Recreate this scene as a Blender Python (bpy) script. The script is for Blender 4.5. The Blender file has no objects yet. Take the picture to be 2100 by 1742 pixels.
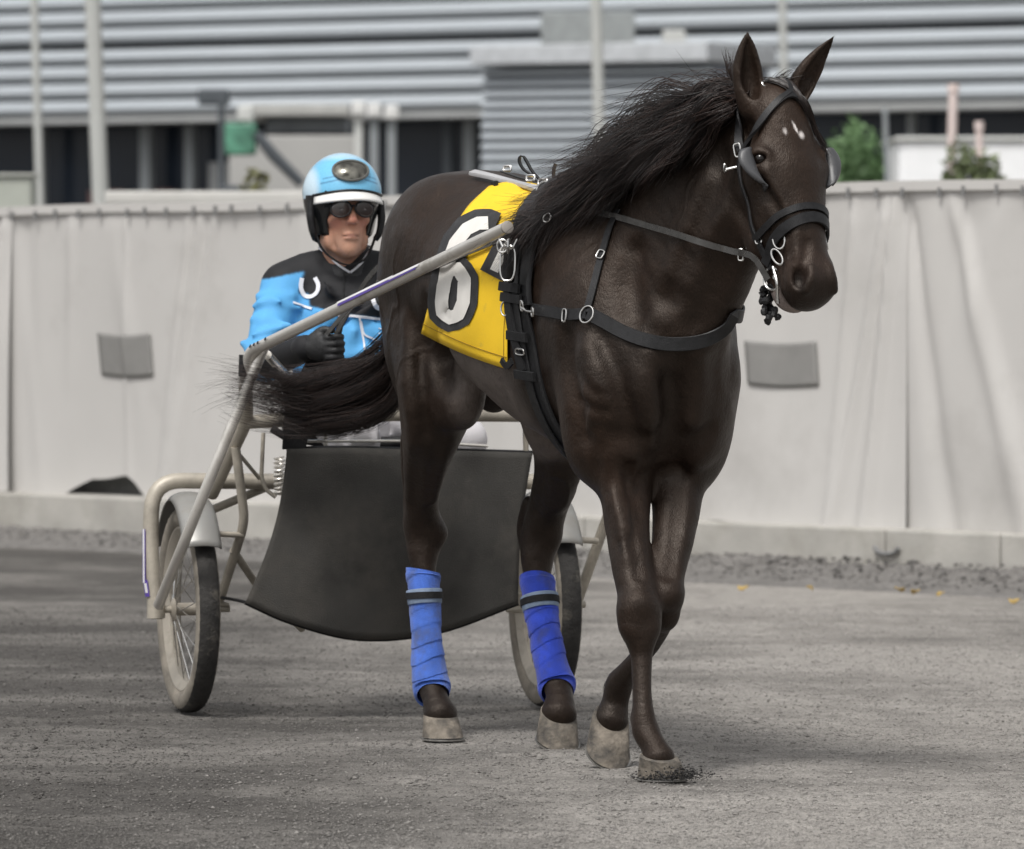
import bpy, bmesh, math, random
import numpy as np
from mathutils import Vector, Matrix

random.seed(7)
rng = np.random.default_rng(7)
SC = bpy.context.scene
COL = SC.collection

# ------------------------------------------------------------------ camera
W0, H0, FPX = 2100.0, 1742.0, 12400.0          # photograph measured at 2100 x 1742
CAMZ = 1.33
PITCH = math.atan(297.0 / FPX)
cam_d = bpy.data.cameras.new('camera')
cam = bpy.data.objects.new('camera', cam_d)
COL.objects.link(cam)
cam.location = (0, 0, CAMZ)
cam.rotation_euler = (math.pi / 2 - PITCH, 0, 0)
cam_d.sensor_width = 36.0
cam_d.lens = 36.0 * FPX / W0
cam_d.clip_start = 0.5
cam_d.clip_end = 2000.0
cam_d.dof.use_dof = True
cam_d.dof.focus_distance = 16.35
cam_d.dof.aperture_fstop = 6.6
SC.camera = cam

# ------------------------------------------------------------------ sky, sun, exposure
SUN_EL, SUN_AZ = math.radians(58), math.radians(205)     # azimuth: where the light comes from, from +Y clockwise
world = bpy.data.worlds.new('World')
SC.world = world
world.use_nodes = True
wn = world.node_tree.nodes
wl = world.node_tree.links
for n in list(wn):
    wn.remove(n)
w_out = wn.new('ShaderNodeOutputWorld')
w_bg = wn.new('ShaderNodeBackground')
w_sky = wn.new('ShaderNodeTexSky')
w_sky.sky_type = 'NISHITA'
w_sky.sun_disc = False
w_sky.sun_elevation = SUN_EL
w_sky.sun_rotation = SUN_AZ
w_sky.air_density = 1.0
w_sky.dust_density = 4.0
w_hsv = wn.new('ShaderNodeHueSaturation')
w_hsv.inputs['Saturation'].default_value = 0.10
w_bg.inputs['Strength'].default_value = 0.115
wl.new(w_sky.outputs[0], w_hsv.inputs['Color'])
wl.new(w_hsv.outputs[0], w_bg.inputs[0])
wl.new(w_bg.outputs[0], w_out.inputs[0])
sun_d = bpy.data.lights.new('sun', 'SUN')
sun_d.energy = 1.5
sun_d.angle = math.radians(14)
sun_d.color = (1.0, 0.97, 0.93)
sun = bpy.data.objects.new('sun', sun_d)
COL.objects.link(sun)
sun.location = (-5, 5, 12)
_sd = Vector((math.sin(SUN_AZ) * math.cos(SUN_EL), math.cos(SUN_AZ) * math.cos(SUN_EL), math.sin(SUN_EL)))
sun.rotation_euler = (-_sd).to_track_quat('-Z', 'Y').to_euler()
SC.view_settings.view_transform = 'Standard'
SC.view_settings.look = 'None'
SC.view_settings.exposure = 0.42
SC.view_settings.gamma = 1.0
SC.view_settings.use_curve_mapping = False
SC.render.engine = 'CYCLES'

# ------------------------------------------------------------------ picture geometry helpers
_cp, _sp = math.cos(PITCH), math.sin(PITCH)

def ray(x, y):
    """direction through picture point (2100 px scale), scaled so that its world Y is 1"""
    a, b = (x - W0 / 2) / FPX, -(y - H0 / 2) / FPX
    d = np.array([a, _cp + b * _sp, -_sp + b * _cp])
    return d / d[1]

def P(x, y, Y):
    return np.array([0, 0, CAMZ]) + ray(x, y) * Y

def G(x, y, z=0.0):
    r = ray(x, y)
    return np.array([0, 0, CAMZ]) + r * ((z - CAMZ) / r[2])

def m_per_px(Y):
    return Y / FPX

# ------------------------------------------------------------------ objects
def tag(o, label=None, cat=None, group=None, kind=None):
    if label: o['label'] = label
    if cat: o['category'] = cat
    if group: o['group'] = group
    if kind: o['kind'] = kind
    return o

def empty(name, loc, label=None, cat=None, group=None):
    o = bpy.data.objects.new(name, None)
    o.empty_display_size = 0.1
    o.location = tuple(loc)
    COL.objects.link(o)
    tag(o, label, cat, group)
    return o

def link(name, me, mat=None, parent=None, smooth=True):
    """link mesh (built in world space) as one object; a child keeps its world place"""
    o = bpy.data.objects.new(name, me)
    COL.objects.link(o)
    if mat is not None:
        for m in (mat if isinstance(mat, (list, tuple)) else [mat]):
            me.materials.append(m)
    if smooth:
        me.polygons.foreach_set('use_smooth', np.ones(len(me.polygons), bool))
    if parent is not None:
        o.parent = parent
        off = Vector((0, 0, 0))
        p = parent
        while p is not None:
            off += p.location
            p = p.parent
        me.transform(Matrix.Translation(-off))
    return o

class MB:
    """collects vertices and faces in world space, built as one mesh object"""
    def __init__(s):
        s.v, s.f, s.mi = [], [], []
    def add(s, v, f, mi=0):
        o = len(s.v)
        s.v += [tuple(map(float, p)) for p in v]
        s.f += [tuple(i + o for i in q) for q in f]
        s.mi += [mi] * len(f)
        return s
    def box(s, c, hx, hy, hz, R=None, mi=0):
        c = np.array(c, float)
        R = np.eye(3) if R is None else np.array(R, float)      # rows: local axes in world
        v = []
        for sx in (-1, 1):
            for sy in (-1, 1):
                for sz in (-1, 1):
                    v.append(c + sx * hx * R[0] + sy * hy * R[1] + sz * hz * R[2])
        f = [(0, 1, 3, 2), (4, 6, 7, 5), (0, 4, 5, 1), (2, 3, 7, 6), (0, 2, 6, 4), (1, 5, 7, 3)]
        return s.add(v, f, mi)
    def tube(s, pts, r, n=12, mi=0, caps=True, closed=False):
        pts = np.array(pts, float)
        m = len(pts)
        r = np.full(m, r, float) if np.isscalar(r) else np.array(r, float)
        if closed:
            T = np.roll(pts, -1, 0) - np.roll(pts, 1, 0)
        else:
            T = np.gradient(pts, axis=0)
        T /= np.linalg.norm(T, axis=1)[:, None] + 1e-12
        u = np.cross(T[0], [0, 0, 1.0])
        if np.linalg.norm(u) < 0.1: u = np.cross(T[0], [1.0, 0, 0])
        u /= np.linalg.norm(u)
        v, f = [], []
        for i in range(m):
            u = u - T[i] * np.dot(u, T[i]); u /= np.linalg.norm(u) + 1e-12
            w = np.cross(T[i], u)
            for k in range(n):
                a = 2 * math.pi * k / n
                v.append(pts[i] + r[i] * (math.cos(a) * u + math.sin(a) * w))
        mm = m if closed else m - 1
        for i in range(mm):
            j = (i + 1) % m
            for k in range(n):
                k2 = (k + 1) % n
                f.append((i * n + k, i * n + k2, j * n + k2, j * n + k))
        if caps and not closed:
            f.append(tuple(range(n))[::-1]); f.append(tuple((m - 1) * n + k for k in range(n)))
        return s.add(v, f, mi)
    def build(s, name, mat=None, parent=None, smooth=True, bevel=0):
        me = bpy.data.meshes.new(name)
        me.from_pydata(s.v, [], s.f)
        if any(s.mi): me.polygons.foreach_set('material_index', s.mi)
        me.update()
        o = link(name, me, mat, parent, smooth)
        if bevel:
            b = o.modifiers.new('bevel', 'BEVEL'); b.width = bevel; b.segments = 2; b.limit_method = 'ANGLE'; b.angle_limit = 0.7
            b.harden_normals = False
        if smooth and name != 'ground': me.set_sharp_from_angle(angle=math.radians(36))
        return o

def spline(pts, n):
    """Catmull-Rom through pts (any dimension), n points out"""
    p = np.array(pts, float)
    if len(p) == 2: return p[0] + (p[1] - p[0]) * np.linspace(0, 1, n)[:, None]
    q = np.vstack([2 * p[0] - p[1], p, 2 * p[-1] - p[-2]])
    d = np.concatenate([[0], np.cumsum(np.linalg.norm(np.diff(p[:, :3], axis=0), axis=1))])
    t = np.linspace(0, d[-1], n)
    out = []
    for x in t:
        i = min(max(np.searchsorted(d, x, 'right') - 1, 0), len(p) - 2)
        u = (x - d[i]) / max(d[i + 1] - d[i], 1e-9)
        a, b, c, e = q[i], q[i + 1], q[i + 2], q[i + 3]
        out.append(0.5 * (2 * b + (c - a) * u + (2 * a - 5 * b + 4 * c - e) * u * u + (3 * b - a - 3 * c + e) * u ** 3))
    return np.array(out)

def nrm(v):
    v = np.array(v, float)
    return v / (np.linalg.norm(v) + 1e-12)

def rnd_path(pts, rad, n=6):
    """polyline with rounded corners"""
    pts = [np.array(p, float) for p in pts]
    out = [pts[0]]
    for a, b, c in zip(pts, pts[1:], pts[2:]):
        la, lc = np.linalg.norm(a - b), np.linalg.norm(c - b)
        r = min(rad, la * 0.45, lc * 0.45)
        p0, p1 = b + (a - b) / la * r, b + (c - b) / lc * r
        for t in np.linspace(0, 1, n):
            out.append((1 - t) ** 2 * p0 + 2 * t * (1 - t) * b + t * t * p1)
    out.append(pts[-1])
    return np.array(out)

# ------------------------------------------------------------------ materials
def mat_new(name):
    m = bpy.data.materials.new(name)
    m.use_nodes = True
    nt = m.node_tree
    b = nt.nodes.get('Principled BSDF')
    return m, nt, b

def mat(name, col, rough=0.6, metal=0.0, var=0.12, scale=6.0, bump=0.0, bscale=60.0, dirt=None, dirt_amt=0.4, dirt_scale=2.5, spec=0.5,
        sheen=0.0, coat=0.0, trans=0.0, detail=4.0):
    """procedural: base colour broken up by noise, an optional second (dirt) colour, fine relief"""
    m, nt, b = mat_new(name)
    N, L = nt.nodes, nt.links
    tc = N.new('ShaderNodeTexCoord')
    no = N.new('ShaderNodeTexNoise'); no.inputs['Scale'].default_value = scale; no.inputs['Detail'].default_value = detail
    L.new(tc.outputs['Object'], no.inputs['Vector'])
    r = N.new('ShaderNodeValToRGB')
    e = r.color_ramp.elements
    e[0].position, e[1].position = 0.3, 0.7
    e[0].color = tuple(c * (1 - var) for c in col) + (1,)
    e[1].color = tuple(min(1, c * (1 + var)) for c in col) + (1,)
    L.new(no.outputs['Fac'], r.inputs[0])
    out = r.outputs[0]
    if dirt is not None:
        n2 = N.new('ShaderNodeTexNoise'); n2.inputs['Scale'].default_value = dirt_scale; n2.inputs['Detail'].default_value = 8; n2.inputs['Roughness'].default_value = 0.65
        L.new(tc.outputs['Object'], n2.inputs['Vector'])
        r2 = N.new('ShaderNodeValToRGB')
        r2.color_ramp.elements[0].position = 0.62 - dirt_amt * 0.4
        r2.color_ramp.elements[1].position = 0.78 - dirt_amt * 0.25
        L.new(n2.outputs['Fac'], r2.inputs[0])
        mx = N.new('ShaderNodeMix'); mx.data_type = 'RGBA'
        L.new(r2.outputs[0], mx.inputs['Factor'])
        L.new(out, mx.inputs['A'])
        mx.inputs['B'].default_value = tuple(dirt) + (1,)
        out = mx.outputs['Result']
    L.new(out, b.inputs['Base Color'])
    b.inputs['Roughness'].default_value = rough
    b.inputs['Metallic'].default_value = metal
    b.inputs['Specular IOR Level'].default_value = spec
    b.inputs['Sheen Weight'].default_value = sheen
    b.inputs['Coat Weight'].default_value = coat
    if trans: b.inputs['Transmission Weight'].default_value = trans
    if bump:
        n3 = N.new('ShaderNodeTexNoise'); n3.inputs['Scale'].default_value = bscale; n3.inputs['Detail'].default_value = 3
        L.new(tc.outputs['Object'], n3.inputs['Vector'])
        bp = N.new('ShaderNodeBump'); bp.inputs['Strength'].default_value = bump; bp.inputs['Distance'].default_value = 0.01
        L.new(n3.outputs['Fac'], bp.inputs['Height'])
        L.new(bp.outputs[0], b.inputs['Normal'])
    return m

# ------------------------------------------------------------------ signed distance volumes (for bodies)
class Vol:
    def __init__(s, xs, ys, zs):
        s.ax = [np.asarray(a, np.float32) for a in (xs, ys, zs)]
        s.D = np.full(tuple(len(a) for a in s.ax), 1.0, np.float32)
    def region(s, lo, hi):
        sl, g = [], []
        for k in range(3):
            i0 = max(int(np.searchsorted(s.ax[k], lo[k])) - 1, 0)
            i1 = min(int(np.searchsorted(s.ax[k], hi[k])) + 1, len(s.ax[k]))
            sl.append(slice(i0, max(i1, i0 + 1)))
        X = s.ax[0][sl[0]][:, None, None]; Y = s.ax[1][sl[1]][None, :, None]; Z = s.ax[2][sl[2]][None, None, :]
        return tuple(sl), X, Y, Z
    def comb(s, sl, d, k, sub=False):
        a = s.D[sl]
        if sub: a, d = -a, d
        if k > 0:
            h = np.maximum(k - np.abs(a - d), 0) / k
            r = np.minimum(a, d) - h * h * k * 0.25
        else:
            r = np.minimum(a, d)
        s.D[sl] = -r if sub else r
    def rcone(s, a, b, ra, rb, k=0.03, sub=False):
        a, b = np.array(a, float), np.array(b, float)
        m = max(ra, rb) + k + 0.03
        sl, X, Y, Z = s.region(np.minimum(a, b) - m, np.maximum(a, b) + m)
        ab = b - a; L2 = max(float(ab @ ab), 1e-9)
        t = np.clip(((X - a[0]) * ab[0] + (Y - a[1]) * ab[1] + (Z - a[2]) * ab[2]) / L2, 0, 1)
        d = np.sqrt((X - a[0] - t * ab[0]) ** 2 + (Y - a[1] - t * ab[1]) ** 2 + (Z - a[2] - t * ab[2]) ** 2) - (ra + (rb - ra) * t)
        s.comb(sl, d.astype(np.float32), k, sub)
    def chain(s, pts, rads, k=0.03, n=None, sub=False):
        q = spline(np.hstack([np.array(pts, float), np.array(rads, float)[:, None]]), n or (len(pts) - 1) * 3 + 1)
        m = q[:, 3].max() + k + 0.04
        sl, X, Y, Z = s.region(q[:, :3].min(0) - m, q[:, :3].max(0) + m)
        d = None
        for i in range(len(q) - 1):
            a, b, ra, rb = q[i, :3], q[i + 1, :3], q[i, 3], q[i + 1, 3]
            ab = b - a; L2 = max(float(ab @ ab), 1e-9)
            t = np.clip(((X - a[0]) * ab[0] + (Y - a[1]) * ab[1] + (Z - a[2]) * ab[2]) / L2, 0, 1)
            e = np.sqrt((X - a[0] - t * ab[0]) ** 2 + (Y - a[1] - t * ab[1]) ** 2 + (Z - a[2] - t * ab[2]) ** 2) - (ra + (rb - ra) * t)
            d = e if d is None else np.minimum(d, e)
        s.comb(sl, d.astype(np.float32), k, sub)
    def ell(s, c, r, R=None, k=0.03, sub=False):
        c, r = np.array(c, float), np.array(r, float)
        R = np.eye(3) if R is None else np.array(R, float)
        ext = np.sqrt(((R * r[:, None]) ** 2).sum(0)) + k + 0.03
        sl, X, Y, Z = s.region(c - ext, c + ext)
        dx, dy, dz = X - c[0], Y - c[1], Z - c[2]
        k0 = 0; k1 = 0
        for i in range(3):
            q = dx * R[i, 0] + dy * R[i, 1] + dz * R[i, 2]
            k0 = k0 + (q / r[i]) ** 2; k1 = k1 + (q / r[i] ** 2) ** 2
        k0 = np.sqrt(k0); k1 = np.sqrt(k1) + 1e-6
        s.comb(sl, (k0 * (k0 - 1) / k1).astype(np.float32), k, sub)
    def etube(s, pts, wid, hei, up, k=0.03, n=16, expo=2.0):
        """elliptical tube; wid = half width across, hei = half height along up"""
        q = spline(np.hstack([np.array(pts, float), np.array(wid, float)[:, None], np.array(hei, float)[:, None]]), n)
        m = q[:, 3:].max() + k + 0.05
        sl, X, Y, Z = s.region(q[:, :3].min(0) - m, q[:, :3].max(0) + m)
        d = None
        for i in range(n - 1):
            a, b = q[i, :3], q[i + 1, :3]
            T = nrm(b - a)
            U = np.array(up, float); U = nrm(U - T * (U @ T)); Lx = np.cross(T, U)
            ab = b - a; L2 = float(ab @ ab)
            t = np.clip(((X - a[0]) * ab[0] + (Y - a[1]) * ab[1] + (Z - a[2]) * ab[2]) / L2, 0, 1)
            dx, dy, dz = X - a[0] - t * ab[0], Y - a[1] - t * ab[1], Z - a[2] - t * ab[2]
            w = q[i, 3] + (q[i + 1, 3] - q[i, 3]) * t; h = q[i, 4] + (q[i + 1, 4] - q[i, 4]) * t
            l_ = dx * Lx[0] + dy * Lx[1] + dz * Lx[2]; u_ = dx * U[0] + dy * U[1] + dz * U[2]; t_ = dx * T[0] + dy * T[1] + dz * T[2]
            g = np.minimum(w, h)
            k0 = np.sqrt((l_ / w) ** 2 + (u_ / h) ** 2 + (t_ / g) ** 2)
            k1 = np.sqrt((l_ / w ** 2) ** 2 + (u_ / h ** 2) ** 2 + (t_ / g ** 2) ** 2) + 1e-6
            e = k0 * (k0 - 1) / k1
            d = e if d is None else np.minimum(d, e)
        s.comb(sl, d.astype(np.float32), k)
    def sample(s, p):
        p = np.atleast_2d(np.array(p, float))
        idx, fr = [], []
        for k in range(3):
            a = s.ax[k]
            i = np.clip(np.searchsorted(a, p[:, k]) - 1, 0, len(a) - 2)
            idx.append(i); fr.append(np.clip((p[:, k] - a[i]) / (a[i + 1] - a[i]), 0, 1))
        r = 0
        for dx in (0, 1):
            for dy in (0, 1):
                for dz in (0, 1):
                    w = (fr[0] if dx else 1 - fr[0]) * (fr[1] if dy else 1 - fr[1]) * (fr[2] if dz else 1 - fr[2])
                    r = r + w * s.D[idx[0] + dx, idx[1] + dy, idx[2] + dz]
        return r
    def grad(s, p, e=0.012):
        p = np.atleast_2d(np.array(p, float))
        g = np.stack([s.sample(p + np.eye(3)[k] * e) - s.sample(p - np.eye(3)[k] * e) for k in range(3)], 1)
        return g / (np.linalg.norm(g, axis=1)[:, None] + 1e-9)
    def hit(s, o, d, t0, t1, iso=0.0, step=0.003):
        """first point along o + d t where the field falls under iso (None if it never does)"""
        t = np.arange(t0, t1, step)
        q = np.array(o, float) + np.array(d, float) * t[:, None]
        v = s.sample(q) - iso
        i = np.nonzero(v < 0)[0]
        if len(i) == 0: return None
        i = i[0]
        if i == 0: return q[0]
        f = v[i - 1] / (v[i - 1] - v[i])
        return q[i - 1] + (q[i] - q[i - 1]) * f
    def mesh(s, name, smooth_it=2):
        D = s.D
        S = D < 0
        nx, ny, nz = D.shape
        cnt = np.zeros((nx - 1, ny - 1, nz - 1), np.int8)
        for dx in (0, 1):
            for dy in (0, 1):
                for dz in (0, 1):
                    cnt += S[dx:nx - 1 + dx, dy:ny - 1 + dy, dz:nz - 1 + dz]
        act = (cnt > 0) & (cnt < 8)
        del cnt
        ci = np.argwhere(act)
        idm = np.full(act.shape, -1, np.int32)
        idm[act] = np.arange(len(ci), dtype=np.int32)
        acc = np.zeros((len(ci), 3)); num = np.zeros(len(ci))
        cor = [(x, y, z) for x in (0, 1) for y in (0, 1) for z in (0, 1)]
        val = {c: D[ci[:, 0] + c[0], ci[:, 1] + c[1], ci[:, 2] + c[2]] for c in cor}
        for c in cor:
            for k in range(3):
                if c[k] == 0:
                    e = list(c); e[k] = 1; e = tuple(e)
                    a, b = val[c], val[e]
                    m = (a < 0) != (b < 0)
                    t = np.where(m, a / np.where(m, a - b, 1), 0)
                    p = np.array(c, float)[None, :].repeat(len(ci), 0)
                    p[:, k] = t
                    acc[m] += p[m]; num[m] += 1
        fr = acc / num[:, None]
        v = np.stack([s.ax[k][ci[:, k]] + fr[:, k] * (s.ax[k][ci[:, k] + 1] - s.ax[k][ci[:, k]]) for k in range(3)], 1)
        quads = []
        for k in range(3):
            sa = [slice(None)] * 3; sb = [slice(None)] * 3
            sa[k] = slice(0, -1); sb[k] = slice(1, None)
            A, B = S[tuple(sa)], S[tuple(sb)]
            for flip, M in ((False, A & ~B), (True, ~A & B)):
                e = np.argwhere(M)
                u, w = (k + 1) % 3, (k + 2) % 3
                ok = (e[:, u] > 0) & (e[:, w] > 0) & (e[:, u] < D.shape[u] - 1) & (e[:, w] < D.shape[w] - 1)
                e = e[ok]
                q = []
                for du, dw in ((1, 1), (0, 1), (0, 0), (1, 0)):
                    c = e.copy(); c[:, u] -= du; c[:, w] -= dw
                    q.append(idm[c[:, 0], c[:, 1], c[:, 2]])
                q = np.stack(q, 1)
                quads.append(q[:, ::-1] if flip else q)
        q = np.vstack(quads)
        # a little Laplacian smoothing
        e = np.vstack([q[:, [0, 1]], q[:, [1, 2]], q[:, [2, 3]], q[:, [3, 0]]])
        for _ in range(smooth_it):
            sm = np.zeros_like(v); c = np.zeros(len(v))
            for k in range(3):
                sm[:, k] = np.bincount(e[:, 0], v[e[:, 1], k], len(v)) + np.bincount(e[:, 1], v[e[:, 0], k], len(v))
            c = np.bincount(e[:, 0], minlength=len(v)) + np.bincount(e[:, 1], minlength=len(v))
            v = v * 0.5 + 0.5 * sm / np.maximum(c, 1)[:, None]
        me = bpy.data.meshes.new(name)
        me.vertices.add(len(v)); me.vertices.foreach_set('co', v.astype(np.float32).ravel())
        me.loops.add(q.size); me.loops.foreach_set('vertex_index', q.astype(np.int32).ravel())
        me.polygons.add(len(q)); me.polygons.foreach_set('loop_start', np.arange(0, q.size, 4, dtype=np.int32))
        me.polygons.foreach_set('loop_total', np.full(len(q), 4, np.int32))
        me.update(calc_edges=True)
        me.validate()
        return me

def paint(me, cols, name='coat'):
    a = me.color_attributes.new(name, 'FLOAT_COLOR', 'POINT')
    a.data.foreach_set('color', np.hstack([cols, np.ones((len(cols), 1))]).astype(np.float32).ravel())

def axes3(x, y, z):
    return np.array([nrm(x), nrm(y), nrm(z)])
# ================================================================== ground
def ground_material():
    m, nt, b = mat_new('stone_dust_track')
    N, L = nt.nodes, nt.links
    tc = N.new('ShaderNodeTexCoord')
    def noise(scale, detail, rough=0.6, vec=None, dist=0.0):
        n = N.new('ShaderNodeTexNoise'); n.inputs['Scale'].default_value = scale; n.inputs['Detail'].default_value = detail; n.inputs['Roughness'].default_value = rough
        n.inputs['Distortion'].default_value = dist
        L.new(vec or tc.outputs['Object'], n.inputs['Vector']); return n
    # raked streaks run along the track
    mp = N.new('ShaderNodeMapping'); mp.inputs['Rotation'].default_value = (0, 0, math.radians(40)); mp.inputs['Scale'].default_value = (0.5, 1.25, 1.0)
    L.new(tc.outputs['Object'], mp.inputs[0])
    big = noise(0.55, 7, 0.68, None, 0.4)
    streak = noise(1.5, 8, 0.72, mp.outputs[0], 0.3)
    mid = noise(9, 8, 0.75)
    fine = noise(115, 5, 0.85)
    grit = noise(330, 2, 0.7)
    def math_(op, a, bb):
        n = N.new('ShaderNodeMath'); n.operation = op
        for i, q in enumerate((a, bb)):
            if isinstance(q, (int, float)): n.inputs[i].default_value = q
            else: L.new(q, n.inputs[i])
        return n.outputs[0]
    s = math_('ADD', math_('MULTIPLY', big.outputs['Fac'], 0.62), math_('MULTIPLY', streak.outputs['Fac'], 0.38))
    # the left of the track is damp and dark where it has been watered
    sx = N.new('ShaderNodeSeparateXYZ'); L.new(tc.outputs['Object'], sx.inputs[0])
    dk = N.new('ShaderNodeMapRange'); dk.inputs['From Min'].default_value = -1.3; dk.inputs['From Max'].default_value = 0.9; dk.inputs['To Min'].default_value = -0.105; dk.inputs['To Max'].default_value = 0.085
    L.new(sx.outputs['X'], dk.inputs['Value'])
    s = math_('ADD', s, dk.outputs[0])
    r = N.new('ShaderNodeValToRGB'); e = r.color_ramp.elements
    e[0].position = 0.36; e[0].color = (0.075, 0.070, 0.065, 1)
    e[1].position = 0.60; e[1].color = (0.290, 0.273, 0.252, 1)
    x = r.color_ramp.elements.new(0.48); x.color = (0.168, 0.158, 0.146, 1)
    L.new(s, r.inputs[0])
    g = math_('ADD', math_('MULTIPLY', fine.outputs['Fac'], 0.60), math_('ADD', math_('MULTIPLY', grit.outputs['Fac'], 0.35), math_('MULTIPLY', mid.outputs['Fac'], 0.25)))
    mr = N.new('ShaderNodeMapRange'); mr.inputs['From Min'].default_value = 0.47; mr.inputs['From Max'].default_value = 0.73; mr.inputs['To Min'].default_value = 0.32; mr.inputs['To Max'].default_value = 1.72
    L.new(g, mr.inputs['Value'])
    h = N.new('ShaderNodeHueSaturation'); L.new(r.outputs[0], h.inputs['Color']); L.new(mr.outputs[0], h.inputs['Value'])
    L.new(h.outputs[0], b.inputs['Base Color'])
    b.inputs['Roughness'].default_value = 0.92; b.inputs['Specular IOR Level'].default_value = 0.2
    bp = N.new('ShaderNodeBump'); bp.inputs['Strength'].default_value = 0.6; bp.inputs['Distance'].default_value = 0.008
    L.new(g, bp.inputs['Height']); L.new(bp.outputs[0], b.inputs['Normal'])
    return m
M_GROUND = ground_material()
def gz(x, y):
    return 0.006 * math.sin(x * 2.1 + y * 1.3) * math.sin(y * 1.7 - x) 
mb = MB()
gx = np.concatenate([[-400, -60, -15, -6, -3.4], np.arange(-2.45, 2.46, 0.0115), [3.4, 6, 15, 60, 400]]); gy = np.concatenate([[2, 8, 12], 13.9 + np.cumsum(np.linspace(0.013, 0.050, 480)), [29.6, 32, 40, 80, 200, 900]])
rg = np.random.default_rng(2)
GX, GY = np.meshgrid(gx, gy, indexing='ij')
fine_ = (np.abs(GX) < 2.44) & (GY > 13.9) & (GY < 28.95)
rough_ = rg.normal(0, 1, GX.shape)
lump = rough_ + 0.8 * (np.roll(rough_, 1, 0) + np.roll(rough_, 1, 1)) + 1.2 * np.sin(GX * 31 + 3 * np.sin(GY * 9)) * np.sin(GY * 19 + 2 * np.sin(GX * 7))
patchy = np.clip(0.65 + 0.5 * np.sin(GX * 1.7 + GY * 0.9) * np.sin(GY * 1.3 - GX * 2.2), 0.25, 1.2)
GZ = np.where(fine_, 0.006 * np.sin(GX * 2.1 + GY * 1.3) * np.sin(GY * 1.7 - GX) + 0.0010 * lump * patchy * np.clip((29 - GY) / 4, 0.05, 1), 0.0) - 0.004
gv = np.stack([GX, GY, GZ], 2).reshape(-1, 3)
ny_ = len(gy)
mb.add(gv, [(i * ny_ + j, (i + 1) * ny_ + j, (i + 1) * ny_ + j + 1, i * ny_ + j + 1) for i in range(len(gx) - 1) for j in range(ny_ - 1)])
ground = tag(mb.build('ground', M_GROUND), kind='structure')

def scatter(name, pts, size, m, seed, flat=0.6, kind='stuff', parent=None, tone=None):
    """many small irregular stones in one mesh"""
    r = np.random.default_rng(seed)
    oct_v = np.array([(1, 0, 0), (-1, 0, 0), (0, 1, 0), (0, -1, 0), (0, 0, 1), (0, 0, -1)], float)
    oct_f = np.array([(0, 2, 4), (2, 1, 4), (1, 3, 4), (3, 0, 4), (2, 0, 5), (1, 2, 5), (3, 1, 5), (0, 3, 5)])
    n = len(pts)
    sz = np.array(size)[:, None, None] if not np.isscalar(size) else size
    v = oct_v[None] * r.uniform(0.6, 1.25, (n, 6, 1)) + r.normal(0, 0.16, (n, 6, 3))
    a = r.uniform(0, 6.28, n); ca, sa = np.cos(a), np.sin(a)
    x = v[:, :, 0] * ca[:, None] - v[:, :, 1] * sa[:, None]; y = v[:, :, 0] * sa[:, None] + v[:, :, 1] * ca[:, None]
    v = np.stack([x, y, v[:, :, 2] * flat], 2) * sz + np.array(pts)[:, None, :]
    f = (oct_f[None] + (np.arange(n) * 6)[:, None, None]).reshape(-1, 3)
    me = bpy.data.meshes.new(name); V = v.reshape(-1, 3)
    me.vertices.add(len(V)); me.vertices.foreach_set('co', V.astype(np.float32).ravel())
    me.loops.add(f.size); me.loops.foreach_set('vertex_index', f.astype(np.int32).ravel())
    me.polygons.add(len(f)); me.polygons.foreach_set('loop_start', np.arange(0, f.size, 3, dtype=np.int32)); me.polygons.foreach_set('loop_total', np.full(len(f), 3, np.int32))
    me.update(calc_edges=True)
    at = me.attributes.new('tone', 'FLOAT', 'POINT'); at.data.foreach_set('value', np.repeat(r.random(n) if tone is None else np.clip(tone + r.normal(0, 0.13, n), 0, 1), 6).astype(np.float32))
    o = link(name, me, m, parent, False)
    if kind: tag(o, kind=kind)
    return o
def stone_mat(name, c0, c1):
    m, nt, b = mat_new(name); N, L = nt.nodes, nt.links
    a = N.new('ShaderNodeAttribute'); a.attribute_name = 'tone'
    r = N.new('ShaderNodeValToRGB'); r.color_ramp.elements[0].color = c0 + (1,); r.color_ramp.elements[1].color = c1 + (1,)
    L.new(a.outputs['Fac'], r.inputs[0]); L.new(r.outputs[0], b.inputs['Base Color']); b.inputs['Roughness'].default_value = 0.9
    b.inputs['Specular IOR Level'].default_value = 0.2
    return m
M_GRIT = stone_mat('track_grit', (0.070, 0.066, 0.062), (0.42, 0.40, 0.375))
rs = np.random.default_rng(5)
n = 90000
Yg = 14.1 + 10.5 * rs.random(n) ** 1.4
Xg = rs.uniform(-0.092, 0.092, n) * Yg
sz = np.clip(rs.lognormal(-5.85, 0.42, n), 0.0012, 0.0095)
scatter('track_grit', np.stack([Xg, Yg, 0.0005 + np.array([gz(a, b_) for a, b_ in zip(Xg, Yg)]) - 0.004 + sz * 0.1], 1), sz, M_GRIT, 6, flat=0.5, tone=0.14 + 0.48 * np.clip((Xg + 1.2) / 2.0, 0, 1))

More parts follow.
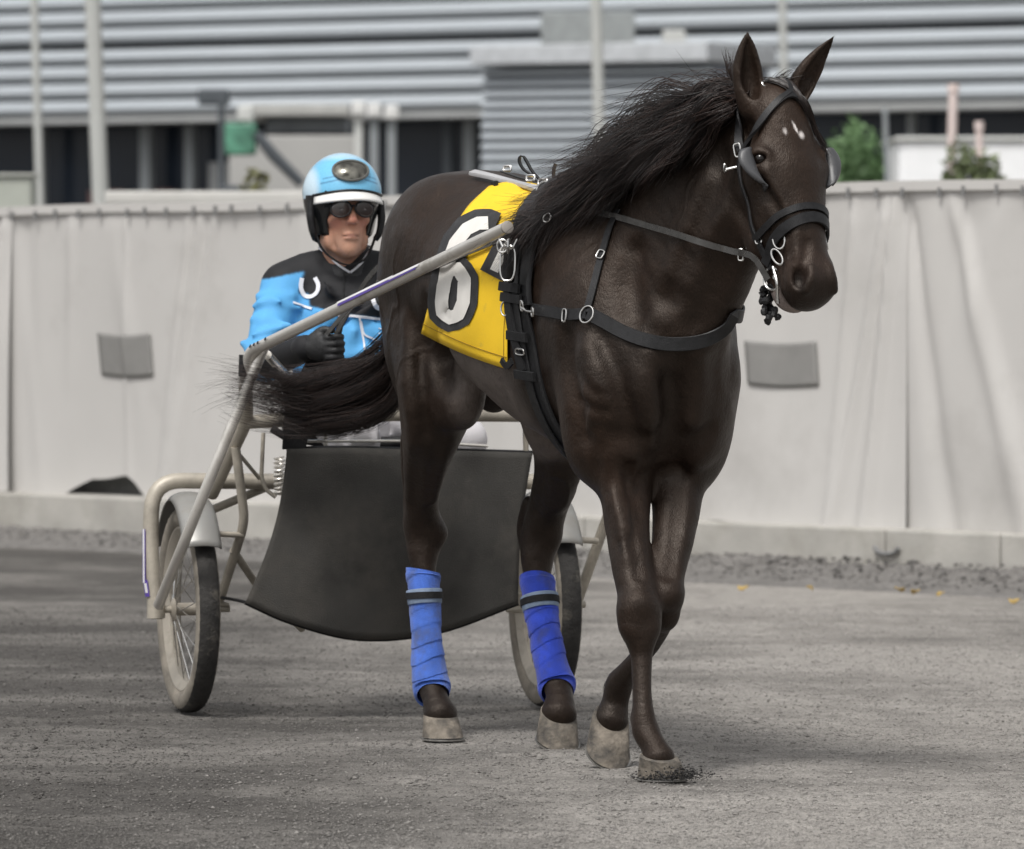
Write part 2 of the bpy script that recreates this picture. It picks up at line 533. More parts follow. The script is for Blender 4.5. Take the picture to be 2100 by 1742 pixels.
# ================================================================== fence along the outside of the track
FL0, FR0 = np.array([-2.73, 32.3, 0]), np.array([2.08, 27.2, 0])
FD = nrm(FR0 - FL0)                          # along the fence, left to right
FN = np.array([FD[1], -FD[0], 0.0])          # towards the track
FN = FN if FN[1] < 0 else -FN
FLEN = np.linalg.norm(FR0 - FL0)
def FP(l, z, out=0.0): return FL0 + FD * l + FN * out + UPV0 * z
UPV0 = np.array([0, 0, 1.0])
def fence_l(x, y=700.0):
    """distance along the fence seen at picture x"""
    a = (x - W0 / 2) / FPX
    # FL0.x + l FD.x = a (FL0.y + l FD.y)
    return (a * FL0[1] - FL0[0]) / (FD[0] - a * FD[1])
M_SHEET = mat('grey_white_sheeting', (0.53, 0.515, 0.495), 0.62, var=0.035, scale=1.6, bump=0.05, bscale=30, dirt=(0.43, 0.415, 0.395), dirt_amt=0.22, dirt_scale=0.9, spec=0.3)
M_PATCH = mat('grey_mesh_window', (0.225, 0.22, 0.21), 0.8, var=0.06, scale=12)
M_TIE = mat('dark_tie', (0.20, 0.20, 0.20), 0.8)
M_CONC = mat('weathered_concrete', (0.40, 0.385, 0.355), 0.9, var=0.12, scale=5, bump=0.25, bscale=60, dirt=(0.30, 0.285, 0.25), dirt_amt=0.30, dirt_scale=2.2)
fence = empty('sheeted_fence', FP(FLEN / 2, 0), 'long pale grey sheeting fence hung with folds behind the concrete blocks', 'fence')

def folds(l, z, sheet):
    """hanging cloth: folds fan out from gather points along the top and stiffen downwards"""
    d = 0.0
    rr_ = np.random.default_rng(90 + sheet)
    for k in range(26):
        l0 = rr_.uniform(-3, 11); lean = rr_.normal(0, 0.16); w = rr_.uniform(0.025, 0.085); a = rr_.uniform(0.005, 0.023) * (1 if rr_.random() < 0.7 else -1)
        zc = rr_.uniform(0.7, 1.75); hh = rr_.uniform(0.3, 1.1)
        x = l - (l0 + lean * (1.75 - z))
        d = d + a * np.exp(-(x / (w * (1 + 0.5 * (1.75 - z)))) ** 2) * np.exp(-((z - zc) / hh) ** 2)
    return d + 0.012 * np.sin(l * 3.1 + sheet) * np.sin(z * 2 + l) + 0.02 * np.sin(l * 1.1 + 2 * sheet) * (1.75 - z)
extra = [(fence_l(425), 0.20, 0.030, 0.035), (fence_l(455), 0.24, 0.022, 0.030), (fence_l(400), 0.17, 0.02, 0.03), (fence_l(270), 0.02, 0.012, 0.02), (fence_l(28), 0.10, 0.04, 0.04), (fence_l(1850), 0.12, 0.035, 0.035),
         (fence_l(1870), -0.16, -0.03, 0.05), (fence_l(1960), -0.30, 0.03, 0.06), (fence_l(1835), 0.22, 0.028, 0.03), (fence_l(1765), 0.10, 0.018, 0.03)]
seams = [-9.5, -3.2, fence_l(24), fence_l(640), fence_l(1180), fence_l(1853), FLEN + 2.6, FLEN + 9.0]
def sheet_d(L_, Z, si):
    D = folds(L_, Z, si)
    for (x0, lean, a, w) in extra:
        x = L_ - (x0 - lean * (1.75 - Z)); D = D + 1.0 * a * np.exp(-(x / (w * (0.6 + 0.5 * (1.75 - Z)))) ** 2)
    return D * np.clip((1.76 - Z) * 6, 0.1, 1) + 0.03 + 0.006 * (si % 2)
lh0, lh1 = fence_l(118), fence_l(297)
for si in range(len(seams) - 1):
    l0, l1 = seams[si] - 0.05, seams[si + 1] + 0.05
    nl = int((l1 - l0) / 0.022); nz = 56
    L_ = np.linspace(l0, l1, nl)[:, None]; K = np.linspace(0, 1, nz)[None, :]
    # lower edge: lifted over the dark shade board, slightly scalloped elsewhere
    t = np.clip((L_ - lh0) / (lh1 - lh0), 0, 1)
    hump = 0.105 * np.minimum(1, np.minimum(np.clip((L_ - lh0) / 0.28, 0, 1), np.clip((lh1 - L_) / 0.14, 0, 1)))
    zb = 0.185 + hump + 0.012 * np.sin(L_ * 5.3 + si) + 0.008 * np.sin(L_ * 13)
    Z = zb + (1.703 + 0.009 * L_ + 0.006 * np.sin(L_ * 2.2) - zb) * K
    D = sheet_d(L_, Z, si)
    V = FL0[None, None] + FD[None, None] * L_[..., None] + FN[None, None] * D[..., None] + np.array([0, 0, 1.0])[None, None] * Z[..., None]
    mb = MB(); mb.add(V.reshape(-1, 3), [(i * nz + j, (i + 1) * nz + j, (i + 1) * nz + j + 1, i * nz + j + 1) for i in range(nl - 1) for j in range(nz - 1)])
    mb.build('sheet', M_SHEET, fence)
    # doubled hem along the top and the ties through it
    mb = MB(); q = [FP(l, 1.698 + 0.009 * l + 0.006 * math.sin(l * 2.2), 0.045 + 0.006 * (si % 2)) for l in np.linspace(l0, l1, 60)]
    v, f = [], []
    for i, p in enumerate(q):
        for dz, do in ((0.012, 0), (0.016, 0.008), (-0.030, 0.008), (-0.034, 0)):
            v.append(p + np.array([0, 0, dz]) + FN * do)
    for i in range(59):
        for k in range(4):
            k2 = (k + 1) % 4; f.append((i * 4 + k, i * 4 + k2, (i + 1) * 4 + k2, (i + 1) * 4 + k))
    mb.add(v, f); mb.build('top_hem', M_SHEET, fence)
tie_me = None
rt = np.random.default_rng(3)
l = -1.5
while l < FLEN + 1.6:
    mb = MB(); mb.box((0, 0, 0), 0.007, 0.006, 0.022, axes3(FD, FN, (0, 0, 1)))
    if tie_me is None:
        o = mb.build('tie', M_TIE, fence, False); tie_me = o.data
        base_off = o.location.copy(); o.location = Vector(FP(l, 1.668 + 0.009 * l, 0.062)); o.location -= Vector(FP(FLEN / 2, 0))
        tie_me.transform(Matrix.Translation(Vector(FP(FLEN / 2, 0))))
    else:
        o = bpy.data.objects.new('tie', tie_me); COL.objects.link(o); o.parent = fence
        o.location = Vector(FP(l + rt.normal(0, 0.02), 1.668 + 0.009 * l + rt.normal(0, 0.004), 0.062)) - Vector(FP(FLEN / 2, 0))
    l += 0.185
def patch(corners):
    """grey square sewn on the sheeting; corners in picture px (x0,y0,x1,y1)"""
    x0, y0, x1, y1 = corners
    la, lb = fence_l(x0), fence_l(x1)
    d0 = FP((la + lb) / 2, 0)[1]
    za, zb = CAMZ + (574 - y0) * d0 / FPX, CAMZ + (574 - y1) * d0 / FPX
    mb = MB(); v, n_ = [], 14
    for i in range(n_):
        for j in range(n_):
            a, b = i / (n_ - 1), j / (n_ - 1)
            bul = float(sheet_d(np.array(la + (lb - la) * a), np.array(za + (zb - za) * b), 2 if x0 < 1000 else 4)) - 0.055 + 0.010
            v.append(FP(la + (lb - la) * (a + 0.05 * b * (1 - 2 * 0)), za + (zb - za) * b - 0.012 * math.sin(math.pi * a), 0.055 + bul))
    mb.add(v, [(i * n_ + j, (i + 1) * n_ + j, (i + 1) * n_ + j + 1, i * n_ + j + 1) for i in range(n_ - 1) for j in range(n_ - 1)])
    o = mb.build('mesh_window', M_PATCH, fence); md = o.modifiers.new('t', 'SOLIDIFY'); md.thickness = 0.003; md.offset = 0
patch((207, 683, 316, 769)); patch((1548, 699, 1686, 788))
# posts behind the sheeting
for k in range(15):
    mb = MB(); mb.tube([FP(-7.1 + k * 1.5, 0, -0.10), FP(-7.1 + k * 1.5, 1.66, -0.10)], 0.024, 10); mb.build('post', mat('galvanised', (0.4, 0.4, 0.4), 0.5, metal=0.6) if k == 0 else bpy.data.materials['galvanised'], fence)
# dark board added behind the lifted sheet, standing in for shade in the gap
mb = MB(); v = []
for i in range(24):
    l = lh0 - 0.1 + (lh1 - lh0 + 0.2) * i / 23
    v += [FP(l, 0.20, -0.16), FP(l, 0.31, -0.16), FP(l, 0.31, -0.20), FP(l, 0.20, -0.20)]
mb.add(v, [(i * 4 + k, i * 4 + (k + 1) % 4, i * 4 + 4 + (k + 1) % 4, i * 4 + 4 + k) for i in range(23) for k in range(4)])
tag(mb.build('shade_board', mat('gap_shade', (0.12, 0.12, 0.115), 0.9, var=0.2, scale=20)), 'dark board added as the shade in the gap under the raised edge of the pale sheeting', 'shade board')

# ---- concrete blocks in a row at the foot
blocks = [-6.4, -3.2, fence_l(33), fence_l(640), fence_l(1240), fence_l(1858), fence_l(2094) + 0.0, FLEN + 2.6, FLEN + 5.6]
for k in range(len(blocks) - 1):
    a, b = blocks[k] + 0.004, blocks[k + 1] - 0.004
    mb = MB(); c = FP((a + b) / 2, 0.045, -0.03)
    mb.box(c, (b - a) / 2, 0.17, 0.155, axes3(FD, FN, (0, 0, 1)))
    lab = ['farthest concrete block beyond the left edge of the photo', 'stained concrete block at the far left end of the fence', 'stained concrete block under the dark gap below the raised sheeting', 'concrete block half hidden by the cart and its left wheel', 'concrete block behind the horse\'s front legs',
           'pale concrete block with a lifting slot behind the gravel bank', 'concrete block at the right end of the fence', 'nearest concrete block beyond the right edge of the photo'][k]
    o = mb.build('concrete_block', M_CONC, None, False, 0.012); tag(o, lab, 'concrete block', 'concrete blocks along the foot of the fence')
    if k == 5:
        m2 = MB(); cs = FP(a + 0.02, 0.118, 0.155)
        m2.tube([cs + FD * x + np.array([0, 0, -0.03 * math.sqrt(max(0, 1 - (x / 0.075) ** 2))]) for x in np.linspace(-0.075, 0.075, 9)], 0.010, 6)
        m2.build('lifting_hook', M_TIE, o)

# ---- bank of loose gravel along the blocks
def bank_z(l, out):
    t = out / 1.0
    w = 0.5 + 0.5 * np.tanh((l - fence_l(1150)) * 0.7)
    return (0.045 * w + 0.014) * np.clip(1 - t, 0, 1) ** 0.9
rb = np.random.default_rng(8)
nl, no = 640, 42
bl = np.linspace(-6.0, FLEN + 5.4, nl); bo = np.linspace(0.13, 1.38, no)
mb = MB(); v = []
for a in bl:
    for b in bo:
        z = bank_z(a, b - 0.13) * (0.75 + 0.35 * math.sin(a * 2.7 + b * 3) * math.sin(a * 5.1)) + rb.normal(0, 0.009) * (1 - (b - 0.13) / 1.3)
        edge = 1 if b < 1.3 else 0
        v.append(FP(a + rb.normal(0, .006), max(z, 0.0) * edge + 0.004 - (0.02 if b > 1.34 else 0), b + 0.05 * math.sin(a * 1.9)))
mb.add(v, [(i * no + j, i * no + j + 1, (i + 1) * no + j + 1, (i + 1) * no + j) for i in range(nl - 1) for j in range(no - 1)])
M_BANK = mat('dark_gravel', (0.135, 0.128, 0.12), 0.95, var=0.40, scale=26, bump=0.7, bscale=70, dirt=(0.20, 0.19, 0.18), dirt_amt=0.45, dirt_scale=5)
tag(mb.build('gravel_bank', M_BANK, smooth=False), kind='stuff')
n = 2600
la = rb.uniform(-2.4, FLEN + 2.2, n); ob = 0.16 + 0.95 * rb.random(n) ** 1.3
pts = np.array([FP(a, bank_z(a, b - 0.13) + 0.006, b) for a, b in zip(la, ob)])
scatter('loose_gravel', pts, np.clip(rb.lognormal(-4.75, 0.42, n), 0.004, 0.022), stone_mat('bank_stones', (0.05, 0.048, 0.047), (0.22, 0.21, 0.20)), 9)
# fallen leaves on the foot of the bank
M_LEAF = mat('yellow_leaf', (0.40, 0.28, 0.09), 0.7, var=0.2, scale=60)
for k, (x, y, lab) in enumerate(((1522, 1211, 'yellow leaf lying nearest to the horse\'s front legs on the gravel edge'), (1661, 1211, 'bright yellow leaf on the gravel, second from the horse'), (1846, 1214, 'larger yellow leaf below the lifting hook of the concrete block'),
                           (1877, 1219, 'small dull leaf just right of the larger yellow leaf'), (1929, 1223, 'yellow leaf on the darker gravel near the right end of the fence'), (2078, 1238, 'yellow leaf at the right edge of the photo'))):
    c = G(x, y, 0.05); mb = MB()
    a0 = k * 1.3; n_ = 9
    pts = [(math.cos(a) * (0.022 + 0.007 * math.cos(3 * a)), math.sin(a) * 0.014, 0.006 * math.cos(2 * a)) for a in np.linspace(0, 6.283, 13)[:-1]]
    v = [c + [0, 0, 0.012]] + [c + np.array([p[0] * math.cos(a0) - p[1] * math.sin(a0), p[0] * math.sin(a0) + p[1] * math.cos(a0), p[2] + 0.014 + p[1] * 0.5]) for p in pts]
    mb.add(v, [(0, i + 1, (i + 1) % 12 + 1) for i in range(12)])
    o = mb.build('fallen_leaf', M_LEAF); tag(o, lab, 'leaf', 'yellow leaves along the gravel edge')
    md = o.modifiers.new('t', 'SOLIDIFY'); md.thickness = 0.003

# ================================================================== what stands beyond the fence (out of focus)
def BX(x, y, Y): return P(x, y, Y)
BA, BB = np.array([-13.5, 108.2, 0]), np.array([13.5, 91.5, 0])           # front line of the grandstand
BD = nrm(BB - BA); BN = np.array([BD[1], -BD[0], 0.0]); BN = BN if BN[1] < 0 else -BN
BLEN = np.linalg.norm(BB - BA)
def bl_at(x):
    a = (x - W0 / 2) / FPX
    return (a * BA[1] - BA[0]) / (BD[0] - a * BD[1])
def BP(l, z, out=0.0): return BA + BD * l + BN * out + np.array([0, 0, z])
M_SLAT = mat('grey_blue_cladding', (0.43, 0.465, 0.495), 0.5, var=0.04, scale=0.6)
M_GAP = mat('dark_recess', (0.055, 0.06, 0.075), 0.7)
M_GLASS = mat('dark_glazing', (0.020, 0.028, 0.042), 0.2, var=0.3, scale=0.4, spec=0.5)
M_COLUMN = mat('grey_column', (0.26, 0.28, 0.29), 0.6, var=0.08, scale=1)
M_PALE = mat('pale_paint', (0.56, 0.57, 0.55), 0.6, var=0.06, scale=1.5)
M_GREYP = mat('grey_paint', (0.36, 0.37, 0.37), 0.6, var=0.08, scale=1.5)
M_DARKP = mat('dark_steel', (0.07, 0.08, 0.09), 0.6, var=0.15, scale=3)
stand = empty('grandstand', BP(BLEN / 2, 0), 'large grandstand clad in broad horizontal grey slats above a dark glazed ground floor', 'building')
RB = axes3(BD, BN, (0, 0, 1))
# louvred front: a recessed dark wall and rows of bowed slats
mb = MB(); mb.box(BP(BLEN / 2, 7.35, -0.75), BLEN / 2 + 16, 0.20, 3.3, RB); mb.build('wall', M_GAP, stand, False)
z = 4.17; k = 0
while z < 10.4:
    h = 0.255 if k % 4 != 3 else 0.235
    mb = MB(); v = []
    prof = [(0.0, 0.0), (0.05, h * 0.10), (0.085, h * 0.35), (0.07, h * 0.65), (0.02, h * 0.9), (-0.08, h * 1.0), (-0.12, h * 0.96), (-0.06, h * 0.5), (-0.06, 0.0)]
    for l in (-16, BLEN + 16):
        for (o_, zz) in prof: v.append(BP(l, z + zz, o_))
    n_ = len(prof)
    f = [(i, (i + 1) % n_, n_ + (i + 1) % n_, n_ + i) for i in range(n_)] + [tuple(range(n_))[::-1], tuple(range(n_, 2 * n_))]
    mb.add(v, f); mb.build('slat', M_SLAT, stand, False)
    z += 0.295 + (0.05 if k % 4 == 3 else 0); k += 1
mb = MB(); mb.box(BP(BLEN / 2, 1.98, -1.4), BLEN / 2 + 16, 0.1, 2.08, RB); mb.build('ground_floor_glazing', M_GLASS, stand, False)
mb = MB(); mb.box(BP(BLEN / 2, 4.08, -0.65), BLEN / 2 + 16, 0.68, 0.05, RB); mb.build('soffit', M_GREYP, stand, False)
for x, w, m in ((25, 13, M_COLUMN), (240, 26, M_GLASS), (330, 20, M_COLUMN), (440, 16, M_DARKP), (862, 20, M_DARKP), (905, 22, M_COLUMN), (955, 20, M_GLASS), (1815, 12, M_COLUMN), (2070, 14, M_DARKP)):
    l = bl_at(x); mb = MB(); mb.box(BP(l, 2.0, -0.9), w * 0.5 * 0.0081, 0.08, 2.0, RB); mb.build('column', M_COLUMN if m is M_GLASS else m, stand, False, 0.01)
for x, w, z0 in ((145, 85, 0.55), (262, 50, 0.55)):
    l = bl_at(x); mb = MB(); mb.box(BP(l, 2.75, -1.1), w * 0.5 * 0.0081, 0.1, 0.14, RB)
    mb.build('planter', mat('red_brown_box', (0.16, 0.09, 0.085), 0.8), stand, False)
mb = MB(); mb.box(BP(bl_at(395), 2.85, -1.1), 0.38, 0.06, 0.50, RB); mb.build('pale_panel', M_GREYP, stand, False)

# slatted annex in front of the middle of the stand
AN0, AN1 = P(988, 400, 82.0), P(1458, 400, 80.5); AN0[2] = AN1[2] = 0
AD = nrm(AN1 - AN0); AN = np.array([AD[1], -AD[0], 0.0]); RA = axes3(AD, AN, (0, 0, 1)); ALEN = np.linalg.norm(AN1 - AN0)
annex = empty('slatted_annex', (AN0 + AN1) / 2, 'small annex with fine pale grey slats and a light roof before the grandstand', 'building')
mb = MB(); mb.box((AN0 + AN1) / 2 + np.array([0, 0, 2.1]) - AN * 1.0, ALEN / 2, 0.9, 2.1, RA); mb.build('wall', mat('grey_wall', (0.17, 0.185, 0.21), 0.7), annex, False)
mb = MB(); mb.box((AN0 + AN1) / 2 + np.array([0, 0, 4.36]) - AN * 0.9, ALEN / 2 + 0.06, 1.15, 0.13, RA); mb.build('roof', mat('annex_roof', (0.47, 0.49, 0.51), 0.5), annex, False, 0.02)
for k in range(29):
    mb = MB(); v = []; zz = 0.25 + k * 0.142
    for e in (AN0, AN1):
        for o_, dz in ((0.0, 0.0), (0.055, 0.012), (0.05, 0.045), (-0.02, 0.092), (-0.04, 0.085)):
            v.append(e + AN * (o_ - 0.02) + np.array([0, 0, zz + dz]))
    mb.add(v, [(i, (i + 1) % 5, 5 + (i + 1) % 5, 5 + i) for i in range(5)] + [(4, 3, 2, 1, 0), (5, 6, 7, 8, 9)])
    mb.build('slat', M_SLAT, annex, False)
plant = empty('roof_unit', P(1205, 60, 86), 'grey plant box standing above the annex roof', 'roof unit')
mb = MB(); c = P(1205, 62, 86); mb.box(c, 0.66, 0.5, 0.24); mb.build('housing', mat('unit_grey', (0.30, 0.32, 0.32), 0.7), plant, False, 0.02)
mb = MB(); mb.box(P(1382, 80, 86), 0.16, 0.2, 0.12); mb.build('duct', M_PALE, plant, False, 0.02)
mb = MB(); mb.box(np.array([c[0], c[1], (c[2] - 0.24 + 4.4) / 2]), 0.5, 0.35, max((c[2] - 0.24 - 4.4) / 2, 0.02)); mb.build('base', M_GREYP, plant, False)

# light poles, each leaning a little as in the picture
M_POLE = mat('pole_paint', (0.47, 0.48, 0.46), 0.5, var=0.05, scale=3)
def pole(x0, y0, x1, y1, Y, wpx, label, m=M_POLE, top=None):
    b = P(x1, y1, Y); t = P(x0, y0, Y); d = (t - b) / (t[2] - b[2])
    foot = b - d * b[2]; head = foot + d * (top or t[2])
    r = wpx * 0.5 * m_per_px(Y)
    root = empty('light_pole', foot, label, 'pole', 'poles beyond the fence')
    mb = MB(); mb.tube([foot, head], [r * 1.08, r * 0.92], 14); mb.build('shaft', m, root)
    mb = MB(); mb.tube([foot + [0, 0, 0.0], foot + [0, 0, 0.25]], r * 1.5, 14); mb.build('base_collar', m, root)
    mb = MB(); mb.tube([head - d * 0.02, head + d * 0.05], r * 1.15, 14); mb.build('cap', m, root)
pole(70, 0, 82, 410, 60, 17, 'thin grey pole at the far left of the photo', top=7.5)
pole(190, 0, 206, 410, 52, 33, 'thickest grey pole, right of the thin one on the left', top=8.0)
pole(1222, 0, 1229, 270, 62, 24, 'tall pale pole in front of the slatted annex', top=7.5)
pole(1604, 0, 1608, 150, 88, 17, 'faint grey pole just above the horse\'s ears', top=7.8)
M_PINK = mat('pale_pink_post', (0.66, 0.56, 0.53), 0.6, var=0.05, scale=3)
pole(1955, 185, 1950, 366, 48, 21, 'taller pale pink post behind the fence on the right', M_PINK)
pole(2008, 262, 2010, 366, 48, 17, 'shorter pale pink post right of the taller one', M_PINK)
pole(1815, 232, 1820, 370, 56, 12, 'thin grey post beside the round green tree', M_COLUMN)

# pale cabin on wheels, green lift and ramp at left centre
cab = empty('pale_cabin', P(640, 400, 70) * [1, 1, 0], 'pale site cabin with a dark window band and a flat top bar behind the driver', 'cabin')
def fbox(name, x0, y0, x1, y1, Y, dep, m, parent, bev=0.02):
    a, b = P(x0, y0, Y), P(x1, y1, Y); mb = MB()
    zt, zb_ = a[2], b[2]
    mb.box(((a[0] + b[0]) / 2, Y + dep / 2, (zt + zb_) / 2), abs(b[0] - a[0]) / 2, dep / 2, abs(zt - zb_) / 2)
    return mb.build(name, m, parent, False, bev)
zg = 574 + CAMZ * FPX / 70
fbox('body', 470, 278, 728, zg, 70, 2.0, mat('cabin_paint', (0.40, 0.395, 0.38), 0.7, var=0.06, scale=1.2), cab)
fbox('window_band', 545, 240, 712, 274, 70.3, 1.4, mat('cabin_glass', (0.12, 0.13, 0.14), 0.25), cab)
fbox('top_bar', 500, 214, 716, 238, 70, 2.0, mat('bar_paint', (0.42, 0.42, 0.40), 0.6), cab)
fbox('corner_post', 500, 236, 516, 280, 70, 0.2, M_PALE, cab)
for i, (x, lab) in enumerate(((735, 'white topped post nearest the pale cabin'), (767, 'middle one of three white topped posts by the cabin'), (803, 'right one of three white topped posts by the cabin'))):
    r_ = empty('gate_post', P(x, 380, 69) * [1, 1, 0], lab, 'post', 'white topped posts by the cabin')
    fbox('shaft', x - 9, 232, x + 9, 574 + CAMZ * FPX / 69, 69, 0.14, M_COLUMN if i else M_PALE, r_)
    fbox('top', x - 14, 208 + 4 * i, x + 14, 236 + 4 * i, 68.9, 0.2, mat('white_cap', (0.72, 0.72, 0.70), 0.6) if i == 0 else bpy.data.materials['white_cap'], r_)
lift = empty('green_lift', P(490, 380, 66) * [1, 1, 0], 'small green work lift with a pale mast and a dark sloping arm', 'lift')
fbox('cage', 461, 252, 524, 318, 66, 0.4, mat('green_paint', (0.09, 0.25, 0.17), 0.5, var=0.5, scale=5), lift, 0.03)
fbox('pale_top', 486, 216, 520, 250, 66, 0.3, M_PALE, lift, 0.03)
fbox('mast', 447, 200, 461, 574 + CAMZ * FPX / 66, 66.2, 0.1, M_DARKP, lift)
fbox('mast_head', 405, 182, 470, 216, 66.4, 0.2, M_DARKP, lift, 0.03)
mb = MB(); mb.tube([P(526, 275, 66), P(560, 318, 66), P(620, 378, 66)], [0.06, 0.07, 0.06], 10); mb.build('arm', M_DARKP, lift)
fbox('base', 450, 380, 525, 574 + CAMZ * FPX / 66, 66, 0.5, M_DARKP, lift)
cabinet = empty('grey_cabinet', P(30, 410, 45) * [1, 1, 0], 'pale grey-green cabinet at the far left just behind the fence', 'cabinet')
fbox('body', -30, 362, 66, 574 + CAMZ * FPX / 45, 45, 0.5, mat('cabinet_paint', (0.42, 0.44, 0.39), 0.6, var=0.05), cabinet)
fbox('lid', -34, 356, 70, 362, 44.97, 0.56, mat('cabinet_lid', (0.46, 0.47, 0.43), 0.6), cabinet)
beam = empty('pale_beam', P(330, 405, 44) * [1, 1, 0], 'long pale beam lying just above the top edge of the fence', 'beam')
fbox('rail', 215, 392, 640, 420, 44, 0.15, mat('beam_paint', (0.56, 0.55, 0.52), 0.7, var=0.06), beam)
for x in (235, 430, 620): fbox('support', x - 6, 418, x + 6, 574 + CAMZ * FPX / 44, 44.02, 0.1, M_GREYP, beam)
tent = empty('white_trailer', P(1990, 400, 58) * [1, 1, 0], 'long white trailer roof beyond the fence on the right', 'trailer')
fbox('body', 1842, 288, 2140, 574 + CAMZ * FPX / 58, 58, 2.2, mat('white_paint', (0.84, 0.85, 0.86), 0.5, var=0.03), tent, 0.06)
fbox('roof_edge', 1836, 280, 2150, 289, 57.95, 2.3, M_PALE, tent)

def foliage(name, root, c, rx, ry, rz, n, leaf, m, seed, lobes=16):
    """leaf-sized faces spread through an uneven clump of lobes"""
    r = np.random.default_rng(seed)
    lc = [np.array(c) + nrm(r.normal(size=3)) * r.random() ** 0.4 * 0.52 * np.array([rx, ry, rz]) for _ in range(lobes)]
    V, F = [], []
    for i in range(n):
        k = int(r.integers(lobes)); d = nrm(r.normal(size=3)); q = lc[k] + d * np.array([rx, ry, rz]) * 0.52 * r.uniform(0.5, 1.05)
        a, b = nrm(r.normal(size=3)), nrm(r.normal(size=3)); b = nrm(b - a * (a @ b)); s_ = leaf * r.uniform(0.6, 1.3)
        V += [q - a * s_, q + b * s_ * 0.5, q + a * s_, q - b * s_ * 0.5]; F.append((4 * i, 4 * i + 1, 4 * i + 2, 4 * i + 3))
    mb = MB(); mb.add(V, F); return mb.build(name, m, root, False)
def leaf_mat(name, c):
    return mat(name, c, 0.6, var=0.5, scale=1.2, detail=6)
def tree(name, x, y0, x1, Y, label, cat, col, leaf, n, seed):
    a, b = P(x, y0, Y), P(x1, y0, Y); w = (b[0] - a[0]) / 2 * 1.0; cx = (a[0] + b[0]) / 2; top = a[2]
    root = empty(name, (cx, Y, 0), label, cat)
    mb = MB(); mb.tube([(cx, Y, 0), (cx + 0.02, Y, top * 0.35), (cx - 0.03, Y + .02, top * 0.7)], [0.08, 0.06, 0.02], 8)
    for k in range(5): mb.tube([(cx, Y, top * (0.25 + .08 * k)), (cx + w * 0.5 * math.cos(k * 2.4), Y + w * 0.5 * math.sin(k * 2.4), top * (0.45 + .08 * k))], [0.03, 0.01], 6)
    mb.build('trunk', mat('bark', (0.09, 0.07, 0.055), 0.9) if 'bark' not in bpy.data.materials else bpy.data.materials['bark'], root)
    foliage('crown', root, (cx, Y, top * 0.62), w * 1.55, w * 1.4, top * 0.50, n, leaf, leaf_mat(name + '_leaf', col), seed)
tree('young_tree', 1700, 246, 1838, 60, 'bushy green tree beside the horse\'s blinker beyond the fence', 'tree', (0.115, 0.20, 0.085), 0.05, 8000, 21)
tree('shrub', 1918, 312, 2052, 46, 'low olive green shrub growing round the pale pink posts', 'shrub', (0.13, 0.16, 0.075), 0.05, 6000, 22)
tree('small_shrub', 505, 362, 570, 46, 'small yellowish shrub just over the fence behind the cabin', 'shrub', (0.13, 0.13, 0.05), 0.06, 2500, 23)
# ================================================================== the horse
HY = math.radians(23)
HC = np.array([0.419, 16.25, 0.0])                       # under the front of the chest
HB = np.array([-math.sin(HY), math.cos(HY), 0.0])        # towards the tail
HR = np.array([-math.cos(HY), -math.sin(HY), 0.0])       # towards the horse's right (picture left)
UPV = np.array([0, 0, 1.0])

def HW(s, t, z):
    return HC + s * HB + t * HR + z * UPV

def HP(x, y, s):
    """point seen at picture (x, y) that lies at distance s behind the chest"""
    r = ray(x, y); o = np.array([0, 0, CAMZ])
    Y = (s - (o - HC) @ HB) / (r @ HB)
    return o + r * Y

def HPr(lst):
    """list of (x, y, s, radius in picture px) -> points, radii in metres"""
    p = [HP(a[0], a[1], a[2]) for a in lst]
    return np.array(p), np.array([a[3] * m_per_px(q[1]) for a, q in zip(lst, p)])

def _ax(segs):
    out = []
    for a, b, h in segs:
        n = max(int(round((b - a) / h)), 1)
        out.append(np.linspace(a, b, n, endpoint=False))
    return np.concatenate(out + [[segs[-1][1]]])

HV = Vol(_ax([(-0.46, 0.46, 0.0075), (0.46, 0.98, 0.0048)]),
         _ax([(15.52, 16.22, 0.0048), (16.22, 18.06, 0.0078)]),
         _ax([(0.02, 0.5, 0.0065), (0.5, 1.2, 0.0078), (1.2, 2.06, 0.0048)]))

# --- trunk: sections along the body
_ts = np.array([-0.06, 0.00, 0.08, 0.20, 0.35, 0.50, 0.70, 0.90, 1.08, 1.22, 1.36, 1.48, 1.58, 1.66])
_top = np.array([1.26, 1.36, 1.45, 1.53, 1.585, 1.59, 1.575, 1.575, 1.60, 1.635, 1.645, 1.61, 1.54, 1.42])
_bot = np.array([1.00, 0.93, 0.87, 0.835, 0.835, 0.855, 0.905, 0.98, 1.06, 1.09, 1.10, 1.10, 1.13, 1.22])
_wid = np.array([0.10, 0.165, 0.205, 0.225, 0.235, 0.262, 0.283, 0.280, 0.262, 0.255, 0.245, 0.22, 0.17, 0.09])

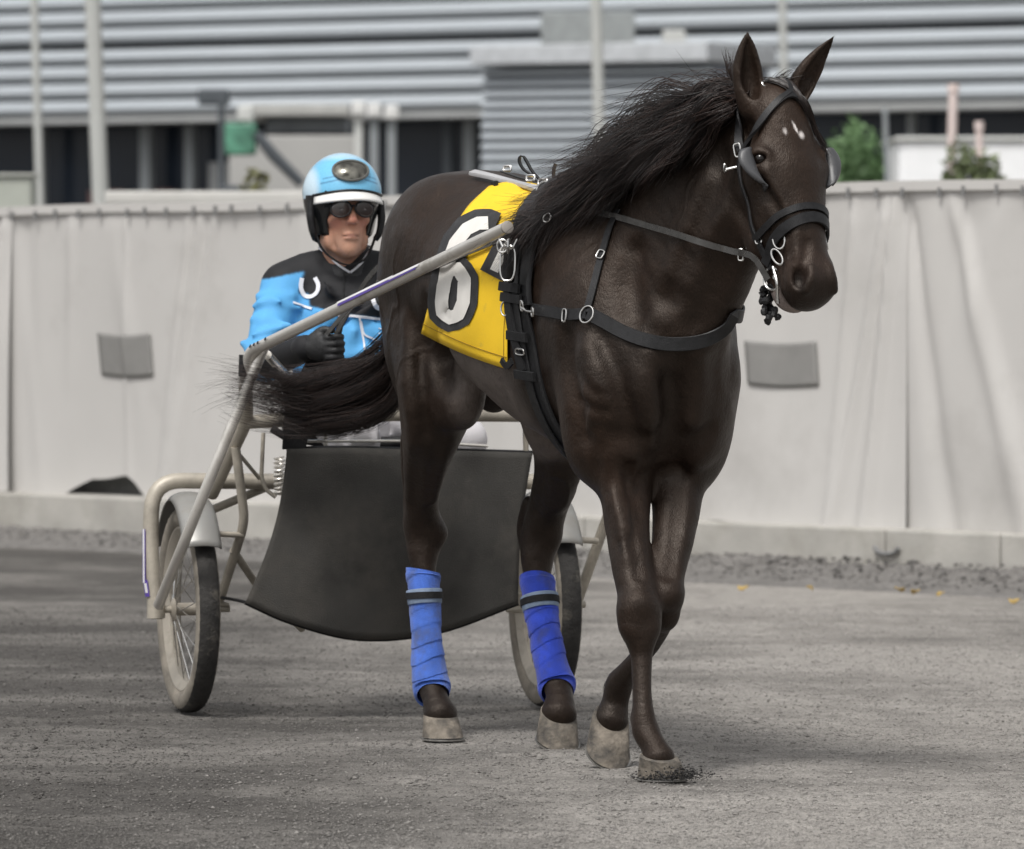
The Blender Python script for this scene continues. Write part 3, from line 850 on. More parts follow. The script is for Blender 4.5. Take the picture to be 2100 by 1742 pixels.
def trunk():
    fine = np.linspace(_ts[0], _ts[-1], 120)
    sp = spline(np.stack([_ts, (_top + _bot) / 2, (_top - _bot) / 2, _wid], 1), 200)
    lo = np.min([HW(s, t, 0) for s in (-0.2, 1.8) for t in (-0.45, 0.45)], 0)
    hi = np.max([HW(s, t, 0) for s in (-0.2, 1.8) for t in (-0.45, 0.45)], 0)
    lo[2], hi[2] = 0.70, 1.76
    sl, X, Y, Z = HV.region(lo, hi)
    s = (X - HC[0]) * HB[0] + (Y - HC[1]) * HB[1]
    t = (X - HC[0]) * HR[0] + (Y - HC[1]) * HR[1]
    s_ = np.clip(s, _ts[0], _ts[-1])
    zc = np.interp(s_, sp[:, 0], sp[:, 1]); hh = np.interp(s_, sp[:, 0], sp[:, 2]); ww = np.interp(s_, sp[:, 0], sp[:, 3])
    over = np.maximum(np.maximum(_ts[0] - s, s - _ts[-1]), 0)
    u = np.abs(t) / ww; v = np.abs(Z - zc) / hh
    # back a little flat, ribs rounded
    k = (u ** 2.25 + v ** 2.25) ** (1 / 2.25)
    d = (k - 1) * np.minimum(ww, hh) * 0.95
    d = np.sqrt(np.maximum(d, 0) ** 2 + over ** 2) + np.minimum(d, 0) * (over == 0)
    HV.comb(sl, d.astype(np.float32), 0.0)
trunk()
for sg in (1, -1):
    # shoulder blade and muscle, breast, croup, thigh
    HV.etube([HW(0.42, sg * 0.12, 1.48), HW(0.24, sg * 0.165, 1.28), HW(0.08, sg * 0.150, 1.06)], [0.05, 0.075, 0.075], [0.10, 0.13, 0.12], HB, k=0.09)
    HV.ell(HW(0.03, sg * 0.085, 1.00), [0.10, 0.095, 0.18], axes3(HB, HR, UPV), k=0.10)
    HV.ell(HW(0.14, sg * 0.15, 0.93), [0.11, 0.085, 0.16], axes3(HB, HR, UPV), k=0.08)
    HV.ell(HW(1.34, sg * 0.13, 1.42), [0.24, 0.115, 0.19], axes3(HB, HR, UPV), k=0.07)
    HV.ell(HW(1.48, sg * 0.115, 1.22), [0.14, 0.11, 0.28], axes3(HB, HR, UPV), k=0.06)
# breast groove
HV.rcone(HW(-0.165, 0, 1.08), HW(-0.155, 0, 0.88), 0.06, 0.05, k=0.09, sub=True)

# --- head frame
POLL = P(1614, 168, 15.93)
PSI, TH = math.radians(31), math.radians(19)
Hf = np.array([math.sin(PSI), -math.cos(PSI), 0.0])
HL = np.array([math.cos(PSI), math.sin(PSI), 0.0])              # the horse's left (picture right)
HA = math.cos(TH) * np.array([0, 0, -1.0]) + math.sin(TH) * Hf   # down the face
HN = math.cos(TH) * Hf + math.sin(TH) * UPV                      # out of the forehead
HEADR = np.array([HL, HN, HA])

def HD(u, v, w):
    return POLL + u * HL + v * HN + w * HA

def hpx(p):
    """world point -> picture px (2100 scale)"""
    p = np.array(p, float) - [0, 0, CAMZ]
    f = p[1] * _cp - p[2] * _sp; u = p[1] * _sp + p[2] * _cp
    return W0 / 2 + FPX * p[0] / f, 871.0 - FPX * u / f

# --- neck
thr = P(1552, 330, 16.06)
n0 = HW(0.26, 0.0, 1.27); n1 = HW(0.07, -0.015, 1.34)
HV.etube([n0, n1, (n1 + thr) / 2 + np.array([-0.012, 0.0, 0.005]), thr], [0.165, 0.142, 0.108, 0.085], [0.32, 0.275, 0.215, 0.165], UPV, k=0.07, n=18)
# crest
cr = [HW(0.42, 0, 1.56), HW(0.16, -0.02, 1.585), P(1400, 300, 16.30), P(1520, 205, 16.12), HD(0, -0.10, 0.03)]
HV.chain(cr, [0.05, 0.05, 0.045, 0.042, 0.05], k=0.07)
# windpipe / throat line, jugular groove
HV.chain([P(1505, 465, 16.05), P(1452, 590, 16.15), HW(0.05, 0.02, 1.08)], [0.056, 0.070, 0.11], k=0.10)

# --- head
HV.ell(HD(0, -0.085, 0.09), [0.085, 0.088, 0.12], HEADR, k=0.03)
HV.ell(HD(0, -0.062, 0.20), [0.096, 0.064, 0.13], HEADR, k=0.03)
HV.etube([HD(0, -0.055, 0.24), HD(0, -0.06, 0.36), HD(0, -0.064, 0.46), HD(0, -0.068, 0.53)], [0.086, 0.068, 0.058, 0.054], [0.055, 0.055, 0.052, 0.052], HN, k=0.03)
HV.etube([HD(0, -0.13, 0.20), HD(0, -0.125, 0.33), HD(0, -0.11, 0.44), HD(0, -0.10, 0.53)], [0.094, 0.078, 0.060, 0.052], [0.10, 0.09, 0.07, 0.055], HN, k=0.04)
HV.ell(HD(0, -0.080, 0.538), [0.060, 0.064, 0.052], HEADR, k=0.035)
HV.ell(HD(0, -0.090, 0.574), [0.048, 0.050, 0.027], HEADR, k=0.02)
HV.ell(HD(0, -0.154, 0.540), [0.039, 0.036, 0.046], HEADR, k=0.008)     # lower lip
HV.ell(HD(0, -0.172, 0.525), [0.030, 0.028, 0.036], HEADR, k=0.02)      # chin
for sg in (1, -1):
    HV.ell(HD(sg * 0.092, -0.072, 0.205), [0.026, 0.042, 0.052], HEADR, k=0.035)      # orbit
    HV.rcone(HD(sg * 0.100, -0.052, 0.185), HD(sg * 0.104, -0.070, 0.205), 0.013, 0.013, k=0.02)
    HV.ell(HD(sg * 0.056, -0.175, 0.225), [0.036, 0.115, 0.125], HEADR, k=0.05)     # jowl
    HV.ell(HD(sg * 0.052, -0.135, 0.29), [0.036, 0.09, 0.13], HEADR, k=0.04)
    HV.chain([HD(sg * 0.050, -0.255, 0.25), HD(sg * 0.044, -0.215, 0.36), HD(sg * 0.034, -0.168, 0.47), HD(sg * 0.024, -0.155, 0.54)], [0.034, 0.034, 0.030, 0.024], k=0.045)
    HV.chain([HD(sg * 0.098, -0.100, 0.255), HD(sg * 0.086, -0.108, 0.32), HD(sg * 0.073, -0.110, 0.38)], [0.010, 0.010, 0.006], k=0.025)   # facial crest
    HV.ell(HD(sg * 0.036, -0.050, 0.525), [0.021, 0.032, 0.046], HEADR, k=0.035)      # nostril flare
    HV.ell(HD(sg * 0.078, -0.112, 0.120), [0.02, 0.03, 0.05], HEADR, k=0.05, sub=True)   # hollow above the eye
    HV.ell(HD(sg * 0.056, -0.030, 0.535), [0.019, 0.026, 0.030], axes3(HL, HN + 0.35 * HA, HA - 0.35 * HN), k=0.010, sub=True)   # nostril
    HV.chain([HD(sg * 0.032, -0.016, 0.512), HD(sg * 0.034, -0.012, 0.540), HD(sg * 0.044, -0.026, 0.572)], [0.006, 0.008, 0.007], k=0.018)  # nostril rim
# mouth line
HV.ell(HD(0, -0.128, 0.568), [0.07, 0.007, 0.052], HEADR, k=0.008, sub=True)
# --- eyes: sockets
EYE = {}
for sg in (1, -1):
    c = HD(sg * 0.094, -0.052, 0.200)
    EYE[sg] = c
    dirn = nrm(sg * HL * 0.82 + HN * 0.55 + HA * 0.04)
    HV.ell(c + dirn * 0.014, [0.025, 0.021, 0.017], axes3(nrm(np.cross(HA, dirn)), dirn, HA), k=0.008, sub=True)
    # upper lid ridge
    q = [c + dirn * 0.012 + nrm(np.cross(HA, dirn)) * a * 0.030 - HA * (0.019 - 0.013 * a * a) for a in (-1, -0.5, 0, 0.5, 1)]
    HV.chain(q, [0.005, 0.008, 0.010, 0.008, 0.005], k=0.012)
    q = [c + dirn * 0.010 + nrm(np.cross(HA, dirn)) * a * 0.028 + HA * (0.019 - 0.012 * a * a) for a in (-1, 0, 1)]
    HV.chain(q, [0.004, 0.006, 0.004], k=0.010)
# --- ears
def ear(base, tip, face, wmax=0.043):
    base, tip = np.array(base), np.array(tip)
    ax_ = nrm(tip - base); face = nrm(np.array(face) - ax_ * (np.array(face) @ ax_)); side = np.cross(ax_, face)
    L = np.linalg.norm(tip - base)
    n = 9
    f = np.linspace(0, 1, n)
    w = wmax * np.interp(f, [0, .12, .3, .5, .7, .85, 1], [.80, .88, 1.0, .95, .68, .40, .07])
    dpt = wmax * np.interp(f, [0, .2, .5, .8, 1], [.85, .75, .55, .28, .06])
    bow = -0.012 * np.sin(f * math.pi)
    pts = [base + ax_ * L * a + face * b for a, b in zip(f, bow)]
    HV.etube(pts, w, dpt, face, k=0.015, n=22)
    f2 = np.linspace(0.16, 0.86, 7)
    pts2 = [base + ax_ * L * a + face * (np.interp(a, f, bow) + np.interp(a, f, dpt) * 0.85) for a in f2]
    w2 = np.interp(f2, f, w) * np.interp(f2, [0.16, 0.3, 0.75, 0.86], [0.35, 0.64, 0.55, 0.25])
    d2 = np.interp(f2, f, dpt) * 1.1
    q = spline(np.hstack([np.array(pts2), np.array(w2)[:, None], np.array(d2)[:, None]]), 20)
    for a in q:
        HV.ell(a[:3], [max(a[3], .004), max(a[4], .004), 0.012], axes3(side, face, ax_), k=0.004, sub=True)
EB = HD(-0.062, -0.095, 0.035), HD(0.066, -0.095, 0.03)
ear(EB[0], P(1532, 66, EB[0][1] - 0.02), Hf * 1.0 - HL * 0.25)
ear(EB[1], P(1713, 72, EB[1][1] - 0.02), Hf * 1.0 + HL * 0.25, 0.041)

# --- legs (picture x, y, distance behind the chest, half width in picture px)
def leg(lst, k0=0.05):
    p, r = HPr(lst)
    HV.chain(p, r, k=k0, n=(len(lst) - 1) * 4 + 1)
    return p, r
# right fore, stretched forward and taking the weight
RF = [(1268, 880, 0.20, 66), (1278, 950, 0.15, 58), (1282, 1050, 0.07, 47), (1292, 1150, -0.02, 41), (1304, 1215, -0.07, 39), (1311, 1265, -0.09, 38), (1313, 1305, -0.10, 33),
      (1316, 1350, -0.11, 22), (1317, 1420, -0.14, 19.5), (1320, 1470, -0.16, 24), (1325, 1500, -0.17, 29), (1340, 1530, -0.20, 27), (1350, 1552, -0.215, 34)]
RFp, RFr = leg(RF)
# left fore, flexed and trailing, toe still on the ground
LF1 = [(1398, 880, 0.18, 66), (1392, 940, 0.15, 58), (1388, 1030, 0.09, 47), (1379, 1120, 0.02, 39), (1371, 1185, -0.03, 33), (1370, 1225, -0.045, 33), (1362, 1265, -0.02, 29)]
LF2 = [(1362, 1262, -0.02, 28), (1340, 1310, 0.09, 22), (1305, 1355, 0.20, 20), (1282, 1385, 0.27, 24), (1270, 1405, 0.31, 29), (1262, 1440, 0.33, 28), (1254, 1475, 0.33, 36)]
LF1p, LF1r = leg(LF1); LF2p, LF2r = leg(LF2, 0.02)
# right hind
RH = [(900, 700, 1.36, 100), (900, 790, 1.28, 86), (888, 880, 1.30, 64), (872, 960, 1.38, 45), (864, 1030, 1.46, 36), (869, 1088, 1.50, 39), (868, 1130, 1.495, 33), (869, 1170, 1.48, 25),
      (874, 1260, 1.46, 22), (879, 1350, 1.445, 23), (886, 1405, 1.43, 30), (893, 1435, 1.39, 26), (902, 1464, 1.36, 36)]
RHp, RHr = leg(RH, 0.06)
HV.ell(HP(945, 812, 1.12), [0.10, 0.065, 0.10], axes3(HB, HR, UPV), k=0.07)       # stifle
HV.chain(*HPr([(856, 1010, 1.52, 14), (846, 1060, 1.56, 14), (848, 1100, 1.55, 13)]), k=0.03)   # point of hock
# left hind, forward under the belly
LH = [(1120, 740, 1.05, 90), (1135, 840, 0.94, 74), (1146, 920, 0.98, 54), (1138, 985, 1.05, 46), (1122, 1045, 1.13, 40), (1108, 1100, 1.17, 40), (1102, 1145, 1.165, 35), (1103, 1185, 1.15, 28),
      (1114, 1270, 1.11, 24), (1129, 1350, 1.07, 24), (1142, 1400, 1.05, 30), (1148, 1430, 1.01, 28), (1146, 1462, 0.985, 38)]
LHp, LHr = leg(LH, 0.06)
HV.chain(*HPr([(1084, 1030, 1.21, 13), (1073, 1085, 1.25, 15), (1080, 1130, 1.23, 13)]), k=0.03)
# tendons behind the cannons, elbows, knees
for p, r, i0, i1 in ((RFp, RFr, 6, 10), (RHp, RHr, 7, 10), (LHp, LHr, 7, 10)):
    HV.chain([q + HB * 0.022 for q in p[i0:i1 + 1]], [x * 0.62 for x in r[i0:i1 + 1]], k=0.012)
HV.chain([q + HB * 0.012 - UPV * 0.02 for q in LF2p[1:5]], [x * 0.6 for x in LF2r[1:5]], k=0.012)
for p, r in ((RFp[9], RFr[9]),):
    HV.ell(p + HB * 0.035 - UPV * 0.01, [0.020, 0.020, 0.024], k=0.02)
HV.ell(HP(1225, 905, 0.32), [0.05, 0.045, 0.06], axes3(HB, HR, UPV), k=0.05)
# muscle relief: forearms, chest, neck, thigh
def ridge(lst, k=0.03, sub=False):
    p, r = HPr(lst)
    HV.chain(p, r, k=k, sub=sub)
HV.chain([HW(0.30, 0.285, 1.30), HW(0.37, 0.29, 1.10), HW(0.38, 0.27, 0.95)], [0.012, 0.018, 0.012], k=0.06, sub=True)
# forearm and gaskin muscles
HV.chain(*HPr([(1238, 935, 0.10, 24), (1256, 1000, 0.06, 26), (1278, 1090, 0.0, 16)]), k=0.03)
HV.chain(*HPr([(1292, 950, 0.10, 24), (1298, 1010, 0.08, 22), (1302, 1090, 0.04, 12)]), k=0.03)
HV.chain(*HPr([(1420, 960, 0.09, 20), (1408, 1030, 0.06, 20), (1394, 1110, 0.0, 13)]), k=0.03)
HV.chain(*HPr([(1170, 880, 0.94, 30), (1168, 950, 0.97, 26), (1148, 1030, 1.05, 16)]), k=0.03)
HV.chain(*HPr([(905, 880, 1.24, 26), (898, 940, 1.28, 22), (884, 1020, 1.38, 15)]), k=0.03)
HV.chain(*HPr([(845, 900, 1.45, 22), (838, 980, 1.50, 16), (840, 1040, 1.54, 11)]), k=0.03)
# knee and hock bones
for x, y, q, r_ in ((1288, 1252, -0.10, 17), (1333, 1250, -0.10, 16), (1290, 1288, -0.105, 13), (1332, 1288, -0.105, 13), (1371, 1220, -0.07, 18), (899, 1094, 1.47, 15), (850, 1070, 1.52, 13), (1130, 1105, 1.14, 14), (1312, 1238, -0.115, 16)):
    p_ = HP(x, y, q); HV.ell(p_, [r_ * m_per_px(16.5)] * 3, k=0.045)

# creases and raised lines laid on the finished surface, where the picture shows them
def on_skin(lst, off=0.0):
    out, last = [], None
    for x, y in lst:
        r = ray(x, y); p = HV.hit(np.array([0, 0, CAMZ]), r, 15.4, 18.3, 0.0)
        if p is None or (last is not None and abs(p[1] - last[1]) > 0.35): continue
        out.append(p + HV.grad(p)[0] * off); last = p
    return np.array(out)
def crease(lst, rpx, k=0.045, sub=True, off=0.004):
    p = on_skin(lst, off if sub else -off)
    if len(p) < 2: return
    n = len(p); prof = np.sin(np.linspace(0.12, 0.88, n) * math.pi) if n > 2 else np.ones(2)
    HV.chain(p, np.maximum(rpx * m_per_px(16.5) * (0.45 + 0.55 * prof), 0.0015), k=k, sub=sub)
crease([(1372, 790), (1379, 850), (1376, 905), (1370, 940)], 12, 0.07)
crease([(1228, 872), (1270, 893), (1312, 920), (1330, 948)], 8, 0.05)
crease([(1452, 885), (1420, 912), (1398, 940), (1390, 960)], 8, 0.05)
crease([(1160, 690), (1166, 760), (1180, 830), (1196, 895)], 11, 0.055)
crease([(1232, 700), (1262, 770), (1290, 840), (1310, 895)], 9, 0.06)
crease([(1330, 730), (1322, 790), (1330, 860)], 12, 0.06, False, 0.004)
crease([(1430, 730), (1428, 800), (1420, 860)], 12, 0.06, False, 0.004)
crease([(1205, 720), (1222, 800), (1238, 870)], 16, 0.06, False, 0.010)
crease([(1250, 940), (1262, 1000), (1283, 1090)], 12, 0.04, False, 0.006)
crease([(1292, 960), (1300, 1030), (1306, 1110), (1310, 1180)], 6, 0.03)
crease([(1396, 960), (1388, 1040), (1380, 1120), (1374, 1180)], 6, 0.03)
crease([(1258, 1010), (1272, 1080), (1284, 1150)], 3.2, 0.02, False, 0.002)
crease([(1305, 960), (1294, 1010), (1300, 1070), (1312, 1130)], 3.0, 0.018, False, 0.002)
crease([(1195, 790), (1215, 850), (1208, 880)], 3.5, 0.02, False, 0.002)
crease([(1185, 760), (1200, 790), (1225, 810)], 4, 0.025)
crease([(1192, 820), (1212, 838), (1240, 846)], 4, 0.025)
crease([(874, 620), (862, 720), (862, 800), (872, 890)], 9, 0.05)
crease([(836, 660), (838, 760), (846, 850), (852, 930)], 8, 0.05, False, 0.005)
crease([(925, 640), (912, 720), (915, 790)], 10, 0.06)
crease([(900, 900), (888, 960), (876, 1030)], 6, 0.03)
crease([(856, 930), (850, 990), (846, 1040)], 6, 0.03)
crease([(1160, 930), (1148, 985), (1130, 1045)], 7, 0.035)
crease([(1112, 940), (1110, 1000), (1098, 1050)], 6, 0.03)
# neck: jugular groove and the long muscle above it
crease([(1520, 430), (1488, 510), (1455, 590), (1430, 660)], 13, 0.07)
crease([(1478, 330), (1440, 430), (1405, 520), (1370, 610)], 14, 0.07)
crease([(1460, 380), (1425, 470), (1390, 560)], 16, 0.08, False, 0.006)
crease([(1300, 520), (1290, 580), (1300, 640)], 12, 0.07)
# head: hollow above the cheek bone, line of the jowl, wrinkles by the nostril and corner of the mouth
crease([(1560, 372), (1576, 400), (1596, 430)], 7, 0.03)
crease([(1572, 352), (1590, 385), (1608, 415), (1618, 445)], 5, 0.025, False, 0.003)
crease([(1515, 360), (1507, 400), (1520, 440), (1540, 470)], 7, 0.03)
crease([(1655, 500), (1648, 535), (1652, 555)], 5, 0.025)
crease([(1610, 520), (1602, 550), (1606, 585)], 4, 0.015)
crease([(1640, 440), (1632, 490), (1636, 525)], 4, 0.025, False, 0.002)

horse_me = HV.mesh('horse', 2)
hv = np.empty(len(horse_me.vertices) * 3, np.float32); horse_me.vertices.foreach_get('co', hv); hv = hv.reshape(-1, 3).astype(float)

def vnoise(p, sc, seed):
    r = np.random.default_rng(seed)
    out = 0
    for k in range(6):
        d = r.normal(size=3); d /= np.linalg.norm(d)
        out = out + np.sin((p @ d) * sc * (0.7 + 0.5 * r.random()) + r.random() * 6.3 + 1.6 * np.sin((p @ np.roll(d, 1)) * sc * 0.6 + k))
    return out / 6
def smooth(x, a, b):
    t = np.clip((x - a) / (b - a), 0, 1); return t * t * (3 - 2 * t)
# skin relief: soft muscle unevenness and a few raised veins
hn = HV.grad(hv, 0.006)
_nv = vnoise(hv, 16, 31) + 0.35 * vnoise(hv, 45, 32)
_vein = np.exp(-(_nv / 0.055) ** 2) * np.clip(vnoise(hv, 7, 33) * 2.2, 0, 1)
_hl = (hv - POLL) @ HEADR.T
_body = 1 - 0.65 * smooth(_hl[:, 2], -0.02, 0.08) * smooth(_hl[:, 1], -0.34, -0.26) * (np.abs(_hl[:, 0]) < 0.16)
disp = (0.0058 * vnoise(hv, 17, 34) + 0.0026 * vnoise(hv, 46, 35)) * np.clip((hv[:, 2] - 0.3) * 2, 0.25, 1) + 0.0034 * _vein * smooth(hv[:, 2], 0.45, 0.7)
hv = hv + hn * (disp * _body)[:, None]
horse_me.vertices.foreach_set('co', hv.astype(np.float32).ravel())

# coat colour: black-brown, rusty where the hair thins, grey where the belly has been clipped, white star
def smooth(x, a, b):
    t = np.clip((x - a) / (b - a), 0, 1); return t * t * (3 - 2 * t)
base = np.array([0.0105, 0.0068, 0.0050]); brown = np.array([0.037, 0.0195, 0.0118]); grey = np.array([0.105, 0.088, 0.079]); dark = np.array([0.0065, 0.0050, 0.0045])
n1_ = vnoise(hv, 9, 1) * 0.5 + vnoise(hv, 23, 2) * 0.35
hs = (hv - HC) @ HB; ht = (hv - HC) @ HR; hz = hv[:, 2]
col = base[None] + (brown - base)[None] * np.clip(0.25 + 0.9 * n1_, 0, 1)[:, None] * 0.55
def mixc(col, c, w): return col * (1 - w[:, None]) + c[None] * w[:, None]
# clipped belly behind the girth
wb = smooth(hs, 0.44, 0.56) * (1 - smooth(hs, 1.0, 1.12)) * (1 - smooth(hz, 1.12 + 0.02 * n1_, 1.22)) * smooth(hz, 0.80, 0.84)
wb = wb * (np.abs(ht) > 0.0)
col = mixc(col, grey, wb * 0.9)
# head local
hl = (hv - POLL) @ HEADR.T
inhead = (hl[:, 2] > 0.0) & (hl[:, 1] > -0.35) & (hl[:, 2] < 0.7) & (np.abs(hl[:, 0]) < 0.14)
wr = np.where(inhead, smooth(hl[:, 2], 0.40, 0.50) * (1 - smooth(hl[:, 2], 0.50, 0.57)), 0)
col = mixc(col, np.array([0.034, 0.021, 0.016]), wr * 0.5)
star = np.where(inhead & (hl[:, 1] > -0.06), np.maximum(np.exp(-(((hl[:, 0] - 0.012) / 0.0085) ** 2 + ((hl[:, 2] - 0.150) / 0.010) ** 2) ** 2),
        np.maximum(np.exp(-(((hl[:, 0] + 0.004 - (hl[:, 2] - 0.13) * 0.3) / 0.0035) ** 2 + ((hl[:, 2] - 0.130) / 0.017) ** 2) ** 2),
                   0.7 * np.exp(-(((hl[:, 0] + 0.034) / 0.0045) ** 2 + ((hl[:, 2] - 0.138) / 0.009) ** 2) ** 2))), 0)
col = mixc(col, np.array([0.62, 0.58, 0.56]), star)
lip = np.where(inhead & (hl[:, 1] < -0.118) & (hl[:, 2] > 0.53), 1.0, 0) * 0.7
col = mixc(col, np.array([0.24, 0.20, 0.185]), np.clip(lip * 1.2, 0, 1))
nos = np.where(inhead, np.exp(-(((np.abs(hl[:, 0]) - 0.050) / 0.011) ** 2 + ((hl[:, 1] + 0.045) / 0.016) ** 2 + ((hl[:, 2] - 0.538) / 0.022) ** 2)), 0)
col = mixc(col, np.array([0.004, 0.003, 0.003]), np.clip(nos * 1.4, 0, 1))
# darker, thinner hair low on the legs
col = mixc(col, dark, 0.35 * (1 - smooth(hz, 0.55, 0.95)))
paint(horse_me, col)

def coat_material(name='horse_coat'):
    m, nt, b = mat_new(name)
    N, L = nt.nodes, nt.links
    at = N.new('ShaderNodeAttribute'); at.attribute_name = 'coat'
    tc = N.new('ShaderNodeTexCoord')
    mp = N.new('ShaderNodeMapping'); mp.inputs['Scale'].default_value = (320, 320, 90)
    L.new(tc.outputs['Object'], mp.inputs[0])
    no = N.new('ShaderNodeTexNoise'); no.inputs['Scale'].default_value = 1.0; no.inputs['Detail'].default_value = 3
    L.new(mp.outputs[0], no.inputs['Vector'])
    n2 = N.new('ShaderNodeTexNoise'); n2.inputs['Scale'].default_value = 26; n2.inputs['Detail'].default_value = 5
    L.new(tc.outputs['Object'], n2.inputs['Vector'])
    hs_ = N.new('ShaderNodeHueSaturation')
    mr = N.new('ShaderNodeMapRange'); mr.inputs['From Min'].default_value = 0.25; mr.inputs['From Max'].default_value = 0.75; mr.inputs['To Min'].default_value = 0.5; mr.inputs['To Max'].default_value = 1.65
    ad = N.new('ShaderNodeMath'); ad.operation = 'MULTIPLY_ADD'; ad.inputs[1].default_value = 0.5
    L.new(no.outputs['Fac'], ad.inputs[0])
    h2 = N.new('ShaderNodeMath'); h2.operation = 'MULTIPLY'; h2.inputs[1].default_value = 0.5
    L.new(n2.outputs['Fac'], h2.inputs[0]); L.new(h2.outputs[0], ad.inputs[2])
    L.new(ad.outputs[0], mr.inputs['Value']); L.new(mr.outputs[0], hs_.inputs['Value'])
    L.new(at.outputs['Color'], hs_.inputs['Color']); L.new(hs_.outputs[0], b.inputs['Base Color'])
    b.inputs['Roughness'].default_value = 0.43
    b.inputs['Specular IOR Level'].default_value = 0.34
    b.inputs['Specular Tint'].default_value = (1.0, 0.87, 0.77, 1)
    b.inputs['Sheen Weight'].default_value = 0.03
    b.inputs['Sheen Roughness'].default_value = 0.4
    b.inputs['Sheen Tint'].default_value = (0.5, 0.42, 0.38, 1)
    n4 = N.new('ShaderNodeTexNoise'); n4.inputs['Scale'].default_value = 13; n4.inputs['Detail'].default_value = 8; n4.inputs['Roughness'].default_value = 0.7
    L.new(tc.outputs['Object'], n4.inputs['Vector'])
    b0 = N.new('ShaderNodeBump'); b0.inputs['Strength'].default_value = 0.26; b0.inputs['Distance'].default_value = 0.016
    L.new(n4.outputs['Fac'], b0.inputs['Height'])
    bp = N.new('ShaderNodeBump'); bp.inputs['Strength'].default_value = 0.75; bp.inputs['Distance'].default_value = 0.004
    L.new(b0.outputs[0], bp.inputs['Normal'])
    L.new(ad.outputs[0], bp.inputs['Height']); L.new(bp.outputs[0], b.inputs['Normal'])
    mr2 = N.new('ShaderNodeMapRange'); mr2.inputs['From Min'].default_value = 0.3; mr2.inputs['From Max'].default_value = 0.7; mr2.inputs['To Min'].default_value = 0.32; mr2.inputs['To Max'].default_value = 0.56
    L.new(n4.outputs['Fac'], mr2.inputs['Value']); L.new(mr2.outputs[0], b.inputs['Roughness'])
    return m
M_COAT = coat_material()
horse = link('horse', horse_me, M_COAT)
tag(horse, 'black-brown trotting horse with a white star, walking in harness in front of the two-wheeled cart', 'horse')
# ------------------------------------------------------------------ surface finding on the horse
CAMP = np.array([0, 0, CAMZ])

def near(p, iso=0.004, it=14):
    p = np.array(p, float)
    for _ in range(it):
        d = float(HV.sample(p)[0]) - iso
        if abs(d) < 0.0004: break
        p = p - HV.grad(p, 0.008)[0] * np.clip(d, -0.03, 0.03) * 0.8
    return p

def surf(x, y, iso=0.004, last=None):
    r = ray(x, y)
    q = HV.hit(CAMP, r, 15.4, 18.2, iso)
    if q is None and last is not None:
        q = near(CAMP + r * last[1], iso)
    return q

def radial(s, ang, iso=0.006, zc=1.25, t0=0.0):
    o = HW(s, t0, zc); d = math.cos(ang) * HR + math.sin(ang) * UPV
    t = np.arange(0.04, 0.75, 0.003)
    q = o + d * t[:, None]
    v = HV.sample(q) - iso
    i = np.nonzero(v > 0)[0]
    return q[i[0]] if len(i) else q[-1]

def ribbon(mb, pts, nor, width, thick, mi=0, closed=False):
    """flat strap along pts, lying square to nor; width can be a list"""
    pts = np.array(pts, float); nor = np.array(nor, float); n = len(pts)
    w = np.full(n, width) if np.isscalar(width) else np.array(width)
    T = (np.roll(pts, -1, 0) - np.roll(pts, 1, 0)) if closed else np.gradient(pts, axis=0)
    v, f = [], []
    for i in range(n):
        t = nrm(T[i]); m = nrm(nor[i] - t * (nor[i] @ t)); c = np.cross(t, m)
        a, b = c * w[i] / 2, m * thick
        v += [pts[i] - a * 0.97, pts[i] - a + b * 0.5, pts[i] - a * 0.9 + b, pts[i] + a * 0.9 + b, pts[i] + a + b * 0.5, pts[i] + a * 0.97]
    k = 6
    for i in range(n if closed else n - 1):
        j = (i + 1) % n
        for q in range(k):
            q2 = (q + 1) % k
            f.append((i * k + q, j * k + q, j * k + q2, i * k + q2))
    if not closed:
        f.append(tuple(range(k))); f.append(tuple((n - 1) * k + q for q in range(k))[::-1])
    mb.add(v, f, mi)

def strap_px(mb, lst, width, thick=0.004, iso=0.003, n=30, mi=0, ends=None):
    """strap seen at picture points lst, laid on the horse"""
    q = spline(np.hstack([np.array(lst, float), np.zeros((len(lst), 1))]), n)
    pts, last = [], None
    for a in q:
        p = surf(a[0], a[1], iso, last)
        if p is None: continue
        if last is not None and abs(p[1] - last[1]) > 0.10:
            p = near(CAMP + ray(a[0], a[1]) * last[1], iso)
        pts.append(p); last = p
    pts = np.array(pts)
    for _ in range(2):
        pts[1:-1] = pts[1:-1] * 0.5 + (pts[:-2] + pts[2:]) * 0.25
    nor = HV.grad(pts, 0.012)
    for _ in range(3):
        nor[1:-1] = nor[1:-1] * 0.5 + (nor[:-2] + nor[2:]) * 0.25
    ribbon(mb, pts, nor, width, thick, mi)
    return pts, nor

def ring3(c, nor, up, rx, ry, n=20, sq=2.0):
    """closed loop of points: rx across, ry along up, squarer for larger sq"""
    nor = nrm(nor); up = nrm(np.array(up) - nor * (np.array(up) @ nor)); sd = np.cross(up, nor)
    out = []
    for k in range(n):
        a = 2 * math.pi * k / n
        ca, sa = math.cos(a), math.sin(a)
        out.append(np.array(c) + sd * rx * math.copysign(abs(ca) ** (2 / sq), ca) + up * ry * math.copysign(abs(sa) ** (2 / sq), sa))
    return np.array(out)

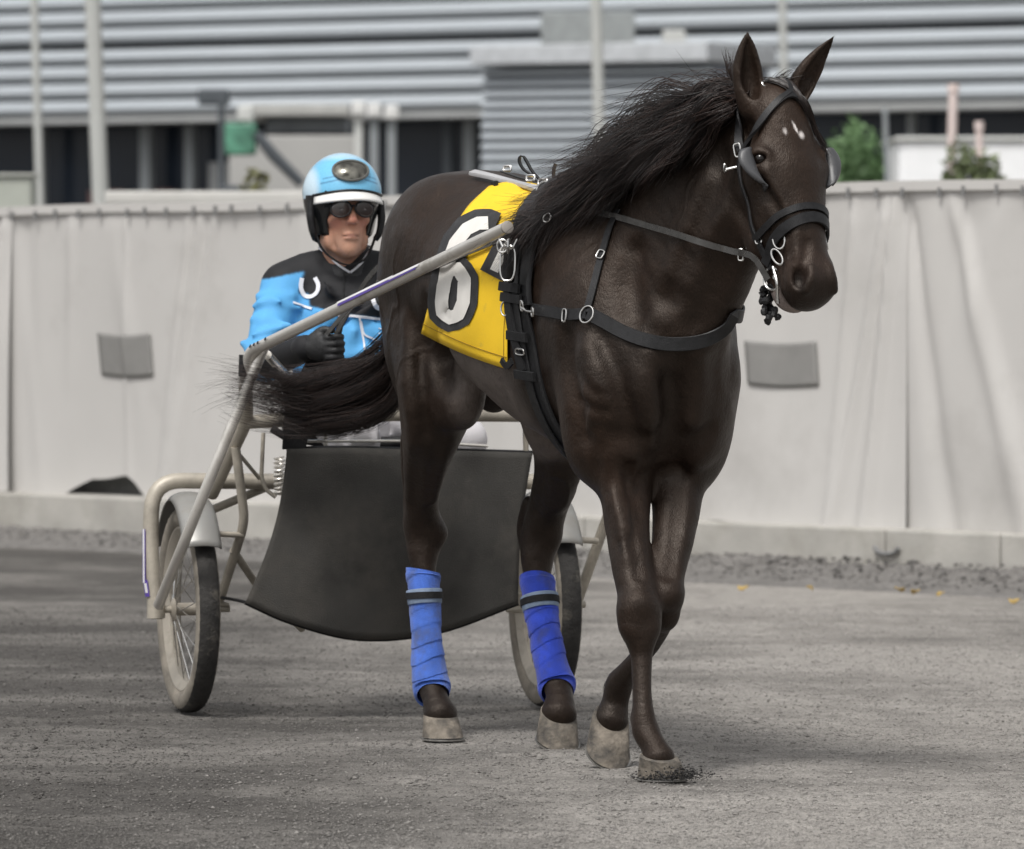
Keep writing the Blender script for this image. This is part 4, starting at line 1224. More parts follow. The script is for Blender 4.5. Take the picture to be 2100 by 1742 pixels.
# ------------------------------------------------------------------ hooves, eyes
M_HOOF = mat('hoof_horn', (0.185, 0.16, 0.13), 0.85, var=0.35, scale=34, bump=0.5, bscale=70, dirt=(0.045, 0.042, 0.039), dirt_amt=0.45, dirt_scale=15)
M_STEEL = mat('polished_steel', (0.62, 0.61, 0.59), 0.24, metal=1.0, var=0.06, scale=40)
M_IRON = mat('worn_iron', (0.42, 0.41, 0.39), 0.42, metal=0.9, var=0.2, scale=40)
M_LEATHER = mat('black_leather', (0.014, 0.014, 0.015), 0.46, var=0.3, scale=60, bump=0.12, bscale=300, spec=0.32)
M_STRAP = mat('black_webbing', (0.013, 0.013, 0.014), 0.72, var=0.3, scale=80, bump=0.25, bscale=420, spec=0.3)

def hoof(cor, bot, fwd, up, wt, wb, name='hoof'):
    cor, bot = np.array(cor), np.array(bot)
    fwd = nrm(fwd); up = nrm(np.array(up) - fwd * (np.array(up) @ fwd)); lat = np.cross(fwd, up)
    mb = MB(); n = 28; v, f = [], []
    lev = [(0.0, 0.93), (0.06, 1.0), (0.30, None), (0.60, None), (0.90, None), (1.0, None)]
    for li, (h, kk) in enumerate(lev):
        c = cor + (bot - cor) * h
        w = (wt + (wb - wt) * h) * (kk or 1.0)
        ln = w * (1.08 + 0.10 * h)
        for k in range(n):
            a = 2 * math.pi * k / n
            x, y = math.cos(a), math.sin(a)
            yy = y if y > 0 else y * 0.82
            wob = 1 + 0.012 * math.sin(5 * a + li) 
            v.append(c + lat * x * w * wob + fwd * yy * ln * wob + up * (0.006 * (-yy) if li < 2 else 0.0) * 2)
    for i in range(len(lev) - 1):
        for k in range(n):
            k2 = (k + 1) % n
            f.append((i * n + k, (i + 1) * n + k, (i + 1) * n + k2, i * n + k2))
    f.append(tuple(range(n))); f.append(tuple((len(lev) - 1) * n + k for k in range(n))[::-1])
    mb.add(v, f)
    o = mb.build(name, M_HOOF, horse)
    # iron under the wall
    s = MB()
    pts = [bot - up * 0.004 + lat * math.cos(a) * wb * 0.93 + fwd * (math.sin(a) if math.sin(a) > 0 else math.sin(a) * 0.82) * wb * 1.08 for a in np.linspace(-0.9, math.pi + 0.9, 24)]
    ribbon(s, pts, [-up] * 24, 0.016, 0.004)
    s.build('shoe', M_IRON, o)
    hair_later.append((cor, up, fwd, wt))
    return o
hair_later = []
FW = -HB
def coronet_hair(c, up, fwd, w, seed):
    r = np.random.default_rng(seed); up = nrm(up); fwd = nrm(fwd - up * (np.array(fwd) @ up)); lat = np.cross(fwd, up); st = []
    for k in range(420):
        a = r.uniform(0, 6.283); rad = w * (1.02 + 0.06 * r.random())
        b0 = c + (lat * math.cos(a) + fwd * math.sin(a) * (1.06 if math.sin(a) > 0 else 0.85)) * rad * 0.86 + up * (0.010 + 0.006 * r.random())
        d_ = (lat * math.cos(a) + fwd * math.sin(a)) * 0.62 - up
        st.append((np.array([b0, b0 + d_ * 0.008, b0 + d_ * (0.014 + 0.006 * r.random())]), 0.0008, r.random()))
    return st
def onground(x, y): return G(x, y, 0.008)
hoof(HP(1351, 1550, -0.215), G(1357, 1594, 0.010), FW, UPV, 0.052, 0.064)
hoof(HP(902, 1462, 1.36), G(908, 1512, 0.010), FW, UPV, 0.048, 0.059)
_t = math.radians(24)
hoof(HP(1145, 1458, 0.985), HP(1143, 1518, 0.975), FW * math.cos(_t) - UPV * math.sin(_t), UPV * math.cos(_t) + FW * math.sin(_t), 0.052, 0.061)
_t = math.radians(38)
hoof(HP(1252, 1470, 0.325), HP(1247, 1542, 0.315), FW * math.cos(_t) - UPV * math.sin(_t), UPV * math.cos(_t) + FW * math.sin(_t), 0.052, 0.061)

M_EYE = mat('dark_eye', (0.006, 0.004, 0.003), 0.12, var=0.2, scale=50, spec=0.35)
for sg in (1, -1):
    bm = bmesh.new(); bmesh.ops.create_uvsphere(bm, u_segments=20, v_segments=12, radius=0.0205)
    me = bpy.data.meshes.new('eye'); bm.to_mesh(me); bm.free()
    d = nrm(sg * HL * 0.82 + HN * 0.55)
    me.transform(Matrix.Translation(Vector(EYE[sg] + d * 0.0000)))
    link('eye', me, M_EYE, horse)

# ------------------------------------------------------------------ hair
def hair_mat(name, c0, c1):
    m, nt, b = mat_new(name)
    N, L = nt.nodes, nt.links
    gi = N.new('ShaderNodeAttribute'); gi.attribute_name = 'strand'
    r = N.new('ShaderNodeValToRGB'); r.color_ramp.elements[0].color = c0 + (1,); r.color_ramp.elements[1].color = c1 + (1,)
    L.new(gi.outputs['Fac'], r.inputs[0]); L.new(r.outputs[0], b.inputs['Base Color'])
    b.inputs['Roughness'].default_value = 0.36; b.inputs['Specular IOR Level'].default_value = 0.5
    return m
M_HAIR = hair_mat('black_hair', (0.005, 0.004, 0.004), (0.046, 0.026, 0.020))

def hair_object(name, strands, parent, mat_):
    """strands: list of (points (n,3), radius at root); three-sided tapering tubes in one mesh"""
    V, F, A = [], [], []
    o = 0
    for pts, r0, shade in strands:
        n = len(pts)
        T = np.gradient(pts, axis=0); T /= np.linalg.norm(T, axis=1)[:, None] + 1e-9
        ref = np.array([0.3, 0.5, 0.81])
        u = np.cross(T, ref); u /= np.linalg.norm(u, axis=1)[:, None] + 1e-9
        w = np.cross(T, u)
        r = r0 * (1 - np.linspace(0, 1, n) ** 2.2 * 0.85)
        for a in (0, 2.094, 4.189):
            V.append(pts + (u * math.cos(a) + w * math.sin(a)) * r[:, None])
        i = np.arange(n - 1)
        for k in range(3):
            k2 = (k + 1) % 3
            F.append(np.stack([o + k * n + i, o + k2 * n + i, o + k2 * n + i + 1, o + k * n + i + 1], 1))
        A.append(np.full(3 * n, shade))
        o += 3 * n
    V = np.vstack(V); F = np.vstack(F); A = np.concatenate(A)
    me = bpy.data.meshes.new(name)
    me.vertices.add(len(V)); me.vertices.foreach_set('co', V.astype(np.float32).ravel())
    me.loops.add(F.size); me.loops.foreach_set('vertex_index', F.astype(np.int32).ravel())
    me.polygons.add(len(F)); me.polygons.foreach_set('loop_start', np.arange(0, F.size, 4, dtype=np.int32)); me.polygons.foreach_set('loop_total', np.full(len(F), 4, np.int32))
    me.update(calc_edges=True)
    at = me.attributes.new('strand', 'FLOAT', 'POINT'); at.data.foreach_set('value', A.astype(np.float32))
    return link(name, me, mat_, parent)

def push_out(q, iso):
    for _ in range(3):
        d = HV.sample(q) - iso
        m = d < 0
        if not m.any(): break
        q[m] = q[m] - HV.grad(q[m], 0.01) * d[m][:, None]
    return q

hr = np.random.default_rng(11)
strands = []
# crest line from the poll down to the withers
crest = spline([HD(-0.012, -0.13, 0.005), P(1520, 190, 16.12), P(1440, 250, 16.25), P(1350, 325, 16.38), P(1270, 395, 16.5), P(1205, 425, 16.62)], 120)
NCL = 300
for c in range(NCL):
    u = (c + hr.random()) / NCL
    i = int(u * 119)
    root = crest[i]
    ln = np.interp(u, [0, .12, .4, .8, 1], [0.36, 0.45, 0.45, 0.40, 0.33]) * hr.uniform(0.66, 1.12)
    side = hr.normal(0, 0.02)
    lift = hr.uniform(0.0, 1.0) ** 2.2
    p = root + np.array([0, 0, 0.0]) + HR * side
    # guide: out of the crest, then swept back along the neck and down
    n = 15
    dn = hr.random()
    fl = nrm(np.array([-0.84 + 0.26 * dn, 0.10 - 0.1 * dn, -0.50 - 0.34 * dn]) + np.array([-0.04 * lift, 0.10 * hr.normal(), 0.22 * lift + 0.08 * hr.normal()]))
    st = nrm(np.array([-0.55, -0.08, 0.10 + 0.22 * lift - 0.2 * dn]))
    ln = ln * (1 - 0.3 * dn * (u > 0.1))
    g = [p]
    wob = hr.normal(0, 1, 3); ph = hr.uniform(0, 6.3)
    for k in range(1, n):
        a = min(1.0, k / (n - 1) * 2.0)
        d = nrm(st * (1 - a) + fl * a + np.array([0, 0, -0.10]) * (k / n))
        g.append(g[-1] + d * ln / (n - 1) + wob * 0.0068 * math.sin(ph + k * 0.62) + wob[::-1] * 0.0025 * math.sin(1.7 * ph + k * 1.3))
    g = np.array(g)
    tw = hr.uniform(0.006, 0.020)
    if hr.random() < 0.12: g = g + np.linspace(0, 1, n)[:, None] ** 2 * np.array([-0.02, 0, 0.05]) * hr.uniform(0.4, 1.6); tw = 0.03
    shade = hr.uniform(0, 0.6)
    for k in range(26):
        off = hr.normal(0, 1, 3) * np.array([0.010, 0.012, 0.010])
        cut = hr.uniform(0.7, 1.0)
        f = np.linspace(0, 1, n)[:, None]
        frizz = np.cumsum(hr.normal(0, 0.0012, (n, 3)), 0)
        q = g + off * (1 - 0.62 * f) + frizz + hr.normal(0, 1, 3) * tw * f ** 1.6
        q[:, :] = q[0] + (q - q[0]) * cut
        q = push_out(q, 0.004 + 0.028 * hr.random() * float(np.clip(u * 3 + 0.3, 0, 1)))
        strands.append((q, hr.uniform(0.0009, 0.0017), np.clip(shade + hr.normal(0, 0.2), 0, 1)))
mane = hair_object('mane', strands, horse, M_HAIR)

cor_ = []
for i, (c_, u_, f_, w_) in enumerate(hair_later[:0]): cor_ += coronet_hair(np.array(c_), u_, f_, w_, 60 + i)
# tuft behind the fetlock of the lifted fore leg
for k in range(160):
    b0 = HP(1262, 1392, 0.335) + hr.normal(0, 0.006, 3); tip = b0 + np.array([-0.020, 0.015, -0.030]) * hr.uniform(0.5, 1.2) + hr.normal(0, 0.004, 3)
    cor_.append((spline([b0, (b0 + tip) / 2 + [-.006, 0, 0.002], tip], 6), 0.0009, hr.random() * .5))
hair_object('fetlock_hair', cor_, horse, M_HAIR)
# loose hair standing up at the poll and the forelock
strands = []
for c in range(26):
    b0 = P(1508 + hr.normal(0, 6), 185, 16.1)
    top = P(1490 + hr.normal(0, 8), 95 + abs(hr.normal(0, 26)), 16.1 + hr.normal(0, 0.03))
    q = spline([b0, b0 * 0.55 + top * 0.45 + np.array([-0.008, 0, 0.0]) + hr.normal(0, .004, 3), top], 12)
    strands.append((q, hr.uniform(0.0009, 0.0014), hr.random()))
for c in range(30):
    b0 = HD(hr.normal(0.0, 0.02), -0.06, -0.005)
    a = hr.uniform(0, 1)
    tip = b0 + HL * (0.05 + 0.04 * a) + UPV * (0.012 + 0.03 * hr.random()) + Hf * 0.01 * hr.normal()
    q = spline([b0, b0 + HL * 0.02 + UPV * 0.022, tip - HL * 0.01 + UPV * 0.012, tip + HL * 0.01 * hr.normal()], 12)
    strands.append((q, hr.uniform(0.0007, 0.0011), hr.random()))
for c in range(260):                                       # combed over to the left side of the forehead
    a = hr.random()
    b0 = HD(-0.02 + 0.05 * a, -0.045 - 0.02 * hr.random(), 0.0)
    q = spline([b0, HD(0.025 + 0.02 * a, 0.004, 0.05), HD(0.060 + 0.012 * a, -0.012, 0.11), HD(0.086 + 0.006 * hr.normal(), -0.035, 0.16 + 0.02 * hr.normal())], 14)
    q = push_out(q + hr.normal(0, 0.0022, 3), 0.003 + 0.010 * hr.random())
    strands.append((q, 0.0012, hr.random() * 0.6))
for c in range(70):                                        # wind-blown fringe along the top of the mane
    i = int(hr.uniform(0, 70)); b0 = crest[i]
    q = spline([b0, b0 + np.array([-0.03, 0, 0.03]), b0 + np.array([-0.085 - 0.04 * hr.random(), 0.02 * hr.normal(), 0.045 + 0.02 * hr.normal()]), b0 + np.array([-0.15 - 0.05 * hr.random(), 0.02 * hr.normal(), 0.015 + 0.04 * hr.normal()])], 14)
    strands.append((q, 0.0009, hr.random()))
hair_object('forelock', strands, horse, M_HAIR)

# tail, blown out sideways
strands = []
tail0 = HW(1.60, 0.02, 1.38)
for c in range(185):
    a = hr.random(); b = hr.normal(0, 1)
    y1 = 772 + 130 * (a - 0.5)
    k1 = P(800 + 14 * hr.normal(), y1, 17.98 + 0.05 * b)
    y2 = 830 + 125 * (a - 0.5)
    k2 = P(665 + 20 * hr.normal(), y2 + 8 * hr.normal(), 18.06 + 0.05 * b)
    kind = hr.random()
    if a > 0.42 and kind < 0.55:                            # lower locks fall short
        xe = hr.uniform(575, 690)
        k3 = P(xe + 35, 838 + 80 * (a - 0.4) + 8 * hr.normal(), 18.10)
        k4 = P(xe, 868 + 75 * (a - 0.4) + 12 * hr.normal(), 18.12); ns = 24
    elif kind < 0.88:
        xe = hr.uniform(430, 590)
        k3 = P(xe + 70, 824 + 105 * (a - 0.5) + 6 * hr.normal(), 18.10)
        k4 = P(xe, 818 + 95 * (a - 0.5) - (600 - xe) * 0.12 + 10 * hr.normal(), 18.12 + 0.03 * b); ns = 20
    else:                                                    # a few long wisps blown to the left
        xe = hr.uniform(370, 450)
        k3 = P(500, 790 + 90 * (a - 0.5), 18.10); k4 = P(xe, 745 + 130 * a + 15 * hr.normal(), 18.12); ns = 7
    g = spline([tail0 + hr.normal(0, 0.012, 3), HW(1.69, 0.03, 1.30 - 0.04 * a), k1, k2, k3, k4], 24)
    for k in range(ns):
        f = np.linspace(0, 1, 24)[:, None]
        q = g + hr.normal(0, 1, 3) * 0.009 * (1 - 0.55 * f) + hr.normal(0, 1, 3) * 0.010 * f ** 1.4 + np.cumsum(hr.normal(0, 0.0013, (24, 3)), 0)
        q = q[0] + (q - q[0]) * 1.0
        m_ = int(24 * hr.uniform(0.82, 1.0)); q = q[:max(m_, 12)]
        strands.append((q, hr.uniform(0.0008, 0.0014), np.clip(hr.normal(0.35, 0.25), 0, 1)))
hair_object('tail', strands, horse, M_HAIR)
# ================================================================== tack on the horse
M_YELLOW = mat('yellow_cloth', (0.90, 0.575, 0.017), 0.75, var=0.05, scale=9, bump=0.12, bscale=260, dirt=(0.62, 0.42, 0.06), dirt_amt=0.05, dirt_scale=14)
M_WHITE = mat('white_fabric', (0.74, 0.72, 0.68), 0.8, var=0.05, scale=20, bump=0.1, bscale=300)
M_BLACKCLOTH = mat('black_fabric', (0.03, 0.03, 0.032), 0.75, var=0.35, scale=25, bump=0.2, bscale=200)
M_GREYPAD = mat('grey_padding', (0.40, 0.40, 0.41), 0.55, var=0.10, scale=14, bump=0.1, bscale=150)

# ---- yellow number cloth
cloth = empty('number_cloth', HW(0.75, 0, 1.6), 'yellow saddle cloth with a black-edged white number hanging over the horse\'s flank', 'saddle cloth')
edL = spline(np.array([(1002, 383, 0), (955, 430, 0), (918, 500, 0), (890, 590, 0), (864, 684, 0)], float), 34)
edR = spline(np.array([(1158, 398, 0), (1115, 440, 0), (1068, 530, 0), (1043, 640, 0), (1040, 757, 0)], float), 34)
rows = []
NU = 30
for v in range(34):
    row = []; last = None
    for u in range(NU):
        f = u / (NU - 1)
        q = edL[v] * (1 - f) + edR[v] * f
        yb = 6 * math.sin(f * 3.1) * (v / 33)
        p = surf(q[0], q[1] + yb, 0.008 + 0.004 * (1 + math.sin(f * 9 + v * 0.15)) * (v / 33) * 0.8, last)
        row.append(p); last = p if p is not None else last
    rows.append(row)
# over the spine and down the far side
far = []
for kv, ang in enumerate(np.linspace(100, 178, 14)):
    row = []
    for u in range(NU):
        p0 = rows[0][u]
        s = (p0 - HC) @ HB; a0 = math.degrees(math.atan2(p0[2] - 1.25, (p0 - HC) @ HR))
        row.append(radial(s, math.radians(a0 + (ang - 100 + 6) * (178 - a0) / 84), 0.010))
    far.append(row)
grid = far[::-1] + rows
G_ = np.array([[q if q is not None else np.zeros(3) for q in r] for r in grid])
mb = MB(); nr = len(grid)
mb.add(G_.reshape(-1, 3), [(i * NU + j, (i + 1) * NU + j, (i + 1) * NU + j + 1, i * NU + j + 1) for i in range(nr - 1) for j in range(NU - 1)])
o = mb.build('cloth_sheet', M_YELLOW, cloth)
md = o.modifiers.new('thick', 'SOLIDIFY'); md.thickness = 0.003; md.offset = 0
# hem stitching line just inside the lower edge
mb = MB()
pts = [G_[nr - 3][u] for u in range(NU)]
ribbon(mb, np.array(pts) + HV.grad(pts) * 0.002, HV.grad(pts), 0.0022, 0.0012)
pts = [G_[v][NU - 2] for v in range(14, nr)]
ribbon(mb, np.array(pts) + HV.grad(pts) * 0.002, HV.grad(pts), 0.0022, 0.0012)
mb.build('hem_stitching', mat('stitching', (0.34, 0.20, 0.01), 0.8), cloth)

def zc2(x, y): return ((1200 + x / 1.6154) / 1.5771, (450 + y / 1.6154) / 1.5771, 0.0)
def digit(name, line, width, iso, m, closed=False):
    q = np.array([zc2(*a) for a in line], float)
    if closed: q = np.vstack([q, q[:1]])
    fine = [q[0]]
    for a, b in zip(q[:-1], q[1:]):
        k = max(int(np.linalg.norm(b - a) / 6), 1)
        fine += [a + (b - a) * t for t in np.linspace(0, 1, k + 1)[1:]]
    if closed: fine = fine[:-1]
    fine = np.array(fine)
    T = (np.roll(fine, -1, 0) - np.roll(fine, 1, 0)) if closed else np.gradient(fine, axis=0)
    mbx = MB(); v, f = [], []; K = 7; n = len(fine); last = None
    for i in range(n):
        t = nrm(T[i]); c = np.array([-t[1], t[0], 0])
        for k in range(K):
            a = fine[i] + c * width * (k / (K - 1) - 0.5)
            p = surf(a[0], a[1], iso, last); last = p
            v.append(p)
    for i in range(n if closed else n - 1):
        j = (i + 1) % n
        for k in range(K - 1):
            f.append((i * K + k, j * K + k, j * K + k + 1, i * K + k + 1))
    mbx.add(v, f)
    return mbx.build(name, m, cloth)
six = [(402, 688), (452, 676), (488, 735), (482, 850), (455, 918), (412, 936), (372, 905), (368, 850), (377, 770)]
arm = [(376, 800), (395, 670), (440, 545), (500, 470), (560, 440), (612, 438), (650, 455)]
digit('number_border', six, 58, 0.0165, M_BLACKCLOTH, True)
digit('number_border', arm, 58, 0.0170, M_BLACKCLOTH)
digit('number_figure', six, 27, 0.0185, M_WHITE, True)
digit('number_figure', arm[:-1], 27, 0.0190, M_WHITE)
sev = [(770, 470), (745, 520), (690, 590), (626, 712)]
digit('number_border', sev, 50, 0.0175, M_BLACKCLOTH)
digit('number_figure', [(770, 470), (745, 520), (690, 590), (642, 690)], 18, 0.0195, M_WHITE)

# ---- driving harness
harn = empty('driving_harness', HW(0.42, 0, 1.62), 'black driving harness with girth, breast strap and steel buckles on the dark horse', 'harness')
def hardware(name, loops, r=0.0028, parent=harn):
    m = MB()
    for l in loops: m.tube(l, r, 8, closed=True)
    return m.build(name, M_STEEL, parent)
def ring_at(x, y, rx, ry, iso=0.008, tilt=0.0, sq=2.0, nor=None, wr=0.0026, name='ring', parent=None):
    p = surf(x, y, iso)
    if p is None: p = near(P(x, y, 16.1), iso)
    n_ = HV.grad(p)[0] if nor is None else np.array(nor)
    px = m_per_px(p[1])
    up = nrm(np.array([math.sin(tilt), 0, math.cos(tilt)]))
    return hardware(name, [ring3(p, n_, up, rx * px, ry * px, 24, sq)], wr, parent or harn)

# breast strap round the front of the chest
mb = MB()
strap_px(mb, [(1092, 634), (1130, 640), (1165, 646), (1203, 643)], 0.032, 0.005, 0.005, 14)
mb.build('trace_strap', M_LEATHER, harn)
mb = MB()
bs, last = [], None
for x, y in ((1206, 643), (1235, 658), (1275, 680), (1320, 697), (1370, 706), (1420, 704), (1455, 695), (1476, 684)):
    p = surf(x, y, 0.008, last)
    bs.append(p); last = p
for x, y in ((1490, 673), (1499, 661), (1505, 648)):
    p = surf(x, y, 0.010, last); bs.append(p); last = p
far_ = [near(HW(0.10, -0.27, 1.29), 0.012), near(HW(0.24, -0.27, 1.31), 0.012), near(HW(0.42, -0.29, 1.31), 0.010)]
q = spline(np.array(bs + far_), 60)
q = push_out(q, 0.006)
nn = HV.grad(q, 0.04)
for _ in range(14): nn[1:-1] = (nn[:-2] + nn[2:] + nn[1:-1] * 2) / 4
nn[:, 2] *= 0.5
ribbon(mb, q, nn, 0.038, 0.005)
mb.build('breast_strap', M_LEATHER, harn)
# neck strap holding it up
mb = MB()
strap_px(mb, [(1203, 640), (1214, 600), (1228, 545), (1242, 495), (1252, 462), (1268, 430)], 0.022, 0.004, 0.005, 22)
mb.build('neck_strap', M_LEATHER, harn)
ring_at(1203, 645, 15, 18, 0.012, 0.4, name='strap_ring')
ring_at(1157, 647, 6, 13, 0.013, 0.0, 4.0, name='buckle')
ring_at(1231, 521, 8, 9, 0.012, 0.3, 4.0, name='buckle')
# girth: straps round the barrel behind the shoulder
def girth(s0, lean, width, thick, iso, a0, a1, n=60, t0=0.0):
    q = []
    for a in np.linspace(math.radians(a0), math.radians(a1), n):
        z = math.sin(a)
        q.append(radial(s0 + lean * z, a, iso))
    q = np.array(q)
    for _ in range(2): q[1:-1] = q[1:-1] * .5 + (q[:-2] + q[2:]) * .25
    m = MB(); ribbon(m, q, HV.grad(q, 0.012), width, thick)
    return m, q
m, q = girth(0.40, 0.04, 0.085, 0.012, 0.004, -90, 200, 90)
m.build('girth_pad', M_STRAP, harn)
m, q = girth(0.405, 0.04, 0.036, 0.006, 0.017, -88, 90, 60)
m.build('girth_strap', M_LEATHER, harn)
m, q = girth(0.355, 0.03, 0.055, 0.014, 0.005, 2, 178, 70)
m.build('saddle_panel', M_LEATHER, harn)
m, q = girth(0.40, 0.04, 0.10, 0.022, 0.014, 40, 140, 40)
m.build('saddle_pad', M_BLACKCLOTH, harn)
# tug, keepers and buckles on the right side
mb = MB()
strap_px(mb, [(1046, 505), (1044, 560), (1044, 600), (1050, 660), (1064, 715), (1074, 760)], 0.036, 0.010, 0.020, 24)
mb.build('tug_strap', M_STRAP, harn)
for x, y, w in ((1047, 590, 0.062), (1050, 612, 0.056), (1062, 690, 0.05), (1078, 770, 0.056)):
    mb = MB(); strap_px(mb, [(x - 20, y - 3), (x, y), (x + 20, y + 3)], 0.026, 0.008, 0.024, 10)
    mb.build('strap_keeper', M_STRAP, harn)
mb = MB(); strap_px(mb, [(1052, 740), (1040, 752), (1030, 738)], 0.02, 0.006, 0.02, 8); mb.build('strap_end', M_STRAP, harn)
ring_at(1036, 633, 10, 15, 0.028, 0.0, 2.0, nor=(-0.5, -0.85, 0.1), name='ring')
ring_at(1066, 722, 15, 6, 0.030, 0.1, 4.0, name='buckle')
p0, p1 = surf(1070, 632, 0.030), surf(1092, 640, 0.022)
mb = MB(); mb.tube([p0, (p0 + p1) / 2 + [0, 0, -.003], p1], [0.004, 0.003, 0.004], 8); mb.tube(ring3(p1, HV.grad(p1)[0], UPV, 0.009, 0.012), 0.0028, 8, closed=True); mb.tube(ring3(p0 + [0, 0, .006], HV.grad(p0)[0], UPV, 0.007, 0.014), 0.0028, 8, closed=True)
mb.build('snap_hook', M_STEEL, harn)
ring_at(1122, 447, 7, 10, 0.045, 0.75, 2.0, nor=(-0.4, -0.9, 0.0), name='terret')
# shackle under the shaft tip
pc = P(1041, 540, 16.42)
mb = MB()
mb.tube(ring3(pc, (-0.25, -0.95, 0.1), UPV, 0.021, 0.048, 24, 3.0), 0.003, 8, closed=True)
pb = P(1042, 505, 16.42)
for dx in (-18, 0, 18):
    mb.tube([P(1042 + dx, 492, 16.42), P(1042 + dx * 0.6, 507, 16.40), P(1042, 520 if dx == 0 else 512, 16.41)], 0.0035, 8)
mb.tube(ring3(P(1030, 505, 16.42), (-0.2, -1, 0), UPV, 0.014, 0.017, 18, 2.4), 0.003, 8, closed=True)
mb.build('shaft_shackle', M_STEEL, harn)
mb = MB(); mb.tube([P(1058, 500, 16.44), P(1052, 530, 16.44), P(1046, 575, 16.50)], [0.014, 0.016, 0.012], 10)
mb.build('shackle_strap', M_LEATHER, harn)

# on the back: grey roll along the spine, strap loops, check hook and terret
mb = MB()
pp = [surf(x, y, 0.010) for x, y in ((968, 357), (1000, 364), (1035, 373), (1070, 382), (1105, 391), (1140, 400), (1165, 407))]
pp = spline(np.array([a for a in pp if a is not None]), 24)
pp = np.array(pp); ribbon(mb, pp, HV.grad(pp, 0.03), 0.030, 0.010)
mb.build('back_pad', M_GREYPAD, harn)
def loop_strap(pts, w, name, m=M_LEATHER):
    mbx = MB(); q = spline(np.array(pts), 22)
    T = np.gradient(q, axis=0); nn_ = np.cross(T, HL * 0 + np.array([-0.35, -0.94, 0]))
    ribbon(mbx, q, nn_, w, 0.004); return mbx.build(name, m, harn)
Yb = 16.72
loop_strap([P(1092, 362, Yb), P(1074, 350, Yb), P(1064, 333, Yb), P(1066, 321, Yb), P(1074, 320, Yb), P(1082, 332, Yb), P(1092, 350, Yb), P(1106, 366, Yb)], 0.020, 'strap_loop')
loop_strap([P(1138, 378, Yb - .05), P(1134, 360, Yb - .05), P(1135, 346, Yb - .05), P(1138, 336, Yb - .05)], 0.020, 'strap_end', mat('worn_leather', (0.035, 0.022, 0.015), 0.5))
loop_strap([P(1035, 352, Yb + .1), P(1048, 357, Yb + .05), P(1075, 366, Yb), P(1110, 372, Yb - .05), P(1150, 384, Yb - .1)], 0.030, 'back_strap')
mb = MB()
for x, y, rx, ry in ((1040, 346, 8, 5), (1088, 366, 9, 6), (1113, 374, 10, 6), (1150, 384, 14, 5), (1172, 392, 12, 5)):
    mb = MB(); mb.tube(ring3(P(x, y, Yb - 0.08), (-0.35, -0.9, 0.3), UPV, rx * 0.00133, ry * 0.00133, 16, 4.0), 0.004, 8, closed=True)
    mb.build('buckle', M_STEEL, harn)
mb = MB(); mb.tube(ring3(P(1118, 391, 16.58), (-0.3, -0.95, 0.1), UPV, 0.024, 0.024, 28), 0.0036, 8, closed=True); mb.build('terret', M_STEEL, harn)
p0 = surf(1014, 378, 0.012)
if p0 is not None:
    mb = MB(); mb.box(p0, 0.016, 0.006, 0.010, axes3(HB, HR, UPV)); mb.build('clip', M_LEATHER, harn, False, 0.003)

# ---- bridle
bri = empty('bridle', HD(0, -0.05, 0.0), 'black leather driving bridle with open cup blinkers and steel rings on the horse\'s head', 'bridle')
def hd_strap(name, lst, width, thick=0.005, iso=0.003, n=34, m=M_LEATHER, free=False):
    q = spline(np.array([HD(*a) for a in lst]), n)
    if not free:
        q = np.array([near(a, iso) for a in q])
        for _ in range(3): q[1:-1] = q[1:-1] * .5 + (q[:-2] + q[2:]) * .25
    nn_ = HV.grad(q, 0.02)
    for _ in range(4): nn_[1:-1] = (nn_[:-2] + nn_[2:] + nn_[1:-1] * 2) / 4
    mbx = MB(); ribbon(mbx, q, nn_, width, thick)
    return mbx.build(name, m, bri), q
def px_strap(name, lst, width, thick=0.005, iso=0.003, n=26, m=M_LEATHER, parent=bri):
    mbx = MB(); q = strap_px(mbx, lst, width, thick, iso, n); return mbx.build(name, m, parent), q
hd_strap('browband', [(-0.10, -0.09, 0.155), (-0.085, -0.045, 0.11), (-0.05, -0.01, 0.065), (0.0, 0.0, 0.035), (0.05, -0.01, 0.06), (0.085, -0.045, 0.105), (0.10, -0.09, 0.15)], 0.020, 0.007, 0.006)
hd_strap('overcheck_strap', [(-0.105, -0.10, 0.17), (-0.08, -0.035, 0.105), (-0.035, 0.0, 0.05), (0.01, 0.0, 0.02), (0.02, -0.03, -0.02)], 0.014, 0.006, 0.008)
hd_strap('crownpiece', [(-0.10, -0.12, 0.15), (-0.085, -0.14, 0.08), (-0.05, -0.135, 0.01), (0.0, -0.12, -0.02), (0.05, -0.135, 0.01), (0.085, -0.14, 0.08), (0.10, -0.12, 0.15)], 0.024, 0.006, 0.008)
